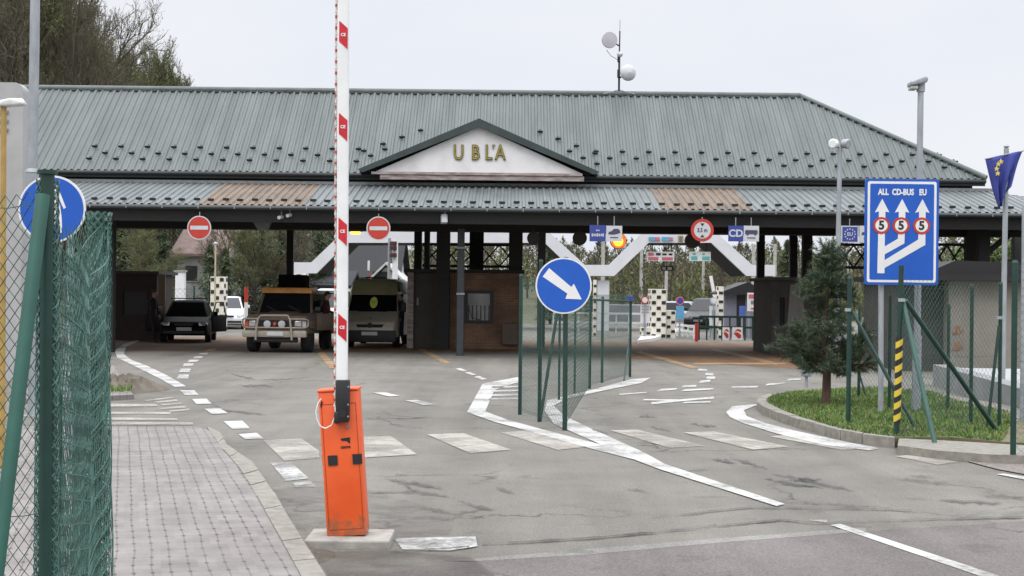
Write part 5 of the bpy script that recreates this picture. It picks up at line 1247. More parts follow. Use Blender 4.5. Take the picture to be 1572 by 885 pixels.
for s in (-1, 1):
    q = MB(); q.rbox((s*.66, .1, .84), (.2, .06, .16), .02, 2); q.build('headlight', M_CHROME, SV)
    q = MB(); q.rbox((s*.835, .12, .83), (.12, .08, .17), .02, 2); q.build('indicator', M_IND if s < 0 else M_CHROME, SV)
    q = MB(); q.lathe([(.04, .1), (.095, .04), (.11, .0), (.1, -.02), (.01, -.025)], (s*.21, -.02, .83), (0, 1, 0), 20); q.build('spot_lamp', M_CHROME, SV, smooth=50)
    for y in (.85, 3.65): wheel(SV, s*(w-.14), y, .39, .27, s)
    q = MB(); q.hull([(s*x, y, z) for x, y, z in ((w-.1, .32, .7), (w+.04, .32, .72), (w+.05, .55, .9), (w-.05, .55, .95), (w+.05, 1.2, .9), (w-.05, 1.2, .95), (w+.04, 1.4, .6), (w-.1, 1.4, .6))], .02, 1); q.build('wheel_arch', M_MUD, SV, smooth=35)
    mirror(SV, s*.86, 1.5, 1.25, s, M_BLACK)
q = MB(); q.rbox((0, .03, .55), (1.86, .2, .2), .04, 2); q.build('bumper', M_MUDL, SV, smooth=35)
q = MB(); q.rbox((0, .15, .38), (1.3, .1, .16), .03, 1); q.build('skid_plate', M_BUMP, SV)
q = MB(); q.box((.03, -.085, .56), (.46, .012, .115)); q.build('number_plate', M_PLATE, SV)
q = MB()
q.tube([(-.52, -.1, .38), (-.50, -.12, .7), (-.46, -.1, .98), (-.38, -.06, 1.08), (.38, -.06, 1.08), (.46, -.1, .98), (.5, -.12, .7), (.52, -.1, .38)], .03, 10)
for s in (-1, 1): q.tube([(s*.5, -.1, .73), (s*.88, -.02, .73), (s*.95, .1, .78), (s*.95, .1, .95), (s*.85, .0, .98), (s*.47, -.09, .98)], .024, 8)
q.tube([(-.5, -.12, .73), (.5, -.12, .73)], .022, 8); q.build('bull_bar', M_MUDL, SV, smooth=50)
q = MB(); q.disc(0, .84, .05, -.0, .1, 14); q.build('badge', M_IND, SV)
sdo = open_door(SV, .93, 1.45, 1, M_MUD, .62, 1.12, 1.72, 34, 1.1)
sdo2 = None
for wa, wb_ in (((.5, 1.34, 1.16), (.1, 1.45, 1.35)), ((-.2, 1.34, 1.16), (-.55, 1.45, 1.33))):
    q = MB(); q.bar(wa, wb_, .012, .02); q.build('wiper', M_BLACK, SV)
# --- khaki high-roof van
VN = empty('van', at(568, 0, 45.4), 'khaki high roof van with a yellow oval sticker in its windscreen', 'van', None, R(-1))
M_KH = mat('khaki_van_paint', (.46, .415, .33), .4, 0, .08, 3, coat=.1); M_KHR = mat('olive_high_roof', (.27, .255, .135), .55, 0, .1, 3)
w = .86
q = MB(); q.hull([(s*x, y, z) for s in (-1, 1) for x, y, z in ((w-.12, .0, .4), (w-.1, .0, .68), (w, .35, .34), (w, .35, .8), (w-.08, .12, .84), (w-.1, .85, 1.17), (w, 1.0, 1.1), (w, 5.4, .36), (w, 5.4, 1.2), (w-.02, 1.0, 1.18))], .05, 2); q.build('body', M_KH, VN, smooth=35)
c = [(-w+.04, .84, 1.14), (w-.04, .84, 1.14), (w, 5.4, 1.14), (-w, 5.4, 1.14), (-w+.1, 1.28, 1.72), (w-.1, 1.28, 1.72), (w-.06, 5.38, 1.75), (-w+.06, 5.38, 1.75)]
q = MB(); q.hull(c, .03, 2); q.build('cab', M_KH, VN, smooth=35)
v = [Vector(p) for p in c]; q = MB(); q.panel([v[0], v[1], v[5], v[4]], .035, .012, .006); ws = q.build('windscreen', M_VGLASS, VN)
q = MB(); nrm = (v[1]-v[0]).cross(v[4]-v[0]).normalized(); cc = v[0].lerp(v[1], .5).lerp(v[4].lerp(v[5], .5), .52)+nrm*.008; up = (v[4]-v[0]+v[5]-v[1]).normalized()
q.add([cc+Vector((1, 0, 0))*.125*math.cos(t)+up*.23*math.sin(t) for t in [2*math.pi*k/28 for k in range(28)]]+[cc-nrm*.004+Vector((1, 0, 0))*.125*math.cos(t)+up*.23*math.sin(t) for t in [2*math.pi*k/28 for k in range(28)]], [tuple(range(28))]+[(k, 28+k, 28+(k+1) % 28, (k+1) % 28) for k in range(28)]); q.build('oval_sticker', mat('yellow_green_sticker', (.75, .8, .16), .5), ws)
for s in (-1, 1):
    q = MB(); a = (1, 2, 6, 5) if s > 0 else (3, 0, 4, 7); p4 = [v[i] for i in a]
    if s > 0: p4[1] = p4[0].lerp(p4[1], .24); p4[2] = p4[3].lerp(p4[2], .2)
    else: p4[0] = p4[1].lerp(p4[0], .24); p4[3] = p4[2].lerp(p4[3], .2)
    q.panel(p4, .06, .012, .006); q.build('side_window', M_VGLASS, VN)
q = MB(); q.hull([(s*x, y, z) for s in (-1, 1) for x, y, z in ((w-.08, 1.24, 1.71), (w-.14, 1.5, 2.12), (w-.26, 1.62, 2.22), (w-.04, 1.6, 1.73), (w-.04, 5.38, 1.75), (w-.14, 5.36, 2.15), (w-.26, 5.36, 2.25))], .05, 2); q.build('high_roof', M_KHR, VN, smooth=35)
q = MB(); q.rbox((0, 1.75, 2.26), (.7, .3, .05), .015, 1); q.build('roof_hatch', M_BLACK, VN)
for s in (-1, 1):
    q = MB(); q.hull([(s*(w-.34), .02, .66), (s*(w-.3), .06, .8), (s*(w-.06), .16, .82), (s*(w-.02), .3, .8), (s*(w-.04), .2, .64), (s*(w-.3), .2, .7)], .012, 1); q.build('headlight', M_CHROME, VN)
    for y in (1.05, 4.5): wheel(VN, s*(w-.12), y, .33, .2, s)
    q = MB(); q.rbox((s*(w+.12), .95, 1.3), (.16, .1, .3), .03, 2); q.bar((s*(w-.02), .95, 1.2), (s*(w+.08), .95, 1.22), .04, .04); q.build('mirror', M_BLACK, VN, smooth=40)
    q = MB(); q.bar((s*.1, .9, 1.17), (s*.6, .98, 1.27), .014, .02); q.build('wiper', M_BLACK, VN)
q = MB(); q.hull([(s*x, y, z) for s in (-1, 1) for x, y, z in ((.4, -.015, .66), (.46, .05, .76), (.4, .1, .66), (.44, .12, .76))], .015, 1); gr = q.build('grille', M_BUMP, VN)
q = MB(); q.ring(0, .73, .07, .085, -.03, .05, 20); q.cyl((0, -.02, .73), (0, -.02, .81), .008, n=5); q.cyl((0, -.02, .73), (.065, -.02, .69), .008, n=5); q.cyl((0, -.02, .73), (-.065, -.02, .69), .008, n=5); q.disc(0, .73, .072, -.01, .05, 20); q.build('emblem', M_BLACK, VN)
q = MB(); q.rbox((0, .02, .38), (1.66, .14, .38), .04, 2); q.build('bumper', M_BUMP, VN, smooth=35)
q = MB(); q.box((0, -.06, .47), (.5, .012, .11)); q.build('number_plate', M_PLATE, VN)
q = MB(); q.rbox((0, .845, 1.15), (.95, .06, .04), .01, 1); q.build('cowl_vent', M_BLACK, VN)
q = MB(); q.hull([(-.05, .06, .96), (.05, .06, .96), (.05, .2, .99), (-.05, .2, .99), (0, .3, .93)], .01, 1); q.build('bonnet_badge', M_CHROME, VN)
# --- white small van behind, white box van, far dark cars
M_WHP = mat('white_car_paint', (.62, .64, .64), .35, 0, .06, 3)
small_car(at(349, 0, 67), 'white compact van waiting behind the black car', M_WHP, L=4.0, W=1.65, H=1.55, hood=.98, fast=.75, rz=R(9), name='compact_van')
WV = small_car(at(500, 0, 62), 'white car with a tall pale roof half hidden behind the boom', M_WHP, L=4.6, W=1.8, H=1.95, hood=1.1, fast=.8, name='white_van')
small_car(at(1072, 0, 78), 'dark car with a raised tailgate parked beyond the station on the right', mat('dark_grey_paint', (.03, .032, .035), .35, 0, .15, 4), L=4.4, W=1.8, H=1.7, hood=1.0, fast=1.1, rz=R(-20))
small_car(at(1107, 0, 84), 'silver car parked beside the small kiosk beyond the station', mat('silver_paint', (.3, .32, .33), .35, .3, .1, 4), L=4.3, W=1.75, H=1.5, hood=.92, rz=R(70))
small_car(at(1228, 0, 92), 'dark blue car parked far beyond the station behind the pine', mat('dark_blue_paint', (.02, .03, .06), .35, 0, .15, 4), L=4.3, W=1.75, H=1.5, hood=.92, rz=R(60))
# ================================================================ people
M_SKIN = mat('skin', (.42, .24, .17), .6, 0, .1, 8); M_HAIR = mat('dark_hair', (.02, .015, .012), .7)
M_NAVY = mat('navy_clothes', (.014, .016, .024), .85, 0, .25, 6); M_DKCL = mat('black_clothes', (.011, .011, .013), .85, 0, .25, 6); M_JEAN = mat('dark_jeans', (.02, .026, .04), .85, 0, .25, 8); M_MAR = mat('dark_red_jacket', (.06, .014, .018), .85, 0, .25, 6)
def skin_mesh(verts, edges, radii, levels=1):
    me = bpy.data.meshes.new('sk'); me.from_pydata([Vector(v) for v in verts], edges, []); o = bpy.data.objects.new('sk', me); COL.objects.link(o)
    o.modifiers.new('skin', 'SKIN'); o.modifiers['skin'].use_smooth_shade = True
    ls = me.skin_vertices[0].data
    for i, r in enumerate(radii):
        ls[i].radius = r if isinstance(r, tuple) else (r, r)
    ls[0].use_root = True
    s = o.modifiers.new('sub', 'SUBSURF'); s.levels = levels; s.render_levels = levels
    dg = bpy.context.evaluated_depsgraph_get(); dg.update(); m2 = bpy.data.meshes.new_from_object(o.evaluated_get(dg))
    vs = [v.co.copy() for v in m2.vertices]; fs = [tuple(p.vertices) for p in m2.polygons]
    bpy.data.objects.remove(o); bpy.data.meshes.remove(me); bpy.data.meshes.remove(m2); return vs, fs
def person(loc, label, rz, jacket, trousers, arms, step=.1, cap=None, lean=0.):
    """standing figure, 1.76 m; facing local -y. arms: list of (elbow, wrist) for left/right"""
    E = empty('person', loc, label, 'person', None, rz)
    V = [(0, 0, .95), (0, .01, 1.12), (0, lean*.3, 1.3), (0, lean*.5, 1.45), (0, lean*.6-.01, 1.53), (0, lean*.7-.02, 1.6)]
    Rr = [(.155, .105), (.145, .10), (.165, .11), (.12, .085), .055, .055]
    Ed = [(0, 1), (1, 2), (2, 3), (3, 4), (4, 5)]
    for s, (el, wr) in zip((-1, 1), arms):
        i = len(V); V += [(s*.17, lean*.5, 1.42), el, wr]; Rr += [.066, .048, .036]; Ed += [(3, i), (i, i+1), (i+1, i+2)]
    for s in (-1, 1):
        i = len(V); V += [(s*.095, 0, .88), (s*.11, s*step*.5-.03, .48), (s*.12, s*step, .1), (s*.13, s*step-.15, .045)]; Rr += [.098, .066, .05, .042]; Ed += [(0, i), (i, i+1), (i+1, i+2), (i+2, i+3)]
    vs, fs = skin_mesh(V, Ed, Rr, 1)
    q = MB()
    # clothes by height on the one continuous body
    for _ in (0,):
        q.v = list(vs); q.f = fs; q.mi = []
        for f in fs:
            c = sum((vs[i] for i in f), Vector())/len(f)
            q.mi.append(3 if c.z < .085 else 1 if (c.z < .93 and abs(c.x) < .25) else 2 if c.z > 1.52 else 0)
    # head
    hc = Vector((0, lean*.75-.035, 1.665)); r0 = len(q.v); n1, n2 = 14, 10
    for j in range(n2+1):
        t = math.pi*j/n2
        for i in range(n1):
            a = 2*math.pi*i/n1; x, y, z = math.sin(t)*math.cos(a), math.sin(t)*math.sin(a), math.cos(t)
            sx = .076*(1-.22*max(0, -z)); sy = .098*(1-.12*max(0, -z))
            nose = .022 if (abs(x) < .28 and y < -.8 and -.35 < z < .1) else 0
            q.v.append(hc+Vector((x*sx, y*sy-nose, z*.122)))
    for j in range(n2):
        for i in range(n1): q.f.append((r0+j*n1+i, r0+(j+1)*n1+i, r0+(j+1)*n1+(i+1) % n1, r0+j*n1+(i+1) % n1)); q.mi.append(2)
    # hands: palm, four fingers and a thumb joined to the wrist
    for s, (el, wr) in zip((-1, 1), arms):
        d = (Vector(wr)-Vector(el)).normalized(); sd = Vector((0, 1, 0)) if abs(d.y) < .7 else Vector((0, 0, 1)); sd = (sd-d*sd.dot(d)).normalized(); up = d.cross(sd)
        wv = Vector(wr); q.hull([wv+d*a+sd*b+up*c for a, b, c in ((-.01, -.028, -.015), (-.01, .028, -.015), (-.01, -.028, .015), (-.01, .028, .015), (.085, -.042, -.012), (.085, .042, -.012), (.085, -.042, .012), (.085, .042, .012))], .006, 1, m=2)
        for k, ln in enumerate((.065, .078, .074, .055)):
            b0_ = wv+d*.08+sd*(-.032+k*.0215); b1_ = b0_+d*ln*.55+up*.008; b2_ = b1_+d*ln*.4+up*.024; q.tube([b0_, b1_, b2_], .009, 6, m=2)
        b0_ = wv+d*.03-sd*.03; q.tube([b0_, b0_+d*.03-sd*.028, b0_+d*.06-sd*.036+up*.012], .010, 6, m=2)
        q.f = q.f
    body = q.build('body', [jacket, trousers, M_SKIN, M_BLACK], E, smooth=60)
    q = MB(); pts = []
    r0 = 0; 
    for j in range(7):
        t = R(8+j*15)
        for i in range(n1):
            a = 2*math.pi*i/n1; x, y, z = math.sin(t)*math.cos(a), math.sin(t)*math.sin(a), math.cos(t)
            zz = z if y > -.2 else max(z, .42)
            q.v.append(hc+Vector((x*.083, y*.106+.004, zz*.132)))
    q.f += [tuple(range(n1-1, -1, -1))]; q.mi.append(0)
    for j in range(6):
        for i in range(n1): q.f.append((j*n1+i, (j+1)*n1+i, (j+1)*n1+(i+1) % n1, j*n1+(i+1) % n1)); q.mi.append(0)
    q.build('hair', M_HAIR, E, smooth=60)
    for s in (-1, 1):
        q = MB(); q.lathe([(.012, -.006), (.026, 0), (.02, .01)], hc+Vector((s*.076, .012, 0)), (s, .2, 0), 10); q.build('ear', M_SKIN, body, smooth=60)
        q = MB(); q.disc(hc.x+s*.03, hc.z+.012, .011, hc.y-.097, hc.y-.085, 10); q.build('eye', M_BLACK, body)
    q = MB(); q.rbox((0, hc.y-.093, hc.z-.066), (.045, .012, .01), .003, 1); q.build('mouth', mat('lips', (.3, .11, .09), .6), body)
    if cap:
        q = MB(); q.lathe([(.1, 0), (.112, .05), (.118, .07), (.06, .085)], hc+Vector((0, .0, .055)), (0, 0, 1), 20); q.build('cap', cap, E, smooth=50)
        q = MB(); q.hull([(a*.07, hc.y-.09, hc.z+.06+b) for a in (-1, 1) for b in (0, .01)]+[(a*.05, hc.y-.165, hc.z+.045) for a in (-1, 1)], .003, 1); q.build('cap_peak', M_BLACK, E)
    return E
down = [((-.25, .02, 1.16), (-.26, -.06, .93)), ((.25, .02, 1.16), (.26, -.06, .93))]
person(at(501, 0, 43.4), 'person in dark red and black clothes standing at the open door of the off-road car', R(105), M_MAR, M_DKCL, [((-.24, -.06, 1.18), (-.2, -.3, 1.12)), ((.25, .02, 1.16), (.2, -.2, 1.02))], .12)
person(at(616, 0, 46.6), 'person in dark uniform and pale cap standing between the khaki van and the booth', R(-80), M_NAVY, M_JEAN, down, .08, cap=M_SWGREY)
person(at(236, 0, 48.8), 'person in black clothes standing by the black car near the dark booth', R(75), M_DKCL, M_DKCL, [((-.24, -.06, 1.18), (-.16, -.26, 1.2)), ((.25, .02, 1.16), (.26, -.06, .93))], .1)
# ================================================================ beyond the station
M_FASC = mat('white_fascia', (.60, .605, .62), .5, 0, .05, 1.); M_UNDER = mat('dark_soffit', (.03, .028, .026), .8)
ZY = 72.; zo = at(926, 0, ZY)
ZG = empty('zigzag_canopy', zo, 'white zigzag fascia canopy over the second checkpoint beyond the station', 'canopy')
top = [(440,403),(478,403),(527,356),(842,356),(898,407),(935,407),(987,356),(1098,356),(1155,407),(1190,407)]
bot = [(440,420),(486,420),(533,373),(836,373),(890,424),(943,424),(996,373),(1092,373),(1146,424),(1190,424)]
q = MB()
tp_ = [(P(x, y, ZY).x, P(x, y, ZY).z) for x, y in top]; bt_ = [(P(x, y, ZY).x, P(x, y, ZY).z) for x, y in bot]
dz = 17*ZY/F
for i in range(len(tp_)-1):
    a, b = tp_[i], tp_[i+1]; q.prism([a, b, bt_[i+1], bt_[i]], ZY, ZY+.25)
q.build('fascia', M_FASC, ZG, zo)
q = MB()
for i in range(len(tp_)-1):
    a, b = bt_[i], bt_[i+1]; q.prism([(a[0], a[1]+dz*.25), (b[0], b[1]+dz*.25), (b[0], b[1]+dz*.1), (a[0], a[1]+dz*.1)], ZY+.25, ZY+5.5)
q.build('roof_deck', M_UNDER, ZG, zo)
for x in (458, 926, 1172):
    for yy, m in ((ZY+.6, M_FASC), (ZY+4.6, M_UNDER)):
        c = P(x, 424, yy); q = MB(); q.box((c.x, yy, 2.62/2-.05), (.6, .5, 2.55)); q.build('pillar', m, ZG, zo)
# signs on and under the zigzag canopy
M_PINK = mat('faded_red_board', (.5, .12, .15), .5); M_TEAL = mat('teal_board', (.10, .42, .38), .5); M_CYAN = mat('light_blue_board', (.10, .3, .48), .5)
def flat(name, label, x0, y0, x1, y1, Y, m, extra=None, cat='sign', hang=0, group=None, legs=0):
    a, b = P(x0, y1, Y), P(x1, y0, Y); c = Vector(((a.x+b.x)/2, Y, (a.z+b.z)/2)); o = Vector((c.x, Y, 0 if legs else c.z))
    E = empty(name, o, label, cat, group); q = MB(); q.box((c.x, Y, c.z), (b.x-a.x, .05, b.z-a.z)); q.build('board', m, E, o)
    if extra:
        k = 0
        for (u0, v0, u1, v1, mm) in extra:
            q = MB(); q.box((a.x+(b.x-a.x)*(u0+u1)/2, Y-.03, b.z-(b.z-a.z)*(v0+v1)/2), ((b.x-a.x)*(u1-u0), .03, (b.z-a.z)*(v1-v0))); q.build('marking', mm, E, o)
    if hang:
        for u in (.2, .8):
            q = MB(); x = a.x+(b.x-a.x)*u; q.cyl((x, Y, b.z), (x, Y, b.z+hang), .025, n=6); q.build('hanger', M_BLACK, E, o)
    if legs:
        for u in ((.5,) if legs == 1 else (.15, .85)):
            q = MB(); x = a.x+(b.x-a.x)*u; q.cyl((x, Y+.05, 0), (x, Y+.05, a.z+.05), .04, n=8); q.build('post', M_GALV, E, o)
    return E
flat('hanging_sign', 'white hanging board with a red lower band under the zigzag canopy', 993, 387, 1035, 401, ZY+.5, M_SWHITE, [(.05,.12,.25,.45,M_PINK),(.33,.15,.5,.4,M_BLACK),(.56,.18,.72,.38,M_BLACK),(.8,.18,.93,.38,M_BLACK),(.05,.58,.42,.92,M_PINK),(.55,.58,.95,.92,M_PINK)], hang=.5)
flat('hanging_sign', 'white hanging board with teal bands under the zigzag canopy', 1058, 387, 1091, 401, ZY+.5, M_SWHITE, [(.08,.5,.38,.9,M_TEAL),(.6,.5,.95,.9,M_TEAL),(.15,.15,.3,.35,M_TEAL),(.6,.15,.72,.35,M_TEAL)], hang=.5)
flat('fascia_plate', 'blue and red plate left on the high zigzag fascia', 996, 364.5, 1013, 370, ZY-.06, M_CYAN, [(.55,.1,.95,.9,M_PINK)]); flat('fascia_plate', 'blue and red plate right on the high zigzag fascia', 1016, 364.5, 1033, 370, ZY-.06, M_CYAN, [(.7,.1,.98,.9,M_PINK)])
flat('emblem_plate', 'small tan emblem plate on the high zigzag fascia', 1041, 362, 1049, 373, ZY-.06, mat('tan_emblem', (.35, .28, .18), .6), [(.2,.15,.8,.85,M_BROWN if False else mat('emblem_brown', (.16, .12, .08), .6))])
flat('small_hanging_board', 'small dark board hanging below the red banded board', 1015, 409, 1034, 416, ZY+3, M_BLACK, [(.1,.2,.35,.8,M_SWGREY),(.5,.2,.85,.8,M_SWGREY)], hang=1.6)
# checkered concrete pillars
M_CHB = mat('checker_black', (.02, .02, .02), .7); M_CHY = mat('checker_cream', (.74, .70, .6), .7, 0, .1, 6)
def checker(label, x0, y0, x1, yb, Y, cols, rows, dep=.8, plain=False, group='checkered pillars beyond the station'):
    a, b = P(x0, 455, Y), P(x1, y0, Y); o = Vector(((a.x+b.x)/2, Y, 0)); E = empty('checkered_pillar', o, label, 'pillar', group)
    q = MB(); q.box((o.x, Y+dep/2, b.z/2), (b.x-a.x, dep, b.z)); q.build('block', M_CHY, E, o)
    q = MB(); cw, rh = (b.x-a.x)/cols, b.z/rows
    for i in range(cols):
        for j in range(rows):
            if (i+j) % 2 == 0: q.box((a.x+cw*(i+.5), Y-.005, rh*(j+.5)), (cw*.82, .03, rh*.6))
    side = int(dep/.4)
    s = -1 if o.x > 0 else 1
    for i in range(side):
        for j in range(rows):
            if (i+j) % 2: q.box((o.x+s*(b.x-a.x)/2, Y+.4*(i+.5), rh*(j+.5)), (.03, .34, rh*.62))
    tag(q.build('checker_squares', M_CHB, E, o), kind='stuff')
    return E
checker('tall cream pillar with black squares beyond the station, under the red banded board', 1000, 444, 1023, 0, 59.5, 3, 9, 1.6)
checker('lower cream pillar with black squares just right of the tall one', 1023.5, 477, 1037, 0, 60, 2, 6, 1.2)
checker('knee high cream block with black squares left of the tall pillar', 985, 503, 999, 0, 58.5, 2, 3, .6)
checker('narrow striped pillar beside the small kiosk', 1103, 440, 1111, 0, 60, 1, 12, .8)
checker('white pillar with black squares in front of the conifers behind the black car', 323, 425, 344, 0, 63, 3, 9, .8)
checker('white pillar with black squares below the left end of the zigzag canopy', 446, 420, 470, 0, 66, 3, 12, .8)
checker('slim checkered post seen behind the keep right sign', 911, 430, 916, 0, 62, 1, 14, .3)
q = MB(); slab(q, [G(978, 528), G(1004, 524), G(1040, 512), G(1046, 508), G(1030, 506), G(985, 520)], 0, .12); tag(q.build('white_island_kerb', M_WHITE), kind='structure')
flat('notice_board', 'pale notice board on a post left of the tall checkered pillar', 983, 468, 998, 496, 58.2, M_SWHITE, [(.1,.1,.9,.12,M_GREY),(.1,.25,.9,.28,M_GREY),(.1,.4,.9,.43,M_GREY)], legs=1)
def rsign(label, x, y, r, Y, m, face, cat='road sign'):
    c = P(x, y, Y); o = Vector((c.x, Y, 0)); E = empty('round_sign', o, label, cat); q = MB(); q.disc(c.x, c.z, r*Y/F, Y, Y+.03, 24); q.build('disc', m, E, o)
    q = MB(); q.disc(c.x, c.z, r*.72*Y/F, Y-.01, Y+.02, 24); q.build('face', face, E, o); q = MB(); q.cyl((c.x, Y+.05, 0), (c.x, Y+.05, c.z), .035, n=8); q.build('post', M_GALV, E, o)
rsign('small white round sign on a post above the pale notice board', 990, 461, 6, 58., M_SRED, M_SWHITE)
rsign('small round sign with a red ring in front of the parked dark car', 1044, 462, 6.5, 62, M_PINK, M_BLUED)
flat('blue_notice', 'light blue notice below the small red ringed sign', 1038, 470, 1050, 490, 61.9, M_CYAN, None)
flat('notice_board', 'tall pale notice panel in front of the silver car', 1089, 470, 1102, 500, 60, M_SWHITE, [(.3,.2,.7,.7,mat('grey_blue_print', (.2, .28, .32), .6))], legs=2)
rsign('white round sign above the tall pale notice panel', 1096, 462, 5.5, 59.8, M_SWGREY, M_SWHITE)
flat('red_lettered_board', 'white board with red lettering beside the small kiosk', 1147, 450, 1165, 478, 60, M_SWHITE, [(.12,.08,.9,.3,M_PINK),(.3,.42,.6,.62,M_GREY),(.3,.8,.7,.9,M_PINK)], legs=2)
flat('tall_lettered_board', 'tall white and teal board right of the thin dark column', 1172, 449, 1184, 493, 60, M_SWHITE, [(.2,.38,.9,.5,M_TEAL),(.0,.68,1,.74,M_PINK),(.2,.12,.8,.3,M_TEAL)], legs=2)
flat('blue_poster', 'plain blue poster beside the kiosk door', 1135, 470, 1144, 486, 59, mat('mid_blue', (.08, .13, .42), .5), None, legs=1)
for x0, x1, lab in ((1109, 1120, 'white plate with red chevrons, leftmost of three behind the station floor'), (1124, 1140, 'wider white plate with red chevrons between its two narrow neighbours'), (1172, 1183, 'white plate with red chevrons right of the thin dark column')):
    Y = 57.; a, b = P(x0, 529, Y), P(x1, 503, Y); o = Vector(((a.x+b.x)/2, Y, 0)); E = empty('chevron_plate', o, lab, 'road sign', 'red chevron plates'); zb = .05
    q = MB(); q.box((o.x, Y, (zb+b.z)/2), (b.x-a.x, .04, b.z-zb)); q.build('plate', M_SWHITE, E, o)
    q = MB(); wd, ht = b.x-a.x, b.z-zb
    def pp(l): return [(a.x+wd*u, zb+ht*v) for u, v in l]
    q.prism(pp([(.15,.62),(.5,.88),(.85,.8),(.85,.62),(.5,.74)]), Y-.03, Y-.01); q.prism(pp([(.15,.5),(.6,.12),(.85,.2),(.85,.42),(.5,.62),(.15,.56)]), Y-.03, Y-.01); q.build('chevron', M_SRED, E, o)
q = MB(); c = at(1070, 0, 56); q.cyl(c, c+Vector((0, 0, .72)), .07, n=12); tag(q.build('red_bollard', M_SRED, org=c), 'short red bollard behind the station floor', 'bollard')
# raised white barrier arm by the kiosk
c = at(1100, 0, 66); E = empty('white_barrier', c, 'thin white barrier arm raised beside the kiosk', 'barrier'); q = MB(); q.bar(P(1099, 466, 66), P(1091, 424, 66), .14, .1); q.build('arm', M_WHITE, E, c); q = MB(); q.rbox(c+Vector((0, 0, .6)), (.35, .3, 1.2), .03, 2); q.build('cabinet', M_GREY, E, c)
# kiosk with dark pyramid roof
KY = 62.; a, b = P(1113, 500, KY), P(1168, 453, KY); o = Vector(((a.x+b.x)/2, KY+1.2, 0)); E = empty('kiosk', o, 'small blue grey kiosk with a dark pitched roof beyond the station', 'kiosk')
q = MB(); zt = b.z; q.box((o.x, KY+1.2, zt/2), (b.x-a.x, 2.4, zt)); q.build('wall', mat('blue_grey_boards', (.17, .17, .21), .7, 0, .1, 4), E, o)
ra = P(1146, 437, KY); q = MB(); hw_ = (b.x-a.x)/2+.3; q.prism([(o.x-hw_, zt), (o.x+hw_, zt), (o.x+hw_, zt+.08), (ra.x, ra.z+.1), (o.x-hw_, zt+.08)], KY-.4, KY+2.8); q.build('roof', M_TRIM, E, o)
q = MB(); d0, d1 = P(1131, 455, KY).x, P(1144, 455, KY).x; q.box(((d0+d1)/2, KY-.01, 1.0), (d1-d0, .04, 1.7)); q.build('door', M_BLACK, E, o)
# fences and railings beyond
def rail(label, x0, x1, Y0, Y1, z, m, np_, name='railing', group=None):
    a, b = at(x0, 0, Y0), at(x1, 0, Y1); E = empty(name, a, label, 'railing', group)
    for zz in (z, z*.55):
        q = MB(); q.bar(a+Vector((0, 0, zz)), b+Vector((0, 0, zz)), .05, .09); q.build('rail', m, E, a)
    for k in range(np_):
        c = a.lerp(b, k/(np_-1)); q = MB(); q.box(c+Vector((0, .05, z/2)), (.06, .06, z)); q.build('post', m, E, a)
rail('low pale railing beyond the median fence', 850, 985, 66, 66, .95, M_SWGREY, 8)
rail('green railing beside the chevron plates', 1074, 1168, 58.2, 58.2, .95, M_GREENP, 9)
rail('white railing beside the parked cars beyond the station', 1040, 1066, 64, 60, .5, M_WHITE, 4)
# pale concrete bank
a, b = at(935, 0, 100), at(1200, 0, 110); q = MB(); slab(q, [a, b, b+Vector((0, 12, 0)), a+Vector((0, 12, 0))], -.05, 1.15); tag(q.build('concrete_bank', mat('pale_bank', (.2, .2, .2), .9, 0, .15, .5), org=a), 'long pale concrete bank below the far wooded slope', 'bank')
# red and white post, white gate pier, wire fence on the left beyond
c = at(378, 0, 57); E = empty('marker_post', c, 'thin post painted red above white behind the off-road car', 'post'); q = MB(); q.cyl(c, c+Vector((0, 0, 1.35)), .07, n=10); q.build('lower_part', M_WHITE, E, c); z2 = P(378, 441, 57).z; q = MB(); q.cyl(c+Vector((0, 0, 1.35)), c+Vector((0, 0, z2)), .075, n=10); q.build('upper_part', M_SRED, E, c)
for x0, x1, lab in ((270, 284, 'white gate pier behind the black car'),):
    a, b = P(x0, 470, 66), P(x1, 418, 66); c = at((x0+x1)/2, 0, 66); E = empty('gate_pier', c, lab, 'pier'); q = MB(); q.box((c.x, 66, b.z/2), (b.x-a.x, .4, b.z)); q.build('pier', M_WHITE, E, c); q = MB(); q.box((c.x, 66, b.z+.04), (b.x-a.x+.1, .5, .08)); q.build('cap', M_CONC, E, c)
c = at(238, 0, 64); E = empty('wire_fence', c, 'green post and wire fence behind the black car', 'fence')
for k in range(5):
    p = at(238+k*20 if k != 2 else 262, 0, 64); q = MB(); q.cyl(p, p+Vector((0, 0, 2.)), .04, n=8); q.build('post', M_GREENP, E, c)
q = MB(); chain(q, at(238, 0, 64), at(318, 0, 64), .05, 1.9, .16, .004); q.build('mesh', M_GREENW, E, c)
c = at(330, 0, 62.); E = empty('flag_staff', c, 'thin pale yellow staff behind the checkered pillar near the conifers', 'pole'); q = MB(); q.cyl(c, P(331, 374, 62), .045, .035, 8); q.build('staff', mat('pale_yellow_pole', (.45, .4, .25), .6), E, c); q = MB(); q.lathe([(.03, -.06), (.09, 0), (.03, .06)], P(331, 374, 62), n=10); q.build('finial', M_SWGREY, E, c)
# white signal mast beside the booth
c = at(606, 0, 60); E = empty('signal_mast', c, 'white mast with dark signal boxes left of the brick booth', 'mast'); q = MB(); q.cyl(c, P(607, 366, 60), .12, n=12); q.build('mast', M_WHITE, E, c); q = MB(); q.cyl(c+Vector((-.28, 0, 0)), P(598, 366, 60), .06, n=8); q.build('side_pipe', M_GALV, E, c)
for y in (374, 381, 392):
    p = P(604, y, 59.8); q = MB(); q.rbox(p, (.28, .2, .17), .02, 1); q.build('signal_box', mat('dark_red_box', (.06, .02, .02), .5), E, c)
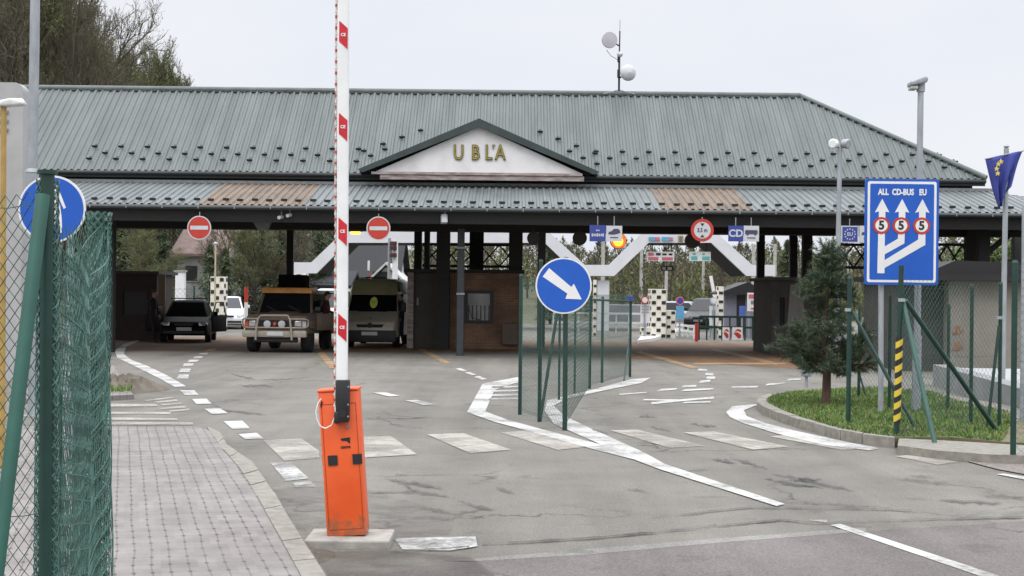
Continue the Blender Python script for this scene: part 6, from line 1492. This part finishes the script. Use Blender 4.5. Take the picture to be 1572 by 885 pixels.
# houses beyond
M_HW = mat('white_house_wall', (.48, .49, .47), .8, 0, .1, 1.5); M_HROOF = mat('dark_house_roof', (.014, .014, .016), .8, 0, .3, 3, stretch=(1, 1, 6)); M_HR2 = mat('pinkish_house_roof', (.22, .15, .13), .8, 0, .2, 2)
def house(label, x0, x1, ye, yr, Y, dep, wall, roof, wins, gable=False):
    a, b = P(x0, ye, Y), P(x1, ye, Y); zr = P(x0, yr, Y+dep/2).z; o = Vector(((a.x+b.x)/2, Y+dep/2, 0)); E = empty('house', o, label, 'house')
    q = MB(); q.box((o.x, o.y, a.z/2), (b.x-a.x, dep, a.z))
    if gable: q.prism([(a.x, a.z), (b.x, a.z), (o.x, zr-.1)], Y, Y+dep)
    else:
        for xx in (a.x+.1, b.x-.1): q.add([(xx-.1, Y, a.z), (xx-.1, Y+dep, a.z), (xx-.1, o.y, zr-.1), (xx+.1, Y, a.z), (xx+.1, Y+dep, a.z), (xx+.1, o.y, zr-.1)], [(0, 1, 2), (5, 4, 3), (0, 3, 4, 1), (1, 4, 5, 2), (2, 5, 3, 0)])
    q.build('wall', wall, E, o)
    q = MB()
    if gable:
        for s, xx in ((-1, a.x), (1, b.x)):
            e = (xx+s*.4, a.z-.2); q.prism([e, (o.x, zr), (o.x, zr+.16), (e[0], e[1]+.16)], Y-.4, Y+dep+.4)
    else:
        for yy, s in ((Y, -1), (Y+dep, 1)):
            p = [(a.x-.4, yy+s*.5, a.z-.25), (b.x+.4, yy+s*.5, a.z-.25), (b.x+.4, o.y, zr), (a.x-.4, o.y, zr)]; q.add(p+[(x, y, z+.18) for x, y, z in p], [(0, 1, 2, 3), (7, 6, 5, 4), (0, 4, 5, 1), (1, 5, 6, 2), (2, 6, 7, 3), (3, 7, 4, 0)])
    q.build('roof', roof, E, o)
    for (u, y, w_, h_) in wins:
        c = P(x0+(x1-x0)*u, y, Y); q = MB(); q.box((c.x, Y-.01, c.z), (w_, .06, h_)); wn = q.build('window', M_BLACK, E, o); q = MB(); q.box((c.x, Y-.045, c.z-h_/2-.04), (w_+.15, .12, .06)); q.build('sill', wall, wn, o)
house('house with a broad dark roof and white wall beyond the khaki van', 520, 606, 424, 366, 92, 9, M_HW, M_HROOF, [(.2, 440, .5, .8), (.45, 437, .8, .9), (.6, 437, .6, .8)])
house('white gabled house end beside the signal mast', 574, 612, 430, 408, 88, 6, M_HW, M_HW, [(.25, 426, .9, .7)], True)
house('grey stone house with a pinkish roof behind the black car', 272, 345, 388, 352, 96, 8, mat('grey_stone_wall', (.24, .235, .225), .9, 0, 0, scale=1.2, col2=(.4, .395, .38)), M_HR2, [(.3, 420, .8, 1.)])
house('low house with a pale wall behind the off-road car', 470, 530, 436, 420, 84, 6, M_HW, M_HROOF, [(.35, 446, .5, .9), (.6, 446, .5, .9)])
c = at(570, 0, 80); E = empty('warning_post', c, 'thin post with a red and white head in front of the dark roofed house', 'post'); q = MB(); q.cyl(c, P(567, 420, 80), .04, n=8); q.build('post', M_SRED, E, c); p = P(566, 408, 80); q = MB(); q.box(p, (.12, .08, .55)); q.build('head', M_SWHITE, E, c)
for x, yb, yt, Y, lab in ((984, 440, 372, 120, 'leftmost'), (1022, 450, 415, 118, 'shortest'), (1079, 455, 400, 125, 'slightly leaning'), (1156, 410, 375, 110, 'tallest'), (1189, 415, 375, 112, 'rightmost'), (925, 430, 365, 104, 'nearest to the keep right sign, a')):
    a = at(x, 0, Y); a.z = -.02; t = P(x+1, yt, Y); q = MB(); q.cyl(a, t, .17, .12, 8); tag(q.build('far_pole', mat('pale_concrete_pole', (.38, .37, .34), .8), org=a, smooth=50), '%s pale pole below the far wooded slope' % lab, 'pole', 'pale poles below the far slope')
# ================================================================ trees
M_BARK = mat('grey_brown_bark', (.055, .046, .036), .9, 0, .3, 6, stretch=(1, 1, .3)); M_TWIG = mat('brown_twigs', (.095, .08, .055), .9, 0, .25, 2)
M_TWIG2 = mat('olive_brown_twigs', (.10, .092, .05), .9, 0, .25, 2); M_BUD = mat('young_olive_leaves', (.11, .115, .04), .8, 0, .3, 3); M_BUD2 = mat('fresh_green_leaves', (.13, .16, .045), .8, 0, .25, 3)
M_NEED = mat('dark_pine_needles', (.02, .036, .017), .7, 0, .3, 4); M_NEED2 = mat('mid_pine_needles', (.042, .064, .029), .7, 0, .25, 4); M_NEED3 = mat('light_pine_needles', (.075, .10, .045), .7, 0, .25, 4)
def rv(r): 
    t = r.random()*2*math.pi; z = r.uniform(-1, 1); s = math.sqrt(1-z*z); return Vector((s*math.cos(t), s*math.sin(t), z))
def grow(r, tr, cr, p, d, L, rad, lev, maxl, kids, leafn, leafs, up=.25):
    n = 3; pts = [p.copy()]; q = p.copy(); dd = d.copy()
    for i in range(n):
        dd = (dd+rv(r)*.16+Vector((0, 0, up*.12))).normalized(); q = q+dd*L/n; pts.append(q.copy())
    mb = tr if lev <= 1 else cr
    mb.tube(pts, rad, 5 if lev < 2 else 3, m=0, rs=[rad*(1-.6*i/n) for i in range(n+1)])
    if lev == maxl:
        for k in range(leafn):
            b = pts[0].lerp(pts[-1], r.random())+rv(r)*.18*L; a = rv(r)*leafs; c = rv(r)*leafs*.7
            cr.add([b-a, b+c, b+a, b-c], [(0, 1, 2, 3)], 1 if r.random() < .6 else 2)
        return
    for k in range(kids[lev]):
        t = .25+.75*(k+r.random())/kids[lev]; i = min(int(t*n), n-1); b = pts[i].lerp(pts[i+1], t*n-i)
        sd = rv(r); sd = (sd-dd*sd.dot(dd)).normalized(); nd = (dd*r.uniform(.5, 1.)+sd*r.uniform(.5, .95)+Vector((0, 0, up))).normalized()
        grow(r, tr, cr, b, nd, L*r.uniform(.42, .66)*(1.15-.45*t), rad*.5, lev+1, maxl, kids, leafn, leafs, up)
def bare_tree(loc, h, seed, label, group, mats=None, kids=(9, 8, 8, 8), leafn=2, leafs=.042, up=.25, rad=.22):
    r = random.Random(seed); tr, cr = MB(), MB(); grow(r, tr, cr, Vector((0, 0, 0)), Vector((0, 0, 1)), h*.72, rad, 0, 4, kids, leafn, leafs, up)
    E = empty('bare_tree', loc, label, 'tree', group, r.random()*6); tr.build('trunk', M_BARK, E); cr.build('crown', mats or [M_TWIG, M_BUD, M_TWIG2], E); return E
GRP = 'budding trees on the slope behind the roof'
protos = [bare_tree(Vector((0, 0, 0)), 17, 21, 'x', GRP), bare_tree(Vector((0, 0, 0)), 17, 33, 'x', GRP, [M_TWIG2, M_BUD2, M_BUD], leafn=4, leafs=.06)]
spots = [(20,-60,78,0), (72,-75,84,0), (108,-15,80,0), (140,22,86,1), (168,45,92,1), (196,70,96,1), (222,90,104,1), (250,104,108,1), (276,118,112,0), (-40,-80,82,1), (45,-60,95,1), (90,-30,98,0), (125,10,104,0), (150,52,110,0), (182,72,114,1), (0,-70,100,0), (-90,-60,90,0), (210,98,118,0), (60,-20,112,1), (236,108,120,1)]
for i, (x, yt, Y, k) in enumerate(spots):
    E = protos[k] if i in (0, 3) else copy_tree(protos[k]); c = at(x, 0, Y); c.z = hill_z(c.x, Y)-.1; E.location = c
    hh = P(x, yt, Y).z-c.z; w2 = hh/17*(.8 if x < 100 else .6); E.scale = (w2, w2, hh/17.2); E.rotation_euler.z = i*1.7; E['label'] = 'tall budding leafless tree on the slope behind the left end of the roof'
for i, (x, yt, Y, k, lab) in enumerate(((395, 344, 75, 1, 'loose olive leafing tree between the dark conifers above the roof box'), (447, 346, 75, 0, 'loose brown leafing tree just left of the zigzag canopy end'), (232, 346, 72, 1, 'loose olive leafing tree between the two broad conifers by the dark booth'), (352, 340, 90, 0, 'brown leafing tree rising behind the slim lighter conifer'))):
    E = copy_tree(protos[k]); c = at(x, 0, Y); E.location = c; hh = P(x, yt, Y).z; E.scale = (hh/15, hh/15, hh/17.5); E.rotation_euler.z = 2.1*i+.6; E['label'] = lab; E['group'] = 'leafing trees among the conifers'
# far wooded slope seen through the station: one mass of brown scrub and budding trees
def wood(name, label, n, x0, x1, Y0, Y1, h0, h1, seed, cols):
    r = random.Random(seed); q = MB()
    for i in range(n):
        Y = r.uniform(Y0, Y1); c = at(r.uniform(x0, x1), 0, Y); c.z = hill_z(c.x, Y); h = r.uniform(h0, h1); cc = r.choice(cols)
        q.tube([c, c+Vector((r.uniform(-.3, .3), 0, h*.6)), c+Vector((r.uniform(-.6, .6), 0, h))], .12, 4, 0, rs=[.14, .09, .03])
        for k in range(int(60*h)):
            t = r.random()**.7; b = c+Vector((0, 0, h*(.15+.9*t))); wd = h*.3*math.sin(math.pi*min(1, .12+t*.9)); v = rv(r); b += Vector((v.x*wd, v.y*wd, v.z*h*.06))
            a = Vector((v.x, v.y, abs(v.z)+.5)).normalized()*r.uniform(.16, .45); s = rv(r)*r.uniform(.04, .12); q.add([b-s, b+s, b+a], [(0, 1, 2)], r.choice((cc, cc, cc, r.choice(cols))))
    return tag(q.build(name, [M_BARK, M_TWIG, M_TWIG2, M_BUD, M_BUD2, M_NEED2]), label, 'wood', kind='stuff')
wood('wood', 'brown and olive budding wood covering the far slope beyond the station', 360, 640, 1560, 118, 205, 2.6, 5.6, 5, [1, 1, 2, 2, 3, 3, 4])
wood('undergrowth', 'low olive scrub along the foot of the far slope', 260, 880, 1600, 112, 150, 1., 2.2, 9, [2, 3, 4, 4])
wood('slope_wood', 'dark olive wood covering the slope behind the left lanes', 150, 100, 560, 100, 170, 5, 10, 6, [1, 2, 3, 5, 5])
# evergreen hedge right of the station
def bush(mb, c, rx, ry, rz_, n, r, cols, sz):
    for k in range(n):
        v = rv(r); v.z = abs(v.z)*1. if r.random() < .8 else v.z; f = r.uniform(.55, 1.05)*(1+.18*math.sin(v.x*5+c.x)+.15*math.sin(v.z*7+c.x*2)); b = c+Vector((v.x*rx, v.y*ry, v.z*rz_))*f
        a, d = rv(r)*sz, rv(r)*sz*.7; mb.add([b-a, b+d, b+a, b-d], [(0, 1, 2, 3)], r.choice(cols))
r = random.Random(8)
M_LF = [mat('leaf_dark', (.022, .042, .014), .7, 0, .3, 3), mat('leaf_mid', (.05, .085, .024), .7, 0, .3, 3), mat('leaf_light', (.10, .135, .035), .7, 0, .3, 3)]
for i, (x, Y, h, lab) in enumerate(((1530, 60, 4.4, 'round light green bush beyond the right end of the station'), (1575, 58, 4.6, 'light green bush at the right edge beyond the station'), (1500, 66, 4.2, 'light green bush behind the thick right column'))):
    c = at(x, 0, Y); E = empty('bush', c, lab, 'bush', 'green bushes beyond the right end'); q = MB(); bush(q, c+Vector((0, 0, h*.45)), 2.2, 2.2, h*.6, 2600, r, (1, 2, 2), .13); q.build('crown', M_LF, E, c)
    q = MB()
    for k in range(6): v = rv(r); q.cyl(c, c+Vector((v.x*1.2, v.y*1.2, h*.7)), .05, .015, 5)
    q.build('stems', M_BARK, E, c)
# conifers behind the left lanes
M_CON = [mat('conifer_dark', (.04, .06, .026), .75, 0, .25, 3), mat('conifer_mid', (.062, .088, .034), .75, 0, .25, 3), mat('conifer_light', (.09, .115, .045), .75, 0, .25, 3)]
def conifer(loc, h, w_, seed, label, group, cols=(0, 0, 1), n=2600, dens=.5, name='conifer', droop=-.35):
    r = random.Random(seed); E = empty(name, loc, label, 'tree', group); q = MB(); q.cyl((0, 0, 0), (0, 0, h*.96), .12*h/6, .02, 7); q.build('trunk', M_BARK, E)
    q = MB()
    for k in range(n):
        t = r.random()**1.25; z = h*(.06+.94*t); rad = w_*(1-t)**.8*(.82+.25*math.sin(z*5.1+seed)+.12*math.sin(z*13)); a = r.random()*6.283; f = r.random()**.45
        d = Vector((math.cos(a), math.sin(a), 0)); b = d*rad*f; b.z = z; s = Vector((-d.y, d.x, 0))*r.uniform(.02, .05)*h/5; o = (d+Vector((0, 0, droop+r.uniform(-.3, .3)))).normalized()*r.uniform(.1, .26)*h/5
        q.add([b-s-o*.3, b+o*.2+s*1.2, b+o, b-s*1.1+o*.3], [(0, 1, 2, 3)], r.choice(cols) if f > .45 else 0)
    q.build('crown', M_CON, E); return E
GC = 'dark conifers behind the left lanes'
for i, (x, yt, Y, w_, cols, lab) in enumerate((
  (322, 374, 70, 1.35, (1, 1, 2), 'pointed mid green conifer right of the grey stone house'), (345, 380, 72, 1.15, (1, 2, 1), 'slim lighter conifer between the pointed one and the dark row'),
  (372, 352, 78, 1.9, (0, 0, 1), 'dark conifer behind the marker post'), (405, 350, 80, 2.1, (0, 1, 1), 'dark conifer behind the black roof box'), (432, 352, 77, 1.8, (0, 0, 1), 'dark conifer left of the zigzag canopy end'), (462, 350, 82, 2., (0, 1, 1), 'dark conifer above the left zigzag canopy end'), (490, 356, 86, 2., (0, 1), 'dark conifer rising behind the zigzag slope'),
  (185, 352, 74, 2.3, (0, 1, 1), 'broad dark conifer behind the dark booth'), (215, 350, 76, 2.4, (0, 1, 2), 'broad conifer right of the dark booth roof'), (250, 356, 80, 2.2, (0, 0, 1), 'dark conifer left of the white gate pier'),
  (1208, 368, 84, 1.5, (0, 1, 1), 'lone conifer behind the right end of the zigzag canopy'), (845, 376, 88, 1.2, (0, 1), 'small conifer above the keep right sign beyond the station'), (955, 424, 108, 1.5, (0, 0, 1), 'small dark conifer on the bank beyond the median fence'), (975, 432, 110, 1.3, (0, 1), 'lower dark conifer on the bank beyond the median fence'))):
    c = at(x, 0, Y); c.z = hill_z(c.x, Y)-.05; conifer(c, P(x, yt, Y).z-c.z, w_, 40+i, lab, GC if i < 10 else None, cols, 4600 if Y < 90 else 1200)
# ---------------- the pine on the grass island
pb_ = G(1268, 621, .115); r = random.Random(77)
PN = empty('pine_tree', pb_, 'young dark pine tree with a bare lower trunk on the grass island', 'tree')
ptop = P(1266, 372, pb_.y).z; q = MB(); tp_ = [pb_+Vector((0, 0, -.05)), pb_+Vector((.01, 0, .5)), pb_+Vector((-.02, .02, 1.2)), pb_+Vector((.02, 0, ptop-.2-.115))]
q.tube(tp_, .06, 10, rs=[.075, .062, .045, .012]); q.build('trunk', mat('reddish_pine_bark', (.10, .06, .042), .9, 0, .35, 14, stretch=(1, 1, .35), bump=.8, bscale=40), PN, pb_, smooth=60)
q = MB(); nd = MB()
def needles(p, d, L, n):
    for k in range(n):
        b = p+d*L*r.random(); v = rv(r); v = (v-d*v.dot(d)*.4).normalized(); o = (d*r.uniform(.35, 1.)+v*r.uniform(.5, 1.)).normalized()*r.uniform(.055, .11); s = o.cross(rv(r)).normalized()*.0042
        nd.add([b-s, b+s, b+o], [(0, 1, 2)], r.choice((0, 0, 1, 1, 2)))
def bough(p, d, L, rad, sub):
    pts = [p]; dd = d.copy(); N = 5
    for i in range(N): dd = (dd+Vector((0, 0, .09 if i > 1 else -.02))+rv(r)*.1).normalized(); pts.append(pts[-1]+dd*L/N)
    q.tube(pts, rad, 5, rs=[rad*(1-.75*i/N) for i in range(N+1)])
    for i in range(1, N):
        for k in range(sub):
            t = r.random(); b = pts[i].lerp(pts[i+1], t); sd = rv(r); sd = (sd-dd*sd.dot(dd)); sd.z = sd.z*.6+.12; sd.normalize()
            o = (dd*.7+sd).normalized(); l2 = r.uniform(.12, .30)*(1.1-.1*i); q.cyl(b, b+o*l2, rad*.35, rad*.12, 4); needles(b, o, l2*1.08, int(70*l2/.2)); 
            if r.random() < .6: o2 = (o+rv(r)*.8).normalized(); needles(b+o*l2*.5, o2, l2*.6, 26)
    needles(pts[-2], dd, L/N*1.3, 50)
def ax(z): 
    for a, b in zip(tp_[:-1], tp_[1:]):
        if a.z <= z <= b.z: return a.lerp(b, (z-a.z)/(b.z-a.z))
    return tp_[-1]
prof = [(.52, .50, 5), (.66, .74, 6), (.82, .82, 7), (.98, .78, 6), (1.12, .54, 4), (1.36, .26, 3), (1.54, .22, 3), (1.72, .40, 4), (1.87, .40, 4), (2.0, .26, 4), (2.15, .16, 3), (2.32, .11, 3), (2.5, .06, 3)]
SC = (ptop-.115)/2.62
for z, L, n_ in prof:
    a0 = r.random()*6.28
    for k in range(n_):
        a = a0+6.283*k/n_+r.uniform(-.3, .3); bough(ax(pb_.z+z*SC), Vector((math.cos(a), math.sin(a), r.uniform(.0, .35))).normalized(), L*r.uniform(.72, 1.18)*.98, .016, 3 if L > .3 else 2)
q.build('boughs', M_BARK, PN, pb_); nd.build('crown', [mat('pine_needle_dark', (.032, .054, .026), .6, 0, .25, 4), mat('pine_needle_mid', (.055, .082, .04), .6, 0, .25, 4), mat('pine_needle_light', (.09, .12, .06), .6, 0, .25, 4)], PN, pb_)
# small dark litter bin and box seen through the island fence
c = G(1276, 607, .115); c.y += 2; E = empty('info_stand', c, 'small grey metal cabinet on a post behind the pine trunk', 'cabinet'); q = MB(); q.rbox(c+Vector((0, 0, .45)), (.18, .15, .5), .02, 2); q.build('body', M_GALV, E, c); q = MB(); q.cyl(c, c+Vector((0, 0, .3)), .03, n=8); q.build('post', M_GALV, E, c)
